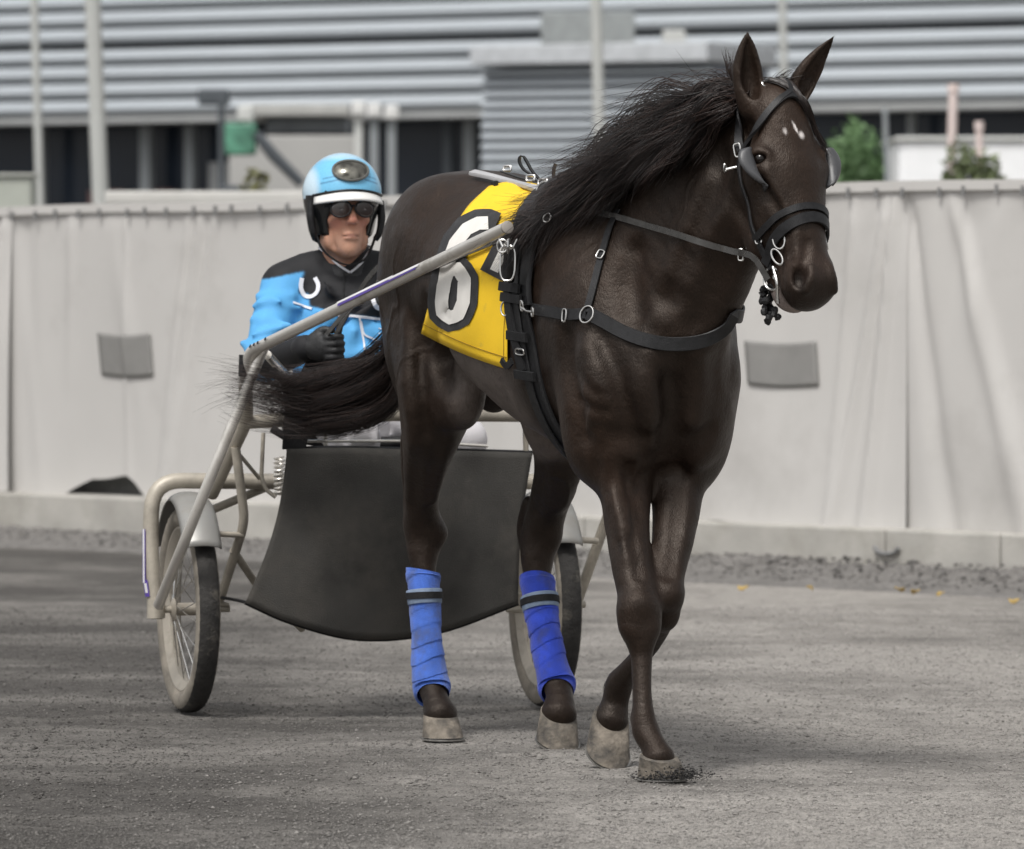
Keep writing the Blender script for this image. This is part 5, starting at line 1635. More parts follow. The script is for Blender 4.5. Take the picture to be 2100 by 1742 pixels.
for sg in (-1, 1):
    hd_strap('cheekpiece', [(sg * 0.10, -0.12, 0.13), (sg * 0.108, -0.125, 0.22), (sg * 0.095, -0.135, 0.31), (sg * 0.078, -0.14, 0.40), (sg * 0.062, -0.135, 0.475)], 0.017, 0.005, 0.005)
    # blinker: a curved leather cup standing off the cheek
    mb = MB(); v, f = [], []; NA, NB = 15, 9
    for i in range(NA):
        a = i / (NA - 1)
        for j in range(NB):
            b = j / (NB - 1)
            ww = 0.074 * (math.sin(math.pi * (0.14 + 0.82 * a)) ** 0.45) * (1.10 - 0.30 * a) * (0.82 if sg > 0 else 1.0)
            v.append(HD(sg * (0.099 - 0.010 * a + ww * b * 0.95), -0.076 + 0.024 * b + 0.022 * math.sin(math.pi * b) + 0.012 * a, 0.165 + 0.120 * a + 0.018 * b * (0.4 - a)))
    f = [(i * NB + j, i * NB + j + 1, (i + 1) * NB + j + 1, (i + 1) * NB + j) for i in range(NA - 1) for j in range(NB - 1)]
    mb.add(v, f); o = mb.build('blinker', mat('blinker_leather', (0.065, 0.066, 0.070), 0.40, var=0.15, scale=30, bump=0.05, bscale=300), bri)
    md = o.modifiers.new('thick', 'SOLIDIFY'); md.thickness = 0.004
hd_strap('noseband', [(-0.072, -0.15, 0.385), (-0.072, -0.06, 0.362), (-0.04, -0.012, 0.35), (0.0, -0.003, 0.346), (0.04, -0.012, 0.35), (0.072, -0.06, 0.362), (0.072, -0.15, 0.385)], 0.020, 0.006, 0.004)
hd_strap('drop_noseband', [(-0.058, -0.15, 0.455), (-0.066, -0.075, 0.405), (-0.04, -0.012, 0.383), (0.0, -0.003, 0.376), (0.04, -0.012, 0.383), (0.066, -0.075, 0.405), (0.058, -0.15, 0.455)], 0.030, 0.007, 0.005)
for sg in (-1, 1):
    def hring(u, v_, w, ru, rw, nor=None, wr=0.0028, name='bridle_ring', tilt=0.0, sq=2.0):
        n_ = nrm(HL * sg * 0.8 + HN * 0.6) if nor is None else nor
        m_ = MB(); m_.tube(ring3(HD(sg * u, v_, w), n_, -HA + HL * tilt, ru, rw, 24, sq), wr, 8, closed=True); return m_.build(name, M_STEEL, bri)
    hring(0.074, -0.066, 0.418, 0.016, 0.024)
    hring(0.080, -0.080, 0.460, 0.012, 0.024, tilt=-0.6 * sg * -1, name='chain_link')
    hring(0.066, -0.140, 0.500, 0.026, 0.030, nor=nrm(HL * sg * 0.9 + HN * 0.4), wr=0.0035, name='bit_ring')
    m_ = MB(); q = spline(np.array([HD(sg * 0.072, -0.118, 0.475), HD(sg * 0.076, -0.108, 0.52), HD(sg * 0.072, -0.122, 0.55), HD(sg * 0.070, -0.130, 0.572)]), 14); m_.tube(q, np.linspace(0.004, 0.0055, 14), 8); m_.build('bit_shank', M_STEEL, bri)
    hring(0.088, -0.138, 0.395, 0.008, 0.007, sq=4, name='buckle')
    hring(0.106, -0.13, 0.145, 0.009, 0.018, sq=4, name='buckle')
    m_ = MB(); m_.tube([HD(sg * 0.104, -0.15, 0.185), HD(sg * 0.125, -0.17, 0.185)], 0.004, 8); m_.tube(ring3(HD(sg * 0.126, -0.172, 0.18), Hf, UPV, 0.004, 0.010), 0.0025, 8, closed=True); m_.build('blinker_stay', M_STEEL, bri)
m_ = MB(); m_.tube([HD(-0.07, -0.125, 0.50), HD(0, -0.128, 0.507), HD(0.07, -0.125, 0.50)], 0.006, 10); m_.build('bit_mouthpiece', M_STEEL, bri)
# chin strap with its cluster of rubber burrs
m_ = MB(); q = spline(np.array([HD(-0.062, -0.15, 0.515), HD(-0.045, -0.215, 0.50), HD(0.0, -0.235, 0.495), HD(0.045, -0.215, 0.50), HD(0.062, -0.15, 0.515)]), 22)
ribbon(m_, q, [-HN] * 22, 0.016, 0.006); m_.build('chin_strap', M_LEATHER, bri)
m_ = MB(); rr = np.random.default_rng(4)
for k in range(26):
    a = rr.random()
    c = HD(-0.055 + 0.03 * rr.random(), -0.20 - 0.035 * rr.random(), 0.500 + 0.085 * a)
    R_ = axes3(rr.normal(size=3), rr.normal(size=3), rr.normal(size=3))
    d = nrm(rr.normal(size=3))
    m_.tube([c, c + d * 0.011, c + d * 0.017], [0.010, 0.009, 0.003], 7)
m_.build('chin_burr', mat('black_rubber', (0.008, 0.008, 0.009), 0.6, var=0.2, bump=0.2, bscale=150), bri)
# curb at the poll
m_ = MB()
for a in (-0.03, 0.012): m_.tube(ring3(HD(a, -0.05, -0.012), nrm(HN + UPV * 0.3), HL, 0.007, 0.014, 16, 4), 0.003, 8, closed=True)
m_.build('poll_buckle', M_STEEL, bri)

# ---- reins
reins = empty('driving_reins', P(1580, 532, 15.95), 'long black reins from the bit past the neck back to the driver', 'reins')
M_REIN = mat('glossy_rein', (0.05, 0.048, 0.046), 0.16, var=0.25, scale=40, spec=0.8, coat=1.0)
HAND = P(668, 690, 18.22)
def rein(pts, w, name):
    q = spline(np.array(pts), 90)
    q = np.array([near(a, 0.006) if float(HV.sample(a)[0]) < 0.006 else a for a in q])
    mbx = MB(); T = np.gradient(q, axis=0)
    nn_ = np.cross(T, UPV); nn_ *= np.sign(nn_ @ np.array([0, -1.0, 0]))[:, None]
    ribbon(mbx, q, nn_, w, 0.004); return mbx.build(name, M_REIN, reins)
bitR = HD(-0.072, -0.150, 0.50)
rR = [bitR] + [surf(x, y, 0.008) if surf(x, y, 0.008) is not None else P(x, y, 16.0) for x, y in ((1545, 527), (1500, 515), (1440, 498), (1380, 478), (1318, 460), (1250, 441), (1185, 430))]
rR += [P(1122, 452, 16.50)] + [surf(x, y, 0.02) for x, y in ((1012, 497), (950, 522), (890, 549))] + [P(800, 590, 17.75), P(730, 622, 18.0), HAND]
rein(rR, 0.018, 'rein')
bitL = HD(0.072, -0.150, 0.50)
rein([bitL, near(HD(0.10, -0.30, 0.42), 0.03), near(HW(0.0, -0.22, 1.40), 0.02), near(HW(0.30, -0.20, 1.45), 0.02), near(HW(0.75, -0.24, 1.45), 0.03), near(HW(1.45, -0.18, 1.52), 0.02), P(840, 490, 17.95), P(811, 518, 18.02), P(754, 574, 18.10), HAND + [0.03, 0, 0]], 0.018, 'rein')
p = surf(1519, 523, 0.012)
if p is None: p = P(1519, 523, 16.0)
hardware('rein_buckle', [ring3(p, (-0.3, -0.95, 0), UPV, 0.007, 0.015, 18, 4)], 0.0026, reins)

# ---- leg wraps
def wrap(p, r, i0, i1, extra, label, m, seed):
    pp_ = list(p[i0:i1 + 1]) + [p[i1] * 0.45 + p[i1 + 1] * 0.55]; rr0 = list(r[i0:i1 + 1]) + [r[i1] * 0.90]
    q = spline(np.hstack([np.array(pp_), np.array(rr0)[:, None]]), 120)
    root = empty('leg_wrap', q[-1, :3], label, 'leg wrap', 'blue wraps on the hind legs')
    mbx = MB(); rr_ = np.random.default_rng(seed)
    n = 72; v, f = [], []
    T = np.gradient(q[:, :3], axis=0); T /= np.linalg.norm(T, axis=1)[:, None]
    turns = 8.0
    for i in range(120):
        t = T[i]; fw = nrm(FW - t * (FW @ t)); lt = np.cross(fw, t)
        for k in range(n):
            a = 2 * math.pi * k / n
            ph = (i / 119 * turns + k / n + 0.45 * math.sin(a + i * 0.015)) % 1.0
            step = (0.0022 + 0.0012 * math.sin(i * 0.07 + seed * 2)) * ph ** 0.8
            rad = q[i, 3] + extra + step + 0.0016 * math.sin(2 * a + i * 0.15 + seed)
            edge = 1.0 if 3 < i < 110 else (0.95 if i <= 3 else 1 - 0.014 * (i - 109))
            v.append(q[i, :3] + (lt * math.cos(a) * rad + fw * math.sin(a) * rad * 1.12) * edge - fw * 0.006 + t * 0.012 * math.sin(a + seed) * (max(0, (i - 100) / 20) + max(0, (8 - i) / 8)))
    for i in range(119):
        for k in range(n):
            k2 = (k + 1) % n
            f.append((i * n + k, i * n + k2, (i + 1) * n + k2, (i + 1) * n + k))
    mbx.add(v, f); mbx.build('bandage', m, root)
    for i, nm, m2, w, ex in ((24, 'fastening_strap', M_STRAP, 0.020, 0.0095),):
        t = T[i]; fw = nrm(FW - t * (FW @ t)); lt = np.cross(fw, t)
        c = q[i, :3] - fw * 0.006
        rad = q[i, 3] + extra + ex - 0.004
        pts = [c + lt * math.cos(a) * rad + fw * math.sin(a) * rad * 1.12 + t * 0.004 * math.sin(a) for a in np.linspace(0, 2 * math.pi, 33)[:-1]]
        m3 = MB(); ribbon(m3, pts, [x - c for x in pts], w, 0.003, closed=True); m3.build(nm, m2, root)
        m3 = MB(); pts2 = [c + t * 0.004 + lt * math.cos(a) * (rad - .002) + fw * math.sin(a) * (rad - .002) * 1.12 for a in np.linspace(0, 2 * math.pi, 33)[:-1]]
        ribbon(m3, pts2, [x - c for x in pts2], w + 0.022, 0.002, closed=True); m3.build('tape_band', mat('grey_tape', (0.20, 0.26, 0.36), 0.7, var=0.2, scale=40), root)
    return root
M_BLUE1 = mat('blue_bandage_light', (0.055, 0.145, 0.56), 0.85, var=0.25, scale=16, bump=0.4, bscale=380, dirt=(0.075, 0.105, 0.24), dirt_amt=0.40, dirt_scale=13, sheen=0.2)
M_BLUE2 = mat('blue_bandage_deep', (0.022, 0.060, 0.50), 0.85, var=0.25, scale=16, bump=0.4, bscale=380, dirt=(0.04, 0.055, 0.20), dirt_amt=0.35, dirt_scale=13, sheen=0.2)
wrap(RHp, RHr, 7, 10, 0.0125, 'lighter blue bandage on the hind leg in front of the cart\'s black screen', M_BLUE1, 1)
wrap(LHp, LHr, 7, 10, 0.012, 'deep blue bandage on the lifted hind leg beside the cart wheel', M_BLUE2, 2)
# ================================================================== two-wheeled cart
SY = math.radians(12)
SB = np.array([-math.sin(SY), math.cos(SY), 0]); SR = np.array([-math.cos(SY), -math.sin(SY), 0])
SF = -SB
WR_ = 0.318
WL = np.array([-0.995, 18.56, WR_]); WRt = np.array([0.102, 18.79, WR_])
M_TUBE = mat('dusty_champagne_tube', (0.44, 0.40, 0.335), 0.48, metal=0.2, var=0.10, scale=7, bump=0.04, bscale=120, dirt=(0.22, 0.20, 0.17), dirt_amt=0.35, dirt_scale=5)
M_SHAFT = mat('brushed_shaft', (0.74, 0.71, 0.66), 0.33, metal=0.6, var=0.06, scale=10, bump=0.03, bscale=200, dirt=(0.42, 0.39, 0.34), dirt_amt=0.2, dirt_scale=6)
M_TYRE = mat('tyre_rubber', (0.030, 0.028, 0.026), 0.85, var=0.35, scale=30, bump=0.35, bscale=110, dirt=(0.16, 0.145, 0.12), dirt_amt=0.12, dirt_scale=11)
M_WALL = mat('dusty_sidewall', (0.235, 0.21, 0.175), 0.9, var=0.25, scale=16, bump=0.2, bscale=90, dirt=(0.09, 0.08, 0.07), dirt_amt=0.2, dirt_scale=9)
M_RIM = mat('dusty_rim', (0.44, 0.40, 0.34), 0.5, metal=0.3, var=0.12, scale=10, dirt=(0.25, 0.22, 0.18), dirt_amt=0.3, dirt_scale=8)
M_FEND = mat('painted_fender', (0.30, 0.295, 0.28), 0.42, metal=0.3, var=0.08, scale=8, dirt=(0.28, 0.26, 0.23), dirt_amt=0.35, dirt_scale=7)
M_SCREEN = mat('black_mesh_screen', (0.070, 0.067, 0.062), 0.92, var=0.28, scale=5, bump=0.6, bscale=420, dirt=(0.105, 0.097, 0.086), dirt_amt=0.38, dirt_scale=3.5, spec=0.2)
M_CHROME = M_STEEL
M_PURPLE = mat('purple_print', (0.10, 0.06, 0.32), 0.5)
M_PAPER = mat('white_decal', (0.70, 0.69, 0.70), 0.45)
cart = empty('sulky_cart', (WL + WRt) / 2 * [1, 1, 0], 'dusty tube-framed two-wheeled racing cart with a black mud screen behind the horse', 'cart')
def T(name, pts, r, m=None, n=14, rad=0.05, parent=None):
    mb = MB(); q = rnd_path([P(*a) if abs(a[0]) > 50 else np.array(a) for a in pts], rad, 7) if len(pts) > 2 else np.array([P(*a) for a in pts])
    rr = r if np.isscalar(r) else np.interp(np.linspace(0, 1, len(q)), np.linspace(0, 1, len(r)), r)
    mb.tube(q, rr, n); return mb.build(name, m or M_TUBE, parent or cart)

def wheel(c, name='wheel'):
    root = MB()
    wy = math.radians(15.5)
    ax_ = np.array([-math.cos(wy), -math.sin(wy), 0]); up = np.array([0, 0, 1.0]); fw = np.array([math.sin(wy), -math.cos(wy), 0])
    def circ(rad, off, a): return c + ax_ * off + (fw * math.cos(a) + up * math.sin(a)) * rad
    # tyre: rounded section, tread knobs cut as shallow blocks
    NA, prof = 120, []
    mi = []
    pr = [(0.249, 0.020), (0.258, 0.031), (0.276, 0.037), (0.294, 0.036), (0.307, 0.031), (0.315, 0.020), (0.318, 0.007), (0.318, -0.007), (0.315, -0.020), (0.307, -0.031), (0.294, -0.036), (0.276, -0.037), (0.258, -0.031), (0.249, -0.020)]
    v, f = [], []
    for i in range(NA):
        a = 2 * math.pi * i / NA
        for k, (r_, o_) in enumerate(pr):
            notch = 0.004 if (4 <= k <= 9 and (i + (k > 6)) % 2 == 0) else 0.0
            v.append(circ(r_ - notch, o_, a))
    n = len(pr)
    for i in range(NA):
        j = (i + 1) % NA
        for k in range(n):
            k2 = (k + 1) % n
            f.append((i * n + k, i * n + k2, j * n + k2, j * n + k)); mi.append(0 if 4 <= k <= 8 else 1)
    tyre = MB(); tyre.v, tyre.f, tyre.mi = [tuple(x) for x in v], f, mi
    w = tyre.build(name, [M_TYRE, M_WALL], cart)
    w.name = 'wheel'
    m = MB(); v, f = [], []
    pr2 = [(0.252, 0.020), (0.256, 0.026), (0.249, 0.027), (0.232, 0.018), (0.222, 0.010), (0.222, -0.010), (0.232, -0.018), (0.249, -0.027), (0.256, -0.026), (0.252, -0.020)]
    for i in range(72):
        a = 2 * math.pi * i / 72
        for r_, o_ in pr2: v.append(circ(r_, o_, a))
    n = len(pr2)
    for i in range(72):
        j = (i + 1) % 72
        for k in range(n):
            k2 = (k + 1) % n; f.append((i * n + k, i * n + k2, j * n + k2, j * n + k))
    m.add(v, f); m.build('rim', M_RIM, w)
    m = MB(); m.tube([c - ax_ * 0.055, c - ax_ * 0.045, c - ax_ * 0.04, c + ax_ * 0.04, c + ax_ * 0.045, c + ax_ * 0.055], [0.020, 0.036, 0.020, 0.020, 0.036, 0.020], 18); m.build('hub', M_RIM, w)
    for k in range(32):
        a = 2 * math.pi * k / 32; sd = 1 if k % 2 else -1; b = a + (0.5 if (k // 2) % 2 else -0.5)
        m = MB(); m.tube([circ(0.034, sd * 0.043, b), circ(0.224, sd * 0.004, a)], 0.0015, 5); m.build('spoke', M_CHROME, w)
    m = MB(); m.tube([c - ax_ * 0.13, c + ax_ * 0.115], 0.011, 12); m.build('axle', M_TUBE, w)
    return w
wheel(WL); wheel(WRt)

def fender(c):
    ax_ = SR; up = np.array([0, 0, 1.0]); fw = SF
    v, f = [], []; NA, NK = 30, 13
    for i in range(NA):
        a = math.radians(36 + 112 * i / (NA - 1))
        ease = min(1, 0.72 + i * 0.08, 0.72 + (NA - 1 - i) * 0.08)
        for k in range(NK):
            t = -1 + 2 * k / (NK - 1)
            rad = 0.328 + 0.030 * math.sqrt(max(0, 1 - t * t * 0.98)) * ease
            v.append(c + ax_ * (t * 0.057 - 0.002) + (fw * math.cos(a) + up * math.sin(a)) * rad)
    f = [(i * NK + k, i * NK + k + 1, (i + 1) * NK + k + 1, (i + 1) * NK + k) for i in range(NA - 1) for k in range(NK - 1)]
    m = MB(); m.add(v, f); o = m.build('fender', M_FEND, cart); md = o.modifiers.new('t', 'SOLIDIFY'); md.thickness = 0.004
    return o
fender(WL); fender(WRt)

# near shaft, elbow and the legs of the frame
tip = P(1040, 467, 16.45)
sh = rnd_path([tip, P(512, 722, 18.12), P(503, 790, 18.16)], 0.07, 9)
mb = MB(); mb.tube(sh, np.interp(np.linspace(0, 1, len(sh)), [0, 1], [0.0172, 0.0225]), 18); shaft = mb.build('shaft', M_SHAFT, cart)
d = nrm(sh[1] - sh[0])
mb = MB(); mb.tube([tip - d * 0.006, tip - d * 0.004, tip + d * 0.004], [0.015, 0.0178, 0.0178], 18); mb.build('end_cap', mat('shaft_cap', (0.33, 0.30, 0.27), 0.6, var=0.1, scale=30), shaft)
# holes near the elbow
e = P(512, 722, 18.12); dd = nrm(tip - e)
for k, t in enumerate((0.055, 0.085, 0.115, 0.175)):
    c = e + dd * t; n_ = nrm(np.array([-0.25, -0.93, 0.35]) - dd * (dd @ np.array([-0.25, -0.93, 0.35])))
    mb = MB(); mb.tube([c + n_ * 0.0205, c + n_ * 0.0228], [0.0055, 0.0055], 10); mb.build('hole', mat('hole_black', (0.008, 0.008, 0.008), 0.8) if k == 0 and 'hole_black' not in bpy.data.materials else bpy.data.materials['hole_black'], shaft)
# printed strip along the shaft
def shaft_strip(t0, t1, a0, a1, m, off, name):
    mbx = MB(); v, f = [], []; K = 5; n_ = 18
    L = np.linalg.norm(tip - e)
    base = nrm(np.array([-0.25, -0.93, 0.35]) - dd * (dd @ np.array([-0.25, -0.93, 0.35]))); side = np.cross(dd, base)
    side = side if side[2] > 0 else -side
    for i in range(n_):
        t = t0 + (t1 - t0) * i / (n_ - 1); c = e + dd * L * t; r_ = 0.0225 + (0.0172 - 0.0225) * t + off
        for k in range(K):
            a = a0 + (a1 - a0) * k / (K - 1); v.append(c + (base * math.cos(a) + side * math.sin(a)) * r_)
    f = [(i * K + k, (i + 1) * K + k, (i + 1) * K + k + 1, i * K + k + 1) for i in range(n_ - 1) for k in range(K - 1)]
    mbx.add(v, f); return mbx.build(name, m, shaft)
shaft_strip(0.39, 0.69, -0.35, 0.30, M_PURPLE, 0.0008, 'decal')
shaft_strip(0.385, 0.50, 0.02, 0.42, M_PAPER, 0.0014, 'decal_band'); shaft_strip(0.49, 0.60, 0.00, 0.45, M_PAPER, 0.0016, 'decal_band'); shaft_strip(0.59, 0.70, -0.10, 0.30, M_PAPER, 0.0014, 'decal_band')
mb = MB(); q = P(498, 735, 18.13); mb.tube([q + [0.002, 0, 0.01], q + [0.0, 0, -0.055]], 0.014, 10); mb.build('plug', M_LEATHER, shaft)
T('frame_leg', [(503, 780, 18.16), (506, 862, 18.30), (434, 1014, 18.60)], 0.021)
T('frame_strut', [(541, 712, 18.11), (430, 984, 18.13), (376, 1117, 18.20), (325, 1242, 18.47)], 0.0165, M_SHAFT, rad=0.12)
T('arch', [(320, 1262, 18.53), (308, 1130, 18.53), (312, 985, 18.54), (450, 987, 18.60), (800, 990, 18.70), (1105, 988, 18.80)], 0.0245, rad=0.17)
mb = MB(); p = P(320, 1248, 18.53); mb.tube([p + [0, 0, 0.03], p - [0, 0, 0.03]], 0.028, 16); mb.build('axle_bracket', M_TUBE, cart)
mb = MB(); mb.tube([p - [0, 0, 0.0305], p - [0, 0, 0.032]], 0.022, 16); mb.build('bracket_hole', bpy.data.materials['hole_black'], cart)
T('wheel_stay', [(483, 917, 18.38), (491, 978, 18.40), (501, 1060, 18.44), (497, 1088, 18.46), (452, 1228, 18.57)], 0.0145, rad=0.06)
T('thin_stay', [(485, 925, 18.38), (532, 982, 18.45)], 0.006)
T('fender_bar', [(386, 1092, 18.40), (498, 1098, 18.46)], 0.009)
T('lower_brace', [(478, 1128, 18.49), (530, 1205, 18.62), (620, 1290, 18.8)], 0.0125)
T('diagonal_brace', [(545, 1000, 18.66), (425, 1050, 18.62)], 0.0135)
T('stirrup', [(540, 888, 18.45), (536, 980, 18.45), (545, 1005, 18.45), (566, 1020, 18.45)], 0.0065, rad=0.04)
T('side_tube', [(548, 728, 18.14), (600, 785, 18.45), (640, 830, 18.65)], 0.0135, M_SHAFT)
T('crossbar', [(505, 866, 18.30), (800, 850, 18.42), (1085, 852, 18.55)], 0.0215)
T('crossbar_end', [(1077, 850, 18.55), (1079, 935, 18.57)], 0.009)
mb = MB(); hx = [P(573, 1016, 18.55) + np.array([0.014 * math.cos(a), 0.014 * math.sin(a), 0.118 * a / 56.0]) for a in np.linspace(0, 56, 220)]
mb.tube(hx, 0.0042, 6); mb.build('coil_spring', M_SHAFT, cart)
# far side of the frame
T('frame_strut', [(1292, 930, 18.70), (1182, 1240, 18.80)], 0.0165)
T('fender_bar', [(1132, 1104, 18.60), (1224, 1110, 18.72)], 0.010)
mb = MB(); p = P(1064, 1240, 18.70); mb.tube([p + [0, 0, 0.035], p - [0, 0, 0.026]], 0.026, 16); mb.build('axle_bracket', M_TUBE, cart)
mb = MB(); mb.tube([P(1038, 1252, 18.66), P(1066, 1250, 18.68)], [0.006, 0.012], 10); mb.build('axle_bolt', M_TUBE, cart)
mb = MB(); mb.tube([P(444, 1237, 18.58), P(470, 1241, 18.58)], [0.012, 0.006], 10); mb.build('axle_bolt', M_TUBE, cart)
ft = HW(0.36, -0.335, 1.46)
mb = MB(); q = rnd_path([ft, P(1120, 722, 18.40), P(1125, 850, 18.50), P(1150, 990, 18.8)], 0.09, 8); mb.tube(q, np.interp(np.linspace(0, 1, len(q)), [0, 1], [0.0172, 0.0225]), 16); mb.build('far_shaft', M_SHAFT, cart)
# decal on the arch
def tube_strip(p0, p1, r, a0, a1, m, name, off=0.001):
    p0, p1 = np.array(p0), np.array(p1); d_ = nrm(p1 - p0); b_ = nrm(np.array([-0.35, -0.93, 0]) - d_ * (d_ @ np.array([-0.35, -0.93, 0]))); s_ = np.cross(d_, b_)
    mbx = MB(); v = []
    for i in range(8):
        for k in range(5):
            a = a0 + (a1 - a0) * k / 4; v.append(p0 + (p1 - p0) * i / 7 + (b_ * math.cos(a) + s_ * math.sin(a)) * (r + off))
    mbx.add(v, [(i * 5 + k, (i + 1) * 5 + k, (i + 1) * 5 + k + 1, i * 5 + k + 1) for i in range(7) for k in range(4)]); return mbx.build(name, m, cart)
a_, b_ = P(308.5, 1085, 18.53), P(309, 1195, 18.53)
for s0 in (1, -1):
    pass
tube_strip(a_, b_, 0.0245, 0.25, 0.9, M_PURPLE, 'decal'); tube_strip(a_, b_, 0.0245, 0.38, 0.72, M_PAPER, 'decal', 0.0016)
tube_strip(P(309.5, 1188, 18.53), P(314, 1222, 18.53), 0.0245, 0.0, 0.75, M_PURPLE, 'decal', 0.0020); tube_strip(P(310, 1194, 18.53), P(313, 1214, 18.53), 0.0245, 0.15, 0.55, M_PAPER, 'decal', 0.0026)
# mud screen
top_ = [(588, 921), (700, 919), (830, 922), (960, 925), (1092, 929)]
bot_ = [(503, 1236), (600, 1278), (740, 1311), (900, 1296), (1062, 1238)]
tp, bt = spline(np.array([(a, b, 0) for a, b in top_]), 44), spline(np.array([(a, b, 0) for a, b in bot_]), 44)
mb = MB(); v = []; NR = 26
for i in range(NR):
    f_ = i / (NR - 1)
    for j in range(44):
        g_ = j / 43
        x = tp[j][0] * (1 - f_) + bt[j][0] * f_; y = tp[j][1] * (1 - f_) + bt[j][1] * f_
        edge = 4 * g_ * (1 - g_)
        x += (1 - edge) * 22 * math.sin(math.pi * f_) * (0.8 if g_ < 0.5 else -0.4)
        Yd = 18.24 + 0.28 * g_ - 0.05 * math.sin(math.pi * f_) * edge + 0.012 * math.sin(g_ * 9 + f_ * 2)
        v.append(P(x, y, Yd))
mb.add(v, [(i * 44 + j, i * 44 + j + 1, (i + 1) * 44 + j + 1, (i + 1) * 44 + j) for i in range(NR - 1) for j in range(43)])
scr = mb.build('mud_screen', M_SCREEN, cart); md = scr.modifiers.new('t', 'SOLIDIFY'); md.thickness = 0.004
mb = MB(); mb.tube([P(x, y, 18.29 + 0.28 * j / 43) for j, (x, y, _) in enumerate(tp)], 0.007, 8); mb.build('hem', M_STRAP, scr)
mb = MB(); mb.tube([P(x, y, 18.29 + 0.28 * j / 43) for j, (x, y, _) in enumerate(bt)], 0.007, 8); mb.build('hem', M_STRAP, scr)
T('screen_tie', [(506, 1236, 18.30), (480, 1230, 18.42), (455, 1226, 18.55)], 0.005, M_STRAP)
# black upper apron round the driver's knees
def sheet(name, poly, Y0, Y1, m, parent):
    mbx = MB(); v = [P(x, y, Y0 + (Y1 - Y0) * (x - 570) / 500) for x, y in poly]; mbx.add(v, [tuple(range(len(v)))]); o = mbx.build(name, m, parent, False)
    md = o.modifiers.new('t', 'SOLIDIFY'); md.thickness = 0.008; md.offset = 0; return o
M_APRON = mat('black_apron', (0.012, 0.012, 0.013), 0.85, var=0.3, scale=20, bump=0.2, bscale=300, spec=0.25)
sheet('apron', [(579, 922), (585, 830), (606, 785), (634, 731), (660, 735), (760, 734), (860, 731), (860, 746), (748, 750), (690, 756), (668, 790), (642, 850), (626, 922)], 18.26, 18.5, M_APRON, cart)
T('apron_strap', [(558, 880, 18.3), (600, 905, 18.28)], 0.012, M_STRAP)
T('guard_bar', [(600, 905, 18.34), (830, 905, 18.42), (1000, 915, 18.5)], 0.005, M_SHAFT)
for x in (668, 832): T('guard_post', [(x, 862, 18.38), (x, 922, 18.38)], 0.006, M_SHAFT)
T('footrest_strap', [(560, 760, 18.2), (640, 840, 18.4)], 0.012, M_STRAP)
# seat
SEAT = (WL + WRt) / 2 + SB * 0.16
mb = MB(); v = []; n1s, n2s = 12, 12
for i in range(n1s):
    for j in range(n2s):
        a, b = -1 + 2 * i / (n1s - 1), -1 + 2 * j / (n2s - 1)
        v.append(SEAT * [1, 1, 0] + SR * a * 0.22 + SB * b * 0.17 + np.array([0, 0, 0.80 + 0.03 * a * a + (0.16 * max(0, b - 0.4) ** 1.3)]))
mb.add(v, [(i * n2s + j, (i + 1) * n2s + j, (i + 1) * n2s + j + 1, i * n2s + j + 1) for i in range(n1s - 1) for j in range(n2s - 1)])
o = mb.build('seat', M_LEATHER, cart); md = o.modifiers.new('t', 'SOLIDIFY'); md.thickness = 0.04
for sg in (-1, 1):
    mb = MB(); c = SEAT * [1, 1, 0] + SR * 0.15 * sg
    mb.tube(rnd_path([c + [0, 0, 0.77], c + SF * 0.05 + [0, 0, 0.72], c + SF * 0.18 + SR * 0.1 * sg + np.array([0, 0, 0.71])], 0.05), 0.014, 10); mb.build('seat_support', M_TUBE, cart)
# ================================================================== the driver
DY = math.radians(16)
Df = np.array([math.sin(DY), -math.cos(DY), 0]); Dr = np.array([math.cos(DY), math.sin(DY), 0]); Z3 = np.array([0, 0, 1.0])
TY = math.radians(8)
Tf = np.array([math.sin(TY), -math.cos(TY), 0]); Tr = np.array([math.cos(TY), math.sin(TY), 0])
HD0 = P(704, 437, 18.74)
HS = 1.07
def DH(u, v, w): return HD0 + (Dr * u + Df * v + Z3 * w) * HS
RD = axes3(Dr, Df, Z3); RT = axes3(Tr, Tf, Z3)
DV = Vol(np.arange(-0.90, -0.12, 0.0045), np.arange(18.50, 19.02, 0.0045), np.arange(1.22, 1.70, 0.0045))
s = HS
def de(c, r, k=0.012, sub=False, R=RD): DV.ell(DH(*c), np.array(r) * s, R, k, sub)
de((0, -0.012, 0.055), (0.076, 0.096, 0.092), 0)
de((0, 0.022, -0.045), (0.055, 0.074, 0.088), 0.03)
de((0, 0.040, -0.094), (0.036, 0.046, 0.034), 0.03)
de((0, 0.074, -0.106), (0.020, 0.017, 0.018), 0.02)
for g in (-1, 1):
    de((g * 0.041, 0.060, -0.020), (0.022, 0.024, 0.020), 0.02)
    de((g * 0.052, 0.010, -0.080), (0.014, 0.040, 0.030), 0.03)
    de((g * 0.032, 0.096, 0.012), (0.018, 0.012, 0.012), 0.015, True)
    de((g * 0.014, 0.098, -0.028), (0.010, 0.011, 0.009), 0.008)
    de((g * 0.080, -0.012, -0.008), (0.011, 0.024, 0.032), 0.008)
    DV.chain([DH(g * 0.020, 0.103, -0.030), DH(g * 0.030, 0.096, -0.050), DH(g * 0.036, 0.086, -0.082)], [0.004, 0.0045, 0.003], 0.012, sub=True)
    DV.chain([DH(g * 0.050, 0.080, -0.030), DH(g * 0.054, 0.062, -0.062), DH(g * 0.046, 0.058, -0.095)], [0.004, 0.006, 0.004], 0.02, sub=True)
    de((g * 0.007, 0.104, -0.036), (0.004, 0.006, 0.004), 0.004, True)
DV.rcone(DH(-0.034, 0.083, 0.032), DH(0.034, 0.083, 0.032), 0.011, 0.011, 0.02)
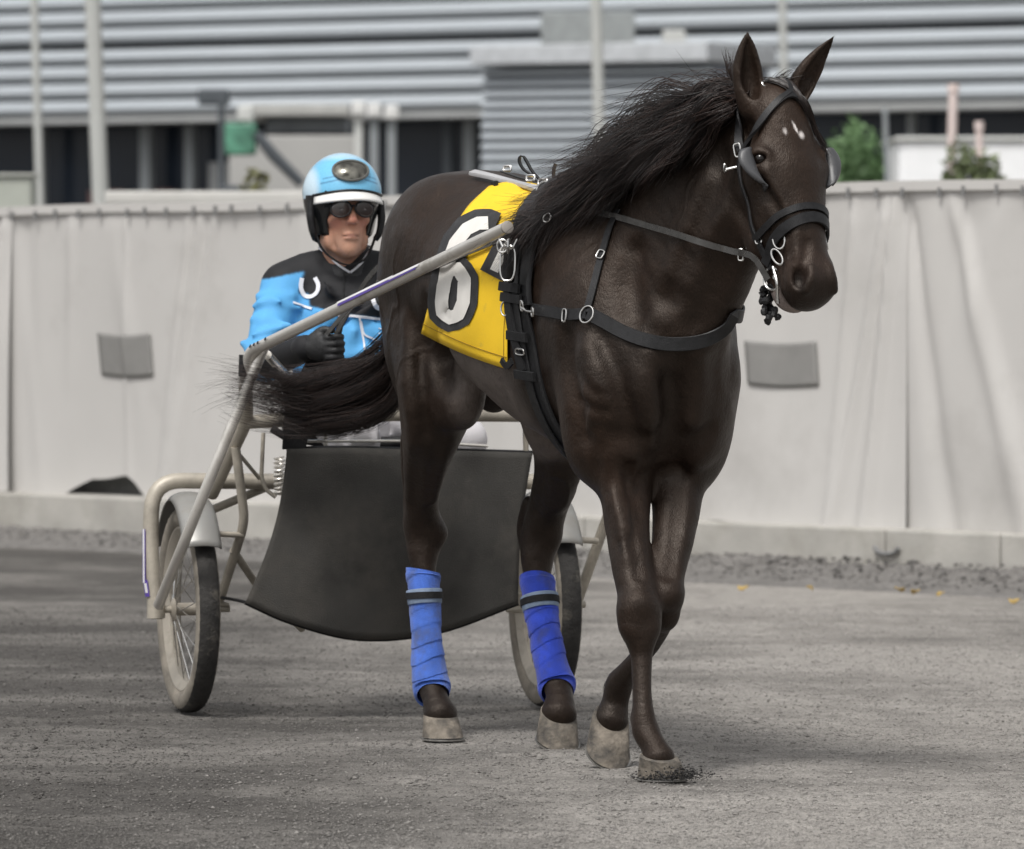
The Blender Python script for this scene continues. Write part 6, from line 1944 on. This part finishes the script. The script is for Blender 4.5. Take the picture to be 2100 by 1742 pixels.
DV.rcone(DH(0, 0.088, 0.022), DH(0, 0.114, -0.022), 0.010, 0.0135, 0.012)
de((0, 0.092, -0.062), (0.024, 0.010, 0.0055), 0.010)
de((0, 0.091, -0.073), (0.021, 0.010, 0.0065), 0.010)
DV.chain([DH(-0.028, 0.084, -0.070), DH(0, 0.104, -0.0665), DH(0.028, 0.084, -0.070)], [0.0022] * 3, 0.004, sub=True)
DV.rcone(DH(0, -0.02, -0.07), DH(0.0, -0.045, -0.20), 0.053, 0.060, 0.03)
DV.ell(DH(0, -0.05, -0.25), [0.14, 0.09, 0.07], RT, 0.04)
me = DV.mesh('person', 2)
pv = np.empty(len(me.vertices) * 3, np.float32); me.vertices.foreach_get('co', pv); pv = pv.reshape(-1, 3).astype(float)
lc = ((pv - HD0) @ RD.T) / HS
skin = np.array([0.64, 0.345, 0.23])
c = np.repeat(skin[None], len(pv), 0) * (1 + 0.10 * vnoise(pv, 60, 41) + 0.05 * vnoise(pv, 170, 42))[:, None]
red = np.exp(-((np.abs(lc[:, 0]) - 0.04) / 0.022) ** 2 - ((lc[:, 2] + 0.03) / 0.025) ** 2) + np.exp(-(lc[:, 0] / 0.016) ** 2 - ((lc[:, 2] + 0.02) / 0.02) ** 2)
c = mixc(c, np.array([0.50, 0.20, 0.145]), np.clip(red, 0, 1) * 0.85 * (lc[:, 1] > 0.02))
lips = np.exp(-(lc[:, 0] / 0.022) ** 2 - ((lc[:, 2] + 0.067) / 0.008) ** 2) * (lc[:, 1] > 0.06)
c = mixc(c, np.array([0.33, 0.13, 0.11]), np.clip(lips, 0, 1) * 0.7)
stub = (1 - smooth(lc[:, 2], -0.085, -0.05)) * (lc[:, 1] > -0.02) * smooth(lc[:, 2], -0.16, -0.11)
c = mixc(c, np.array([0.30, 0.19, 0.155]), stub * 0.35)
paint(me, np.clip(c, 0, 1))
def attr_mat(name, rough, bump=0.1, bscale=200, sss=0.0, spec=0.4):
    m, nt, b = mat_new(name); N, L = nt.nodes, nt.links
    a = N.new('ShaderNodeAttribute'); a.attribute_name = 'coat'; tc = N.new('ShaderNodeTexCoord')
    no = N.new('ShaderNodeTexNoise'); no.inputs['Scale'].default_value = bscale; no.inputs['Detail'].default_value = 4; L.new(tc.outputs['Object'], no.inputs['Vector'])
    h = N.new('ShaderNodeHueSaturation'); mr = N.new('ShaderNodeMapRange'); mr.inputs['To Min'].default_value = 0.85; mr.inputs['To Max'].default_value = 1.15
    L.new(no.outputs['Fac'], mr.inputs['Value']); L.new(mr.outputs[0], h.inputs['Value']); L.new(a.outputs['Color'], h.inputs['Color']); L.new(h.outputs[0], b.inputs['Base Color'])
    bp = N.new('ShaderNodeBump'); bp.inputs['Strength'].default_value = bump; bp.inputs['Distance'].default_value = 0.004; L.new(no.outputs['Fac'], bp.inputs['Height']); L.new(bp.outputs[0], b.inputs['Normal'])
    b.inputs['Roughness'].default_value = rough; b.inputs['Specular IOR Level'].default_value = spec; b.inputs['Subsurface Weight'].default_value = sss
    if sss: b.inputs['Subsurface Radius'].default_value = (0.02, 0.008, 0.004); b.inputs['Subsurface Scale'].default_value = 0.3
    return m
person = link('person', me, attr_mat('skin', 0.5, 0.08, 260, 0.15))
tag(person, 'driver in a light blue and black racing jacket and white trousers seated in the cart', 'person')

# ---- jacket
JV = Vol(np.arange(-0.92, 0.02, 0.0046), np.arange(18.16, 19.04, 0.0046), np.arange(0.84, 1.52, 0.0046))
NB = P(708, 556, 18.80)                                       # base of the neck
def TB(u, v, w): return NB + Tr * u + Tf * v + Z3 * w
JV.etube([TB(0, 0.0, -0.03), TB(0.005, 0.02, -0.16), TB(0.015, 0.03, -0.30), TB(0.02, 0.0, -0.44), TB(0.02, -0.03, -0.53)], [0.150, 0.182, 0.182, 0.188, 0.195], [0.085, 0.118, 0.130, 0.135, 0.14], Tf, 0.0, n=18)
for g in (-1, 1):
    JV.chain([TB(g * 0.05, -0.01, 0.015), TB(g * 0.12, -0.01, -0.005), TB(g * 0.185, -0.005, -0.045)], [0.052, 0.062, 0.068], 0.04)
JV.etube([TB(0, 0.0, -0.02), TB(0, 0.012, 0.045)], [0.078, 0.066], [0.068, 0.062], Tf, 0.03, n=6)      # collar
SHL, SHR = TB(-0.188, 0.0, -0.055), TB(0.188, 0.0, -0.055)
ELL, WRL = P(543, 742, 18.60), P(628, 714, 18.27)
ELR, WRR = SHR + np.array([0.06, -0.14, -0.25]), P(850, 722, 18.34)
for a, b, c_ in ((SHL, ELL, WRL), (SHR, ELR, WRR)):
    JV.chain([a, a * 0.5 + b * 0.5 + np.array([-0.012 if a is SHL else 0.012, 0, 0]), b], [0.068, 0.064, 0.056], 0.04)
    JV.chain([b, b * 0.5 + c_ * 0.5, c_], [0.056, 0.050, 0.040], 0.03)
rj = np.random.default_rng(12)
for k in range(34):                                          # creases
    a = TB(rj.uniform(-0.09, 0.17), 0.11 + 0.02 * rj.random(), rj.uniform(-0.42, -0.08)); d = nrm(rj.normal(size=3) * [1, 0.2, 0.7]) * rj.uniform(0.04, 0.09)
    a = a - JV.grad(a)[0] * JV.sample(a)[0]
    JV.chain([a - d * 1.3, a, a + d * 1.3], [0.002, 0.006, 0.002], 0.035, sub=bool(k % 2))
for k in range(9):
    t = rj.uniform(0.35, 0.82); b = SHL + (ELL - SHL) * t; d = nrm(np.array([rj.normal() * 0.3 - 0.3, -0.5, rj.normal()]))
    a = b + d * 0.062; tn = nrm(np.cross(d, nrm(ELL - SHL) + rj.normal(0, 0.4, 3))) * 0.04
    JV.chain([a - tn * 1.6, a + d * 0.004, a + tn * 1.6], [0.001, 0.004, 0.001], 0.03)
# open at the neck
JV.etube([TB(0, 0.012, 0.0), TB(0, 0.02, 0.09)], [0.060, 0.066], [0.052, 0.062], Tf, 0.006, n=6) if False else None
jm = JV.mesh('jacket', 2)
jv = np.empty(len(jm.vertices) * 3, np.float32); jm.vertices.foreach_get('co', jv); jv = jv.reshape(-1, 3).astype(float)
jl = (jv - NB) @ RT.T
blue = np.array([0.105, 0.385, 0.72]); blk = np.array([0.012, 0.012, 0.014]); wht = np.array([0.74, 0.74, 0.76])
cj = np.repeat(blue[None], len(jv), 0)
# black yoke over chest and shoulders, ending in a line across the chest; sleeves blue, forearms black
arm_l = smooth(-jl[:, 0], 0.125, 0.128) * (jl[:, 2] < 0.1)
edge_u = 0.148 + 0.10 * (jl[:, 2] + 0.02) * -1.0
insleeve = np.abs(jl[:, 0]) > np.clip(0.155 - 0.35 * np.maximum(jl[:, 2] + 0.06, 0) - 0.05 * np.maximum(-jl[:, 2] - 0.10, 0), 0.10, 0.2)
yoke_low = np.where(jl[:, 0] < 0.0, -0.137 - 0.23 * jl[:, 0], -0.137 - 0.10 * jl[:, 0])
yoke = (jl[:, 2] > yoke_low) & ~(insleeve & (jl[:, 2] < 0.005 - (np.abs(jl[:, 0]) - 0.1) * 0.2))
yoke &= ~((jl[:, 0] < -0.122) & (jl[:, 2] < -0.07))
cj[yoke] = blk
cj[jl[:, 2] < -0.415] = np.array([0.70, 0.68, 0.70])
# forearms
def segd(p, a, b):
    t = np.clip(((p - a) @ (b - a)) / ((b - a) @ (b - a)), 0, 1); return np.linalg.norm(p - a - t[:, None] * (b - a), axis=1), t
for a, b in ((ELL, WRL), (ELR, WRR)):
    dd_, tt = segd(jv, a, b); cj[(dd_ < 0.062) & (tt > 0.12)] = blk
_e = np.empty(len(jm.edges) * 2, np.int32); jm.edges.foreach_get('vertices', _e); _e = _e.reshape(-1, 2)
for _ in range(2):
    sm = np.stack([np.bincount(_e[:, 0], cj[_e[:, 1], q_], len(cj)) + np.bincount(_e[:, 1], cj[_e[:, 0], q_], len(cj)) for q_ in range(3)], 1)
    cj = 0.5 * cj + 0.5 * sm / np.maximum(np.bincount(_e[:, 0], minlength=len(cj)) + np.bincount(_e[:, 1], minlength=len(cj)), 1)[:, None]
paint(jm, cj)
jacket = link('jacket', jm, attr_mat('jacket_cloth', 0.72, 0.25, 420), person)
def on_jacket(x, y, iso=0.002, Y0=18.1, Y1=19.0): return JV.hit(CAMP, ray(x, y), Y0, Y1, iso, 0.002)
def jline(name, lst, w, thick=0.003, m=M_PAPER, parent=jacket, n=24, iso=0.0015):
    q = spline(np.hstack([np.array(lst, float), np.zeros((len(lst), 1))]), n); pts = []
    for a in q:
        p = on_jacket(a[0], a[1], iso)
        if p is not None and (not pts or np.linalg.norm(p - pts[-1]) < 0.08): pts.append(p)
    if len(pts) < 3: return None
    pts = np.array(pts); nn_ = JV.grad(pts, 0.01)
    for _ in range(3): nn_[1:-1] = (nn_[:-2] + nn_[2:] + 2 * nn_[1:-1]) / 4
    mbx = MB(); ribbon(mbx, pts, nn_, w, thick); return mbx.build(name, m, parent)
M_PIPE = mat('white_piping', (0.74, 0.75, 0.80), 0.6, var=0.04, scale=60)
jline('piping', [(601, 621), (618, 627), (640, 634)], 0.008, m=M_PIPE)
jline('piping', [(690, 646), (730, 649), (770, 654), (800, 657)], 0.008, m=M_PIPE)
cp = [TB(0.004, 0.083, -0.012), TB(-0.03, 0.078, 0.012), TB(-0.062, 0.050, 0.048), TB(-0.076, 0.0, 0.066), TB(-0.050, -0.062, 0.072), TB(0, -0.078, 0.074), TB(0.050, -0.062, 0.072), TB(0.076, 0.0, 0.066), TB(0.062, 0.050, 0.048), TB(0.034, 0.078, 0.012), TB(0.006, 0.084, -0.012)]
q = spline(np.array(cp), 60); cen = TB(0, 0, 0)
nn_ = np.array([nrm((a - cen) * [1, 1, 0]) + np.array([0, 0, 0.25]) for a in q])
mb = MB(); ribbon(mb, q - np.array([0, 0, 0.022]), nn_, 0.056, 0.006); mb.build('collar', M_BLACKCLOTH, jacket)
mb = MB(); ribbon(mb, q + np.array([0, 0, 0.006]) + nn_ * 0.003, nn_, 0.007, 0.005); mb.build('collar_edge', M_PIPE, jacket)
for nm, dx, dy in (('horseshoe_emblem', 0, 0), ('horseshoe_emblem', 148, 24)):
    jline(nm, [(619 + dx, 571 + dy), (617 + dx, 590 + dy), (624 + dx, 606 + dy), (638 + dx, 609 + dy), (650 + dx, 600 + dy), (653 + dx, 585 + dy), (646 + dx, 570 + dy)], 0.014, m=M_PIPE)
jline('pocket_edge', [(737, 651), (741, 678), (746, 702), (749, 728)], 0.006, m=M_PIPE)
jline('pocket_edge', [(740, 660), (746, 685), (762, 694), (782, 701), (796, 692)], 0.006, m=M_PIPE)
for yy in (674, 684): jline('pocket_stitching', [(776, yy), (786, yy + 2), (796, yy + 1)], 0.003, m=M_PIPE, n=8)
jline('front_zip', [(706, 560), (704, 600), (703, 640)], 0.006, 0.003, M_STRAP)

# ---- trousers and boots
LV = Vol(np.arange(-0.86, 0.14, 0.007), np.arange(18.30, 19.12, 0.007), np.arange(0.28, 1.0, 0.007))
hipL, hipR = TB(-0.09, -0.03, -0.42), TB(0.12, -0.03, -0.42)
knL, knR = P(728, 893, 18.54), P(948, 903, 18.66)
ftL, ftR = P(690, 1110, 18.66), P(920, 1110, 18.78)
LV.ell((hipL + hipR) / 2, [0.19, 0.14, 0.12], RT, 0.0)
for h, k_, f_ in ((hipL, knL, ftL), (hipR, knR, ftR)):
    LV.chain([h, h * 0.5 + k_ * 0.5 + np.array([0, 0, 0.01]), k_], [0.100, 0.092, 0.074], 0.05)
    LV.chain([k_, k_ * 0.5 + f_ * 0.5 + np.array([0, 0.02, 0]), f_], [0.066, 0.062, 0.045], 0.03)
    LV.chain([f_, f_ + np.array([0.01, -0.06, -0.045]), f_ + np.array([0.02, -0.12, -0.05])], [0.045, 0.045, 0.032], 0.03)
for k in range(30):
    a = knL + rj.normal(0, 0.09, 3) if k % 2 else knR + rj.normal(0, 0.09, 3)
    a = a - LV.grad(a)[0] * LV.sample(a)[0]; d = nrm(rj.normal(size=3)) * 0.05
    LV.rcone(a - d, a + d, 0.004, 0.003, 0.025, sub=bool(k % 3))
lm = LV.mesh('trousers', 2)
link('trousers', lm, mat('white_trousers', (0.70, 0.68, 0.70), 0.8, var=0.06, scale=14, bump=0.2, bscale=350), person)

# ---- gloved hands closed on the reins: palm, four curled fingers and a thumb
def hand(w, dirn, g):
    GV = Vol(*[np.arange(w[i] - 0.13, w[i] + 0.15, 0.0035) for i in range(3)])
    dirn = nrm(dirn); up = nrm(np.array([0.1 * g, -0.15, 1.0]) - dirn * (dirn @ np.array([0.1 * g, -0.15, 1.0]))); lat = np.cross(dirn, up)
    c = w + dirn * 0.055
    GV.rcone(w - dirn * 0.02, w + dirn * 0.02, 0.034, 0.030, 0.0)
    GV.ell(c, [0.046, 0.022, 0.042], axes3(dirn, lat, up), 0.02)
    for k in range(4):
        o_ = 0.030 - 0.020 * k; ln = (0.92, 1.0, 0.95, 0.78)[k]
        b = c + dirn * 0.036 + up * o_
        p = [b, b + dirn * 0.024 * ln - lat * g * 0.012, b + dirn * 0.026 * ln - lat * g * 0.036, b + dirn * 0.004 - lat * g * 0.044]
        GV.chain(p, [0.0115, 0.0110, 0.0105, 0.009], 0.006)
    GV.chain([c - dirn * 0.022 + up * 0.030, c + dirn * 0.005 + up * 0.052 - lat * g * 0.012, c + dirn * 0.032 + up * 0.050 - lat * g * 0.026], [0.016, 0.013, 0.010], 0.012)
    link('glove', GV.mesh('glove', 1), M_GLOVE, person)
M_GLOVE = mat('black_gloves', (0.014, 0.014, 0.015), 0.55, var=0.3, scale=40, bump=0.2, bscale=260)
hand(WRL, np.array([0.70, -0.65, 0.02]), 1); hand(WRR, np.array([-0.45, -0.85, -0.05]), -1)

# ---- sunglasses
glasses = empty('sunglasses', DH(0, 0.11, 0.012), 'dark wraparound sunglasses on the driver\'s face under the white peak', 'sunglasses')
M_LENS = mat('brown_lens', (0.035, 0.022, 0.020), 0.06, var=0.2, scale=20, spec=0.9, coat=1.0)
for g in (-1, 1):
    v, f = [], []; n_ = 26; R_ = 6
    for r_ in range(R_ + 1):
        for k in range(n_):
            a = 2 * math.pi * k / n_; q = r_ / R_
            u = g * 0.0345 + 0.029 * q * math.cos(a); w = 0.010 + 0.0215 * q * math.sin(a) * (1.0 if math.sin(a) > 0 else 1.05) - 0.003 * q * math.cos(a) * g
            v.append(DH(u, 0.117 - 5.2 * (abs(u) - 0.012) ** 2 * (1 if abs(u) > .012 else 0) * 1.0 - 0.4 * w * w, w))
    f = [(r_ * n_ + k, r_ * n_ + (k + 1) % n_, (r_ + 1) * n_ + (k + 1) % n_, (r_ + 1) * n_ + k) for r_ in range(R_) for k in range(n_)]
    mb = MB(); mb.add(v, f); o = mb.build('lens', M_LENS, glasses); md = o.modifiers.new('t', 'SOLIDIFY'); md.thickness = 0.002
    mb = MB(); mb.tube(np.array(v[-n_:]), 0.0030, 8, closed=True); mb.build('rim', M_LEATHER, glasses)
    mb = MB(); mb.tube(spline(np.array([DH(g * 0.062, 0.104, 0.018), DH(g * 0.076, 0.06, 0.018), DH(g * 0.080, 0.0, 0.014)]), 10), 0.004, 8); mb.build('temple', M_LEATHER, glasses)
mb = MB(); mb.tube([DH(-0.010, 0.119, 0.018), DH(0, 0.121, 0.020), DH(0.010, 0.119, 0.018)], 0.003, 8); mb.build('bridge', M_LEATHER, glasses)

# ---- helmet
helm = empty('racing_helmet', DH(0, 0, 0.15), 'light blue driving helmet with a white peak and goggles on the driver\'s head', 'helmet')
EV = Vol(np.arange(-0.72, -0.36, 0.0036), np.arange(18.50, 18.98, 0.0036), np.arange(1.40, 1.73, 0.0036))
hc = DH(0, -0.012, 0.058)
EV.ell(hc, np.array([0.118, 0.140, 0.124]), RD, 0.0)
EV.etube([DH(0, -0.02, 0.05), DH(0, -0.025, -0.02), DH(0, -0.03, -0.05)], [0.116, 0.106, 0.092], [0.132, 0.116, 0.100], Df, 0.02, n=8)
EV.ell(hc, np.array([0.096, 0.118, 0.104]), RD, 0.006, sub=True)
EV.etube([DH(0, -0.02, 0.02), DH(0, -0.02, -0.10)], [0.092, 0.088], [0.105, 0.10], Df, 0.004, n=6) if False else None
EV.rcone(DH(0, -0.01, 0.04), DH(0, -0.02, -0.10), 0.092, 0.090, 0.004, sub=True)
EV.ell(DH(0, 0.12, -0.045), np.array([0.088, 0.10, 0.090]), RD, 0.006, sub=True)
EV.ell(DH(0, 0.15, 0.0), np.array([0.094, 0.10, 0.052]), RD, 0.006, sub=True)
em = EV.mesh('shell', 1)
ev = np.empty(len(em.vertices) * 3, np.float32); em.vertices.foreach_get('co', ev); ev = ev.reshape(-1, 3).astype(float)
el = ((ev - HD0) @ RD.T) / HS
inner = np.linalg.norm((el - [0, -0.012, 0.058]) / [0.104, 0.124, 0.110], axis=1) < 1.0
low = el[:, 2] < 0.040 + 0.012 * (el[:, 1] > 0.0)
lightblue = np.array([0.165, 0.50, 0.76])
ce = np.repeat(lightblue[None], len(ev), 0)
wh = np.array([0.62, 0.76, 0.85])
ce = mixc(ce, wh, smooth(-el[:, 0], 0.080, 0.100) * 0.9)
ce = mixc(ce, wh, smooth(el[:, 2], 0.145, 0.165) * 0.6)
# thin painted pinstripes
st = np.exp(-((el[:, 2] - (0.092 - 0.25 * (np.abs(el[:, 0]) - 0.05))) / 0.0022) ** 2) * (np.abs(el[:, 0]) > 0.036) * (np.abs(el[:, 0]) < 0.085) * (el[:, 1] > 0)
st = np.maximum(st, np.exp(-((el[:, 2] - (0.104 - 0.25 * (np.abs(el[:, 0]) - 0.05))) / 0.0016) ** 2) * (np.abs(el[:, 0]) > 0.045) * (np.abs(el[:, 0]) < 0.080) * (el[:, 1] > 0))
ce = mixc(ce, np.array([0.03, 0.11, 0.25]), np.clip(st, 0, 1) * 0.8)
ce[low | inner] = np.array([0.013, 0.014, 0.015])
paint(em, ce)
shm = attr_mat('helmet_paint', 0.22, 0.0, 200, 0.0, 0.5); shm.node_tree.nodes['Principled BSDF'].inputs['Coat Weight'].default_value = 0.5
shell = link('shell', em, shm, helm)
# white peak
v, f = [], []; n_ = 22
for i in range(n_):
    a = math.radians(-62 + 124 * i / (n_ - 1)); tap = math.cos(a * 1.18) ** 0.5
    for k in range(5):
        t = k / 4; rx, ry = 0.113 + 0.010 * t * tap, 0.133 + 0.034 * t * tap
        v.append(DH(rx * math.sin(a), -0.012 + ry * math.cos(a), 0.062 - 0.024 * t - 0.018 * math.sin(a) ** 2))
f = [(i * 5 + k, i * 5 + k + 1, (i + 1) * 5 + k + 1, (i + 1) * 5 + k) for i in range(n_ - 1) for k in range(4)]
mb = MB(); mb.add(v, f); o = mb.build('peak', mat('white_peak', (0.78, 0.77, 0.74), 0.35, var=0.03), helm); md = o.modifiers.new('t', 'SOLIDIFY'); md.thickness = 0.006
mb = MB(); mb.tube([DH(0.114 * math.sin(a), -0.012 + 0.134 * math.cos(a), 0.064 - 0.018 * math.sin(a) ** 2) for a in np.radians(np.linspace(-64, 64, 24))], 0.004, 8); mb.build('peak_trim', M_LEATHER, helm)
# spare goggles pushed up: oval mirrored lens and dark rim
def helm_pt(x, y, iso=0.006): return EV.hit(CAMP, ray(x, y), 18.3, 19.0, iso, 0.002)
v, f = [], []; n_ = 30
for r_ in range(6):
    for k in range(n_):
        a = 2 * math.pi * k / n_; q = r_ / 5
        p = helm_pt(719 + 36 * q * math.cos(a) - 3 * q * math.sin(a), 350 + 20 * q * math.sin(a) + 3 * q * math.cos(a), 0.006 + 0.006 * (1 - q * q))
        v.append(p if p is not None else DH(0, 0.1, 0.11))
f = [(r_ * n_ + k, r_ * n_ + (k + 1) % n_, (r_ + 1) * n_ + (k + 1) % n_, (r_ + 1) * n_ + k) for r_ in range(5) for k in range(n_)]
mb = MB(); mb.add(v, f); mb.build('goggle_lens', mat('mirror_lens', (0.22, 0.21, 0.18), 0.10, metal=0.9, var=0.75, scale=32, detail=2), helm)
mb = MB(); mb.tube(np.array(v[-n_:]), 0.0045, 8, closed=True); mb.build('goggle_rim', mat('goggle_frame', (0.10, 0.10, 0.09), 0.4), helm)
# ear pads and chin strap
for g in (-1, 1):
    mb = MB(); q = spline(np.array([DH(g * 0.104, 0.03, 0.035), DH(g * 0.105, 0.035, -0.02), DH(g * 0.098, 0.035, -0.06), DH(g * 0.090, 0.025, -0.075)]), 14)
    mb.tube(q, np.interp(np.linspace(0, 1, 14), [0, .4, 1], [0.010, 0.013, 0.010]), 10); mb.build('side_padding', M_LEATHER, helm)
mb = MB(); q = spline(np.array([DH(-0.090, 0.03, -0.06), DH(-0.070, 0.04, -0.105), DH(-0.030, 0.055, -0.140), DH(0.010, 0.060, -0.148), DH(0.055, 0.05, -0.128), DH(0.090, 0.03, -0.06)]), 36)
T_ = np.gradient(q, axis=0); ribbon(mb, q, np.cross(np.cross(T_, Df), T_) * 0 + np.cross(T_, Df * 1.0) , 0.020, 0.004); mb.build('chin_strap', M_STRAP, helm)
for x, y in ((668, 394), (755, 400)):
    p = helm_pt(x, y, 0.002)
    if p is not None: mb = MB(); mb.tube([p, p + Df * 0.004], 0.004, 8); mb.build('stud', M_LEATHER, helm)

# ---- whip held upright in the rein hand, resting behind the shaft
whip = empty('driving_whip', P(690, 700, 18.24), 'thin black whip held by the driver beside his gloved hands', 'whip')
mb = MB(); mb.tube([P(686, 738, 18.24), P(692, 690, 18.23), P(701, 655, 18.24)], [0.012, 0.011, 0.009], 10); mb.build('grip', M_STRAP, whip)

# ================================================================== grit thrown up by the landing hoof
rk = np.random.default_rng(15)
c0 = G(1372, 1592, 0.012); pts = []
for k in range(1500):
    a = rk.uniform(0, 6.283); r_ = abs(rk.normal(0, 1))
    pts.append(c0 + np.array([0.055 * r_ * math.cos(a) + 0.01, 0.06 * r_ * math.sin(a) - 0.05, abs(rk.normal(0, 0.016)) * math.exp(-0.3 * r_)]))
scatter('thrown_grit', np.array(pts), np.clip(rk.lognormal(-5.9, 0.35, 1500), 0.0014, 0.006), stone_mat('thrown_grit', (0.012, 0.012, 0.012), (0.075, 0.072, 0.07)), 16)
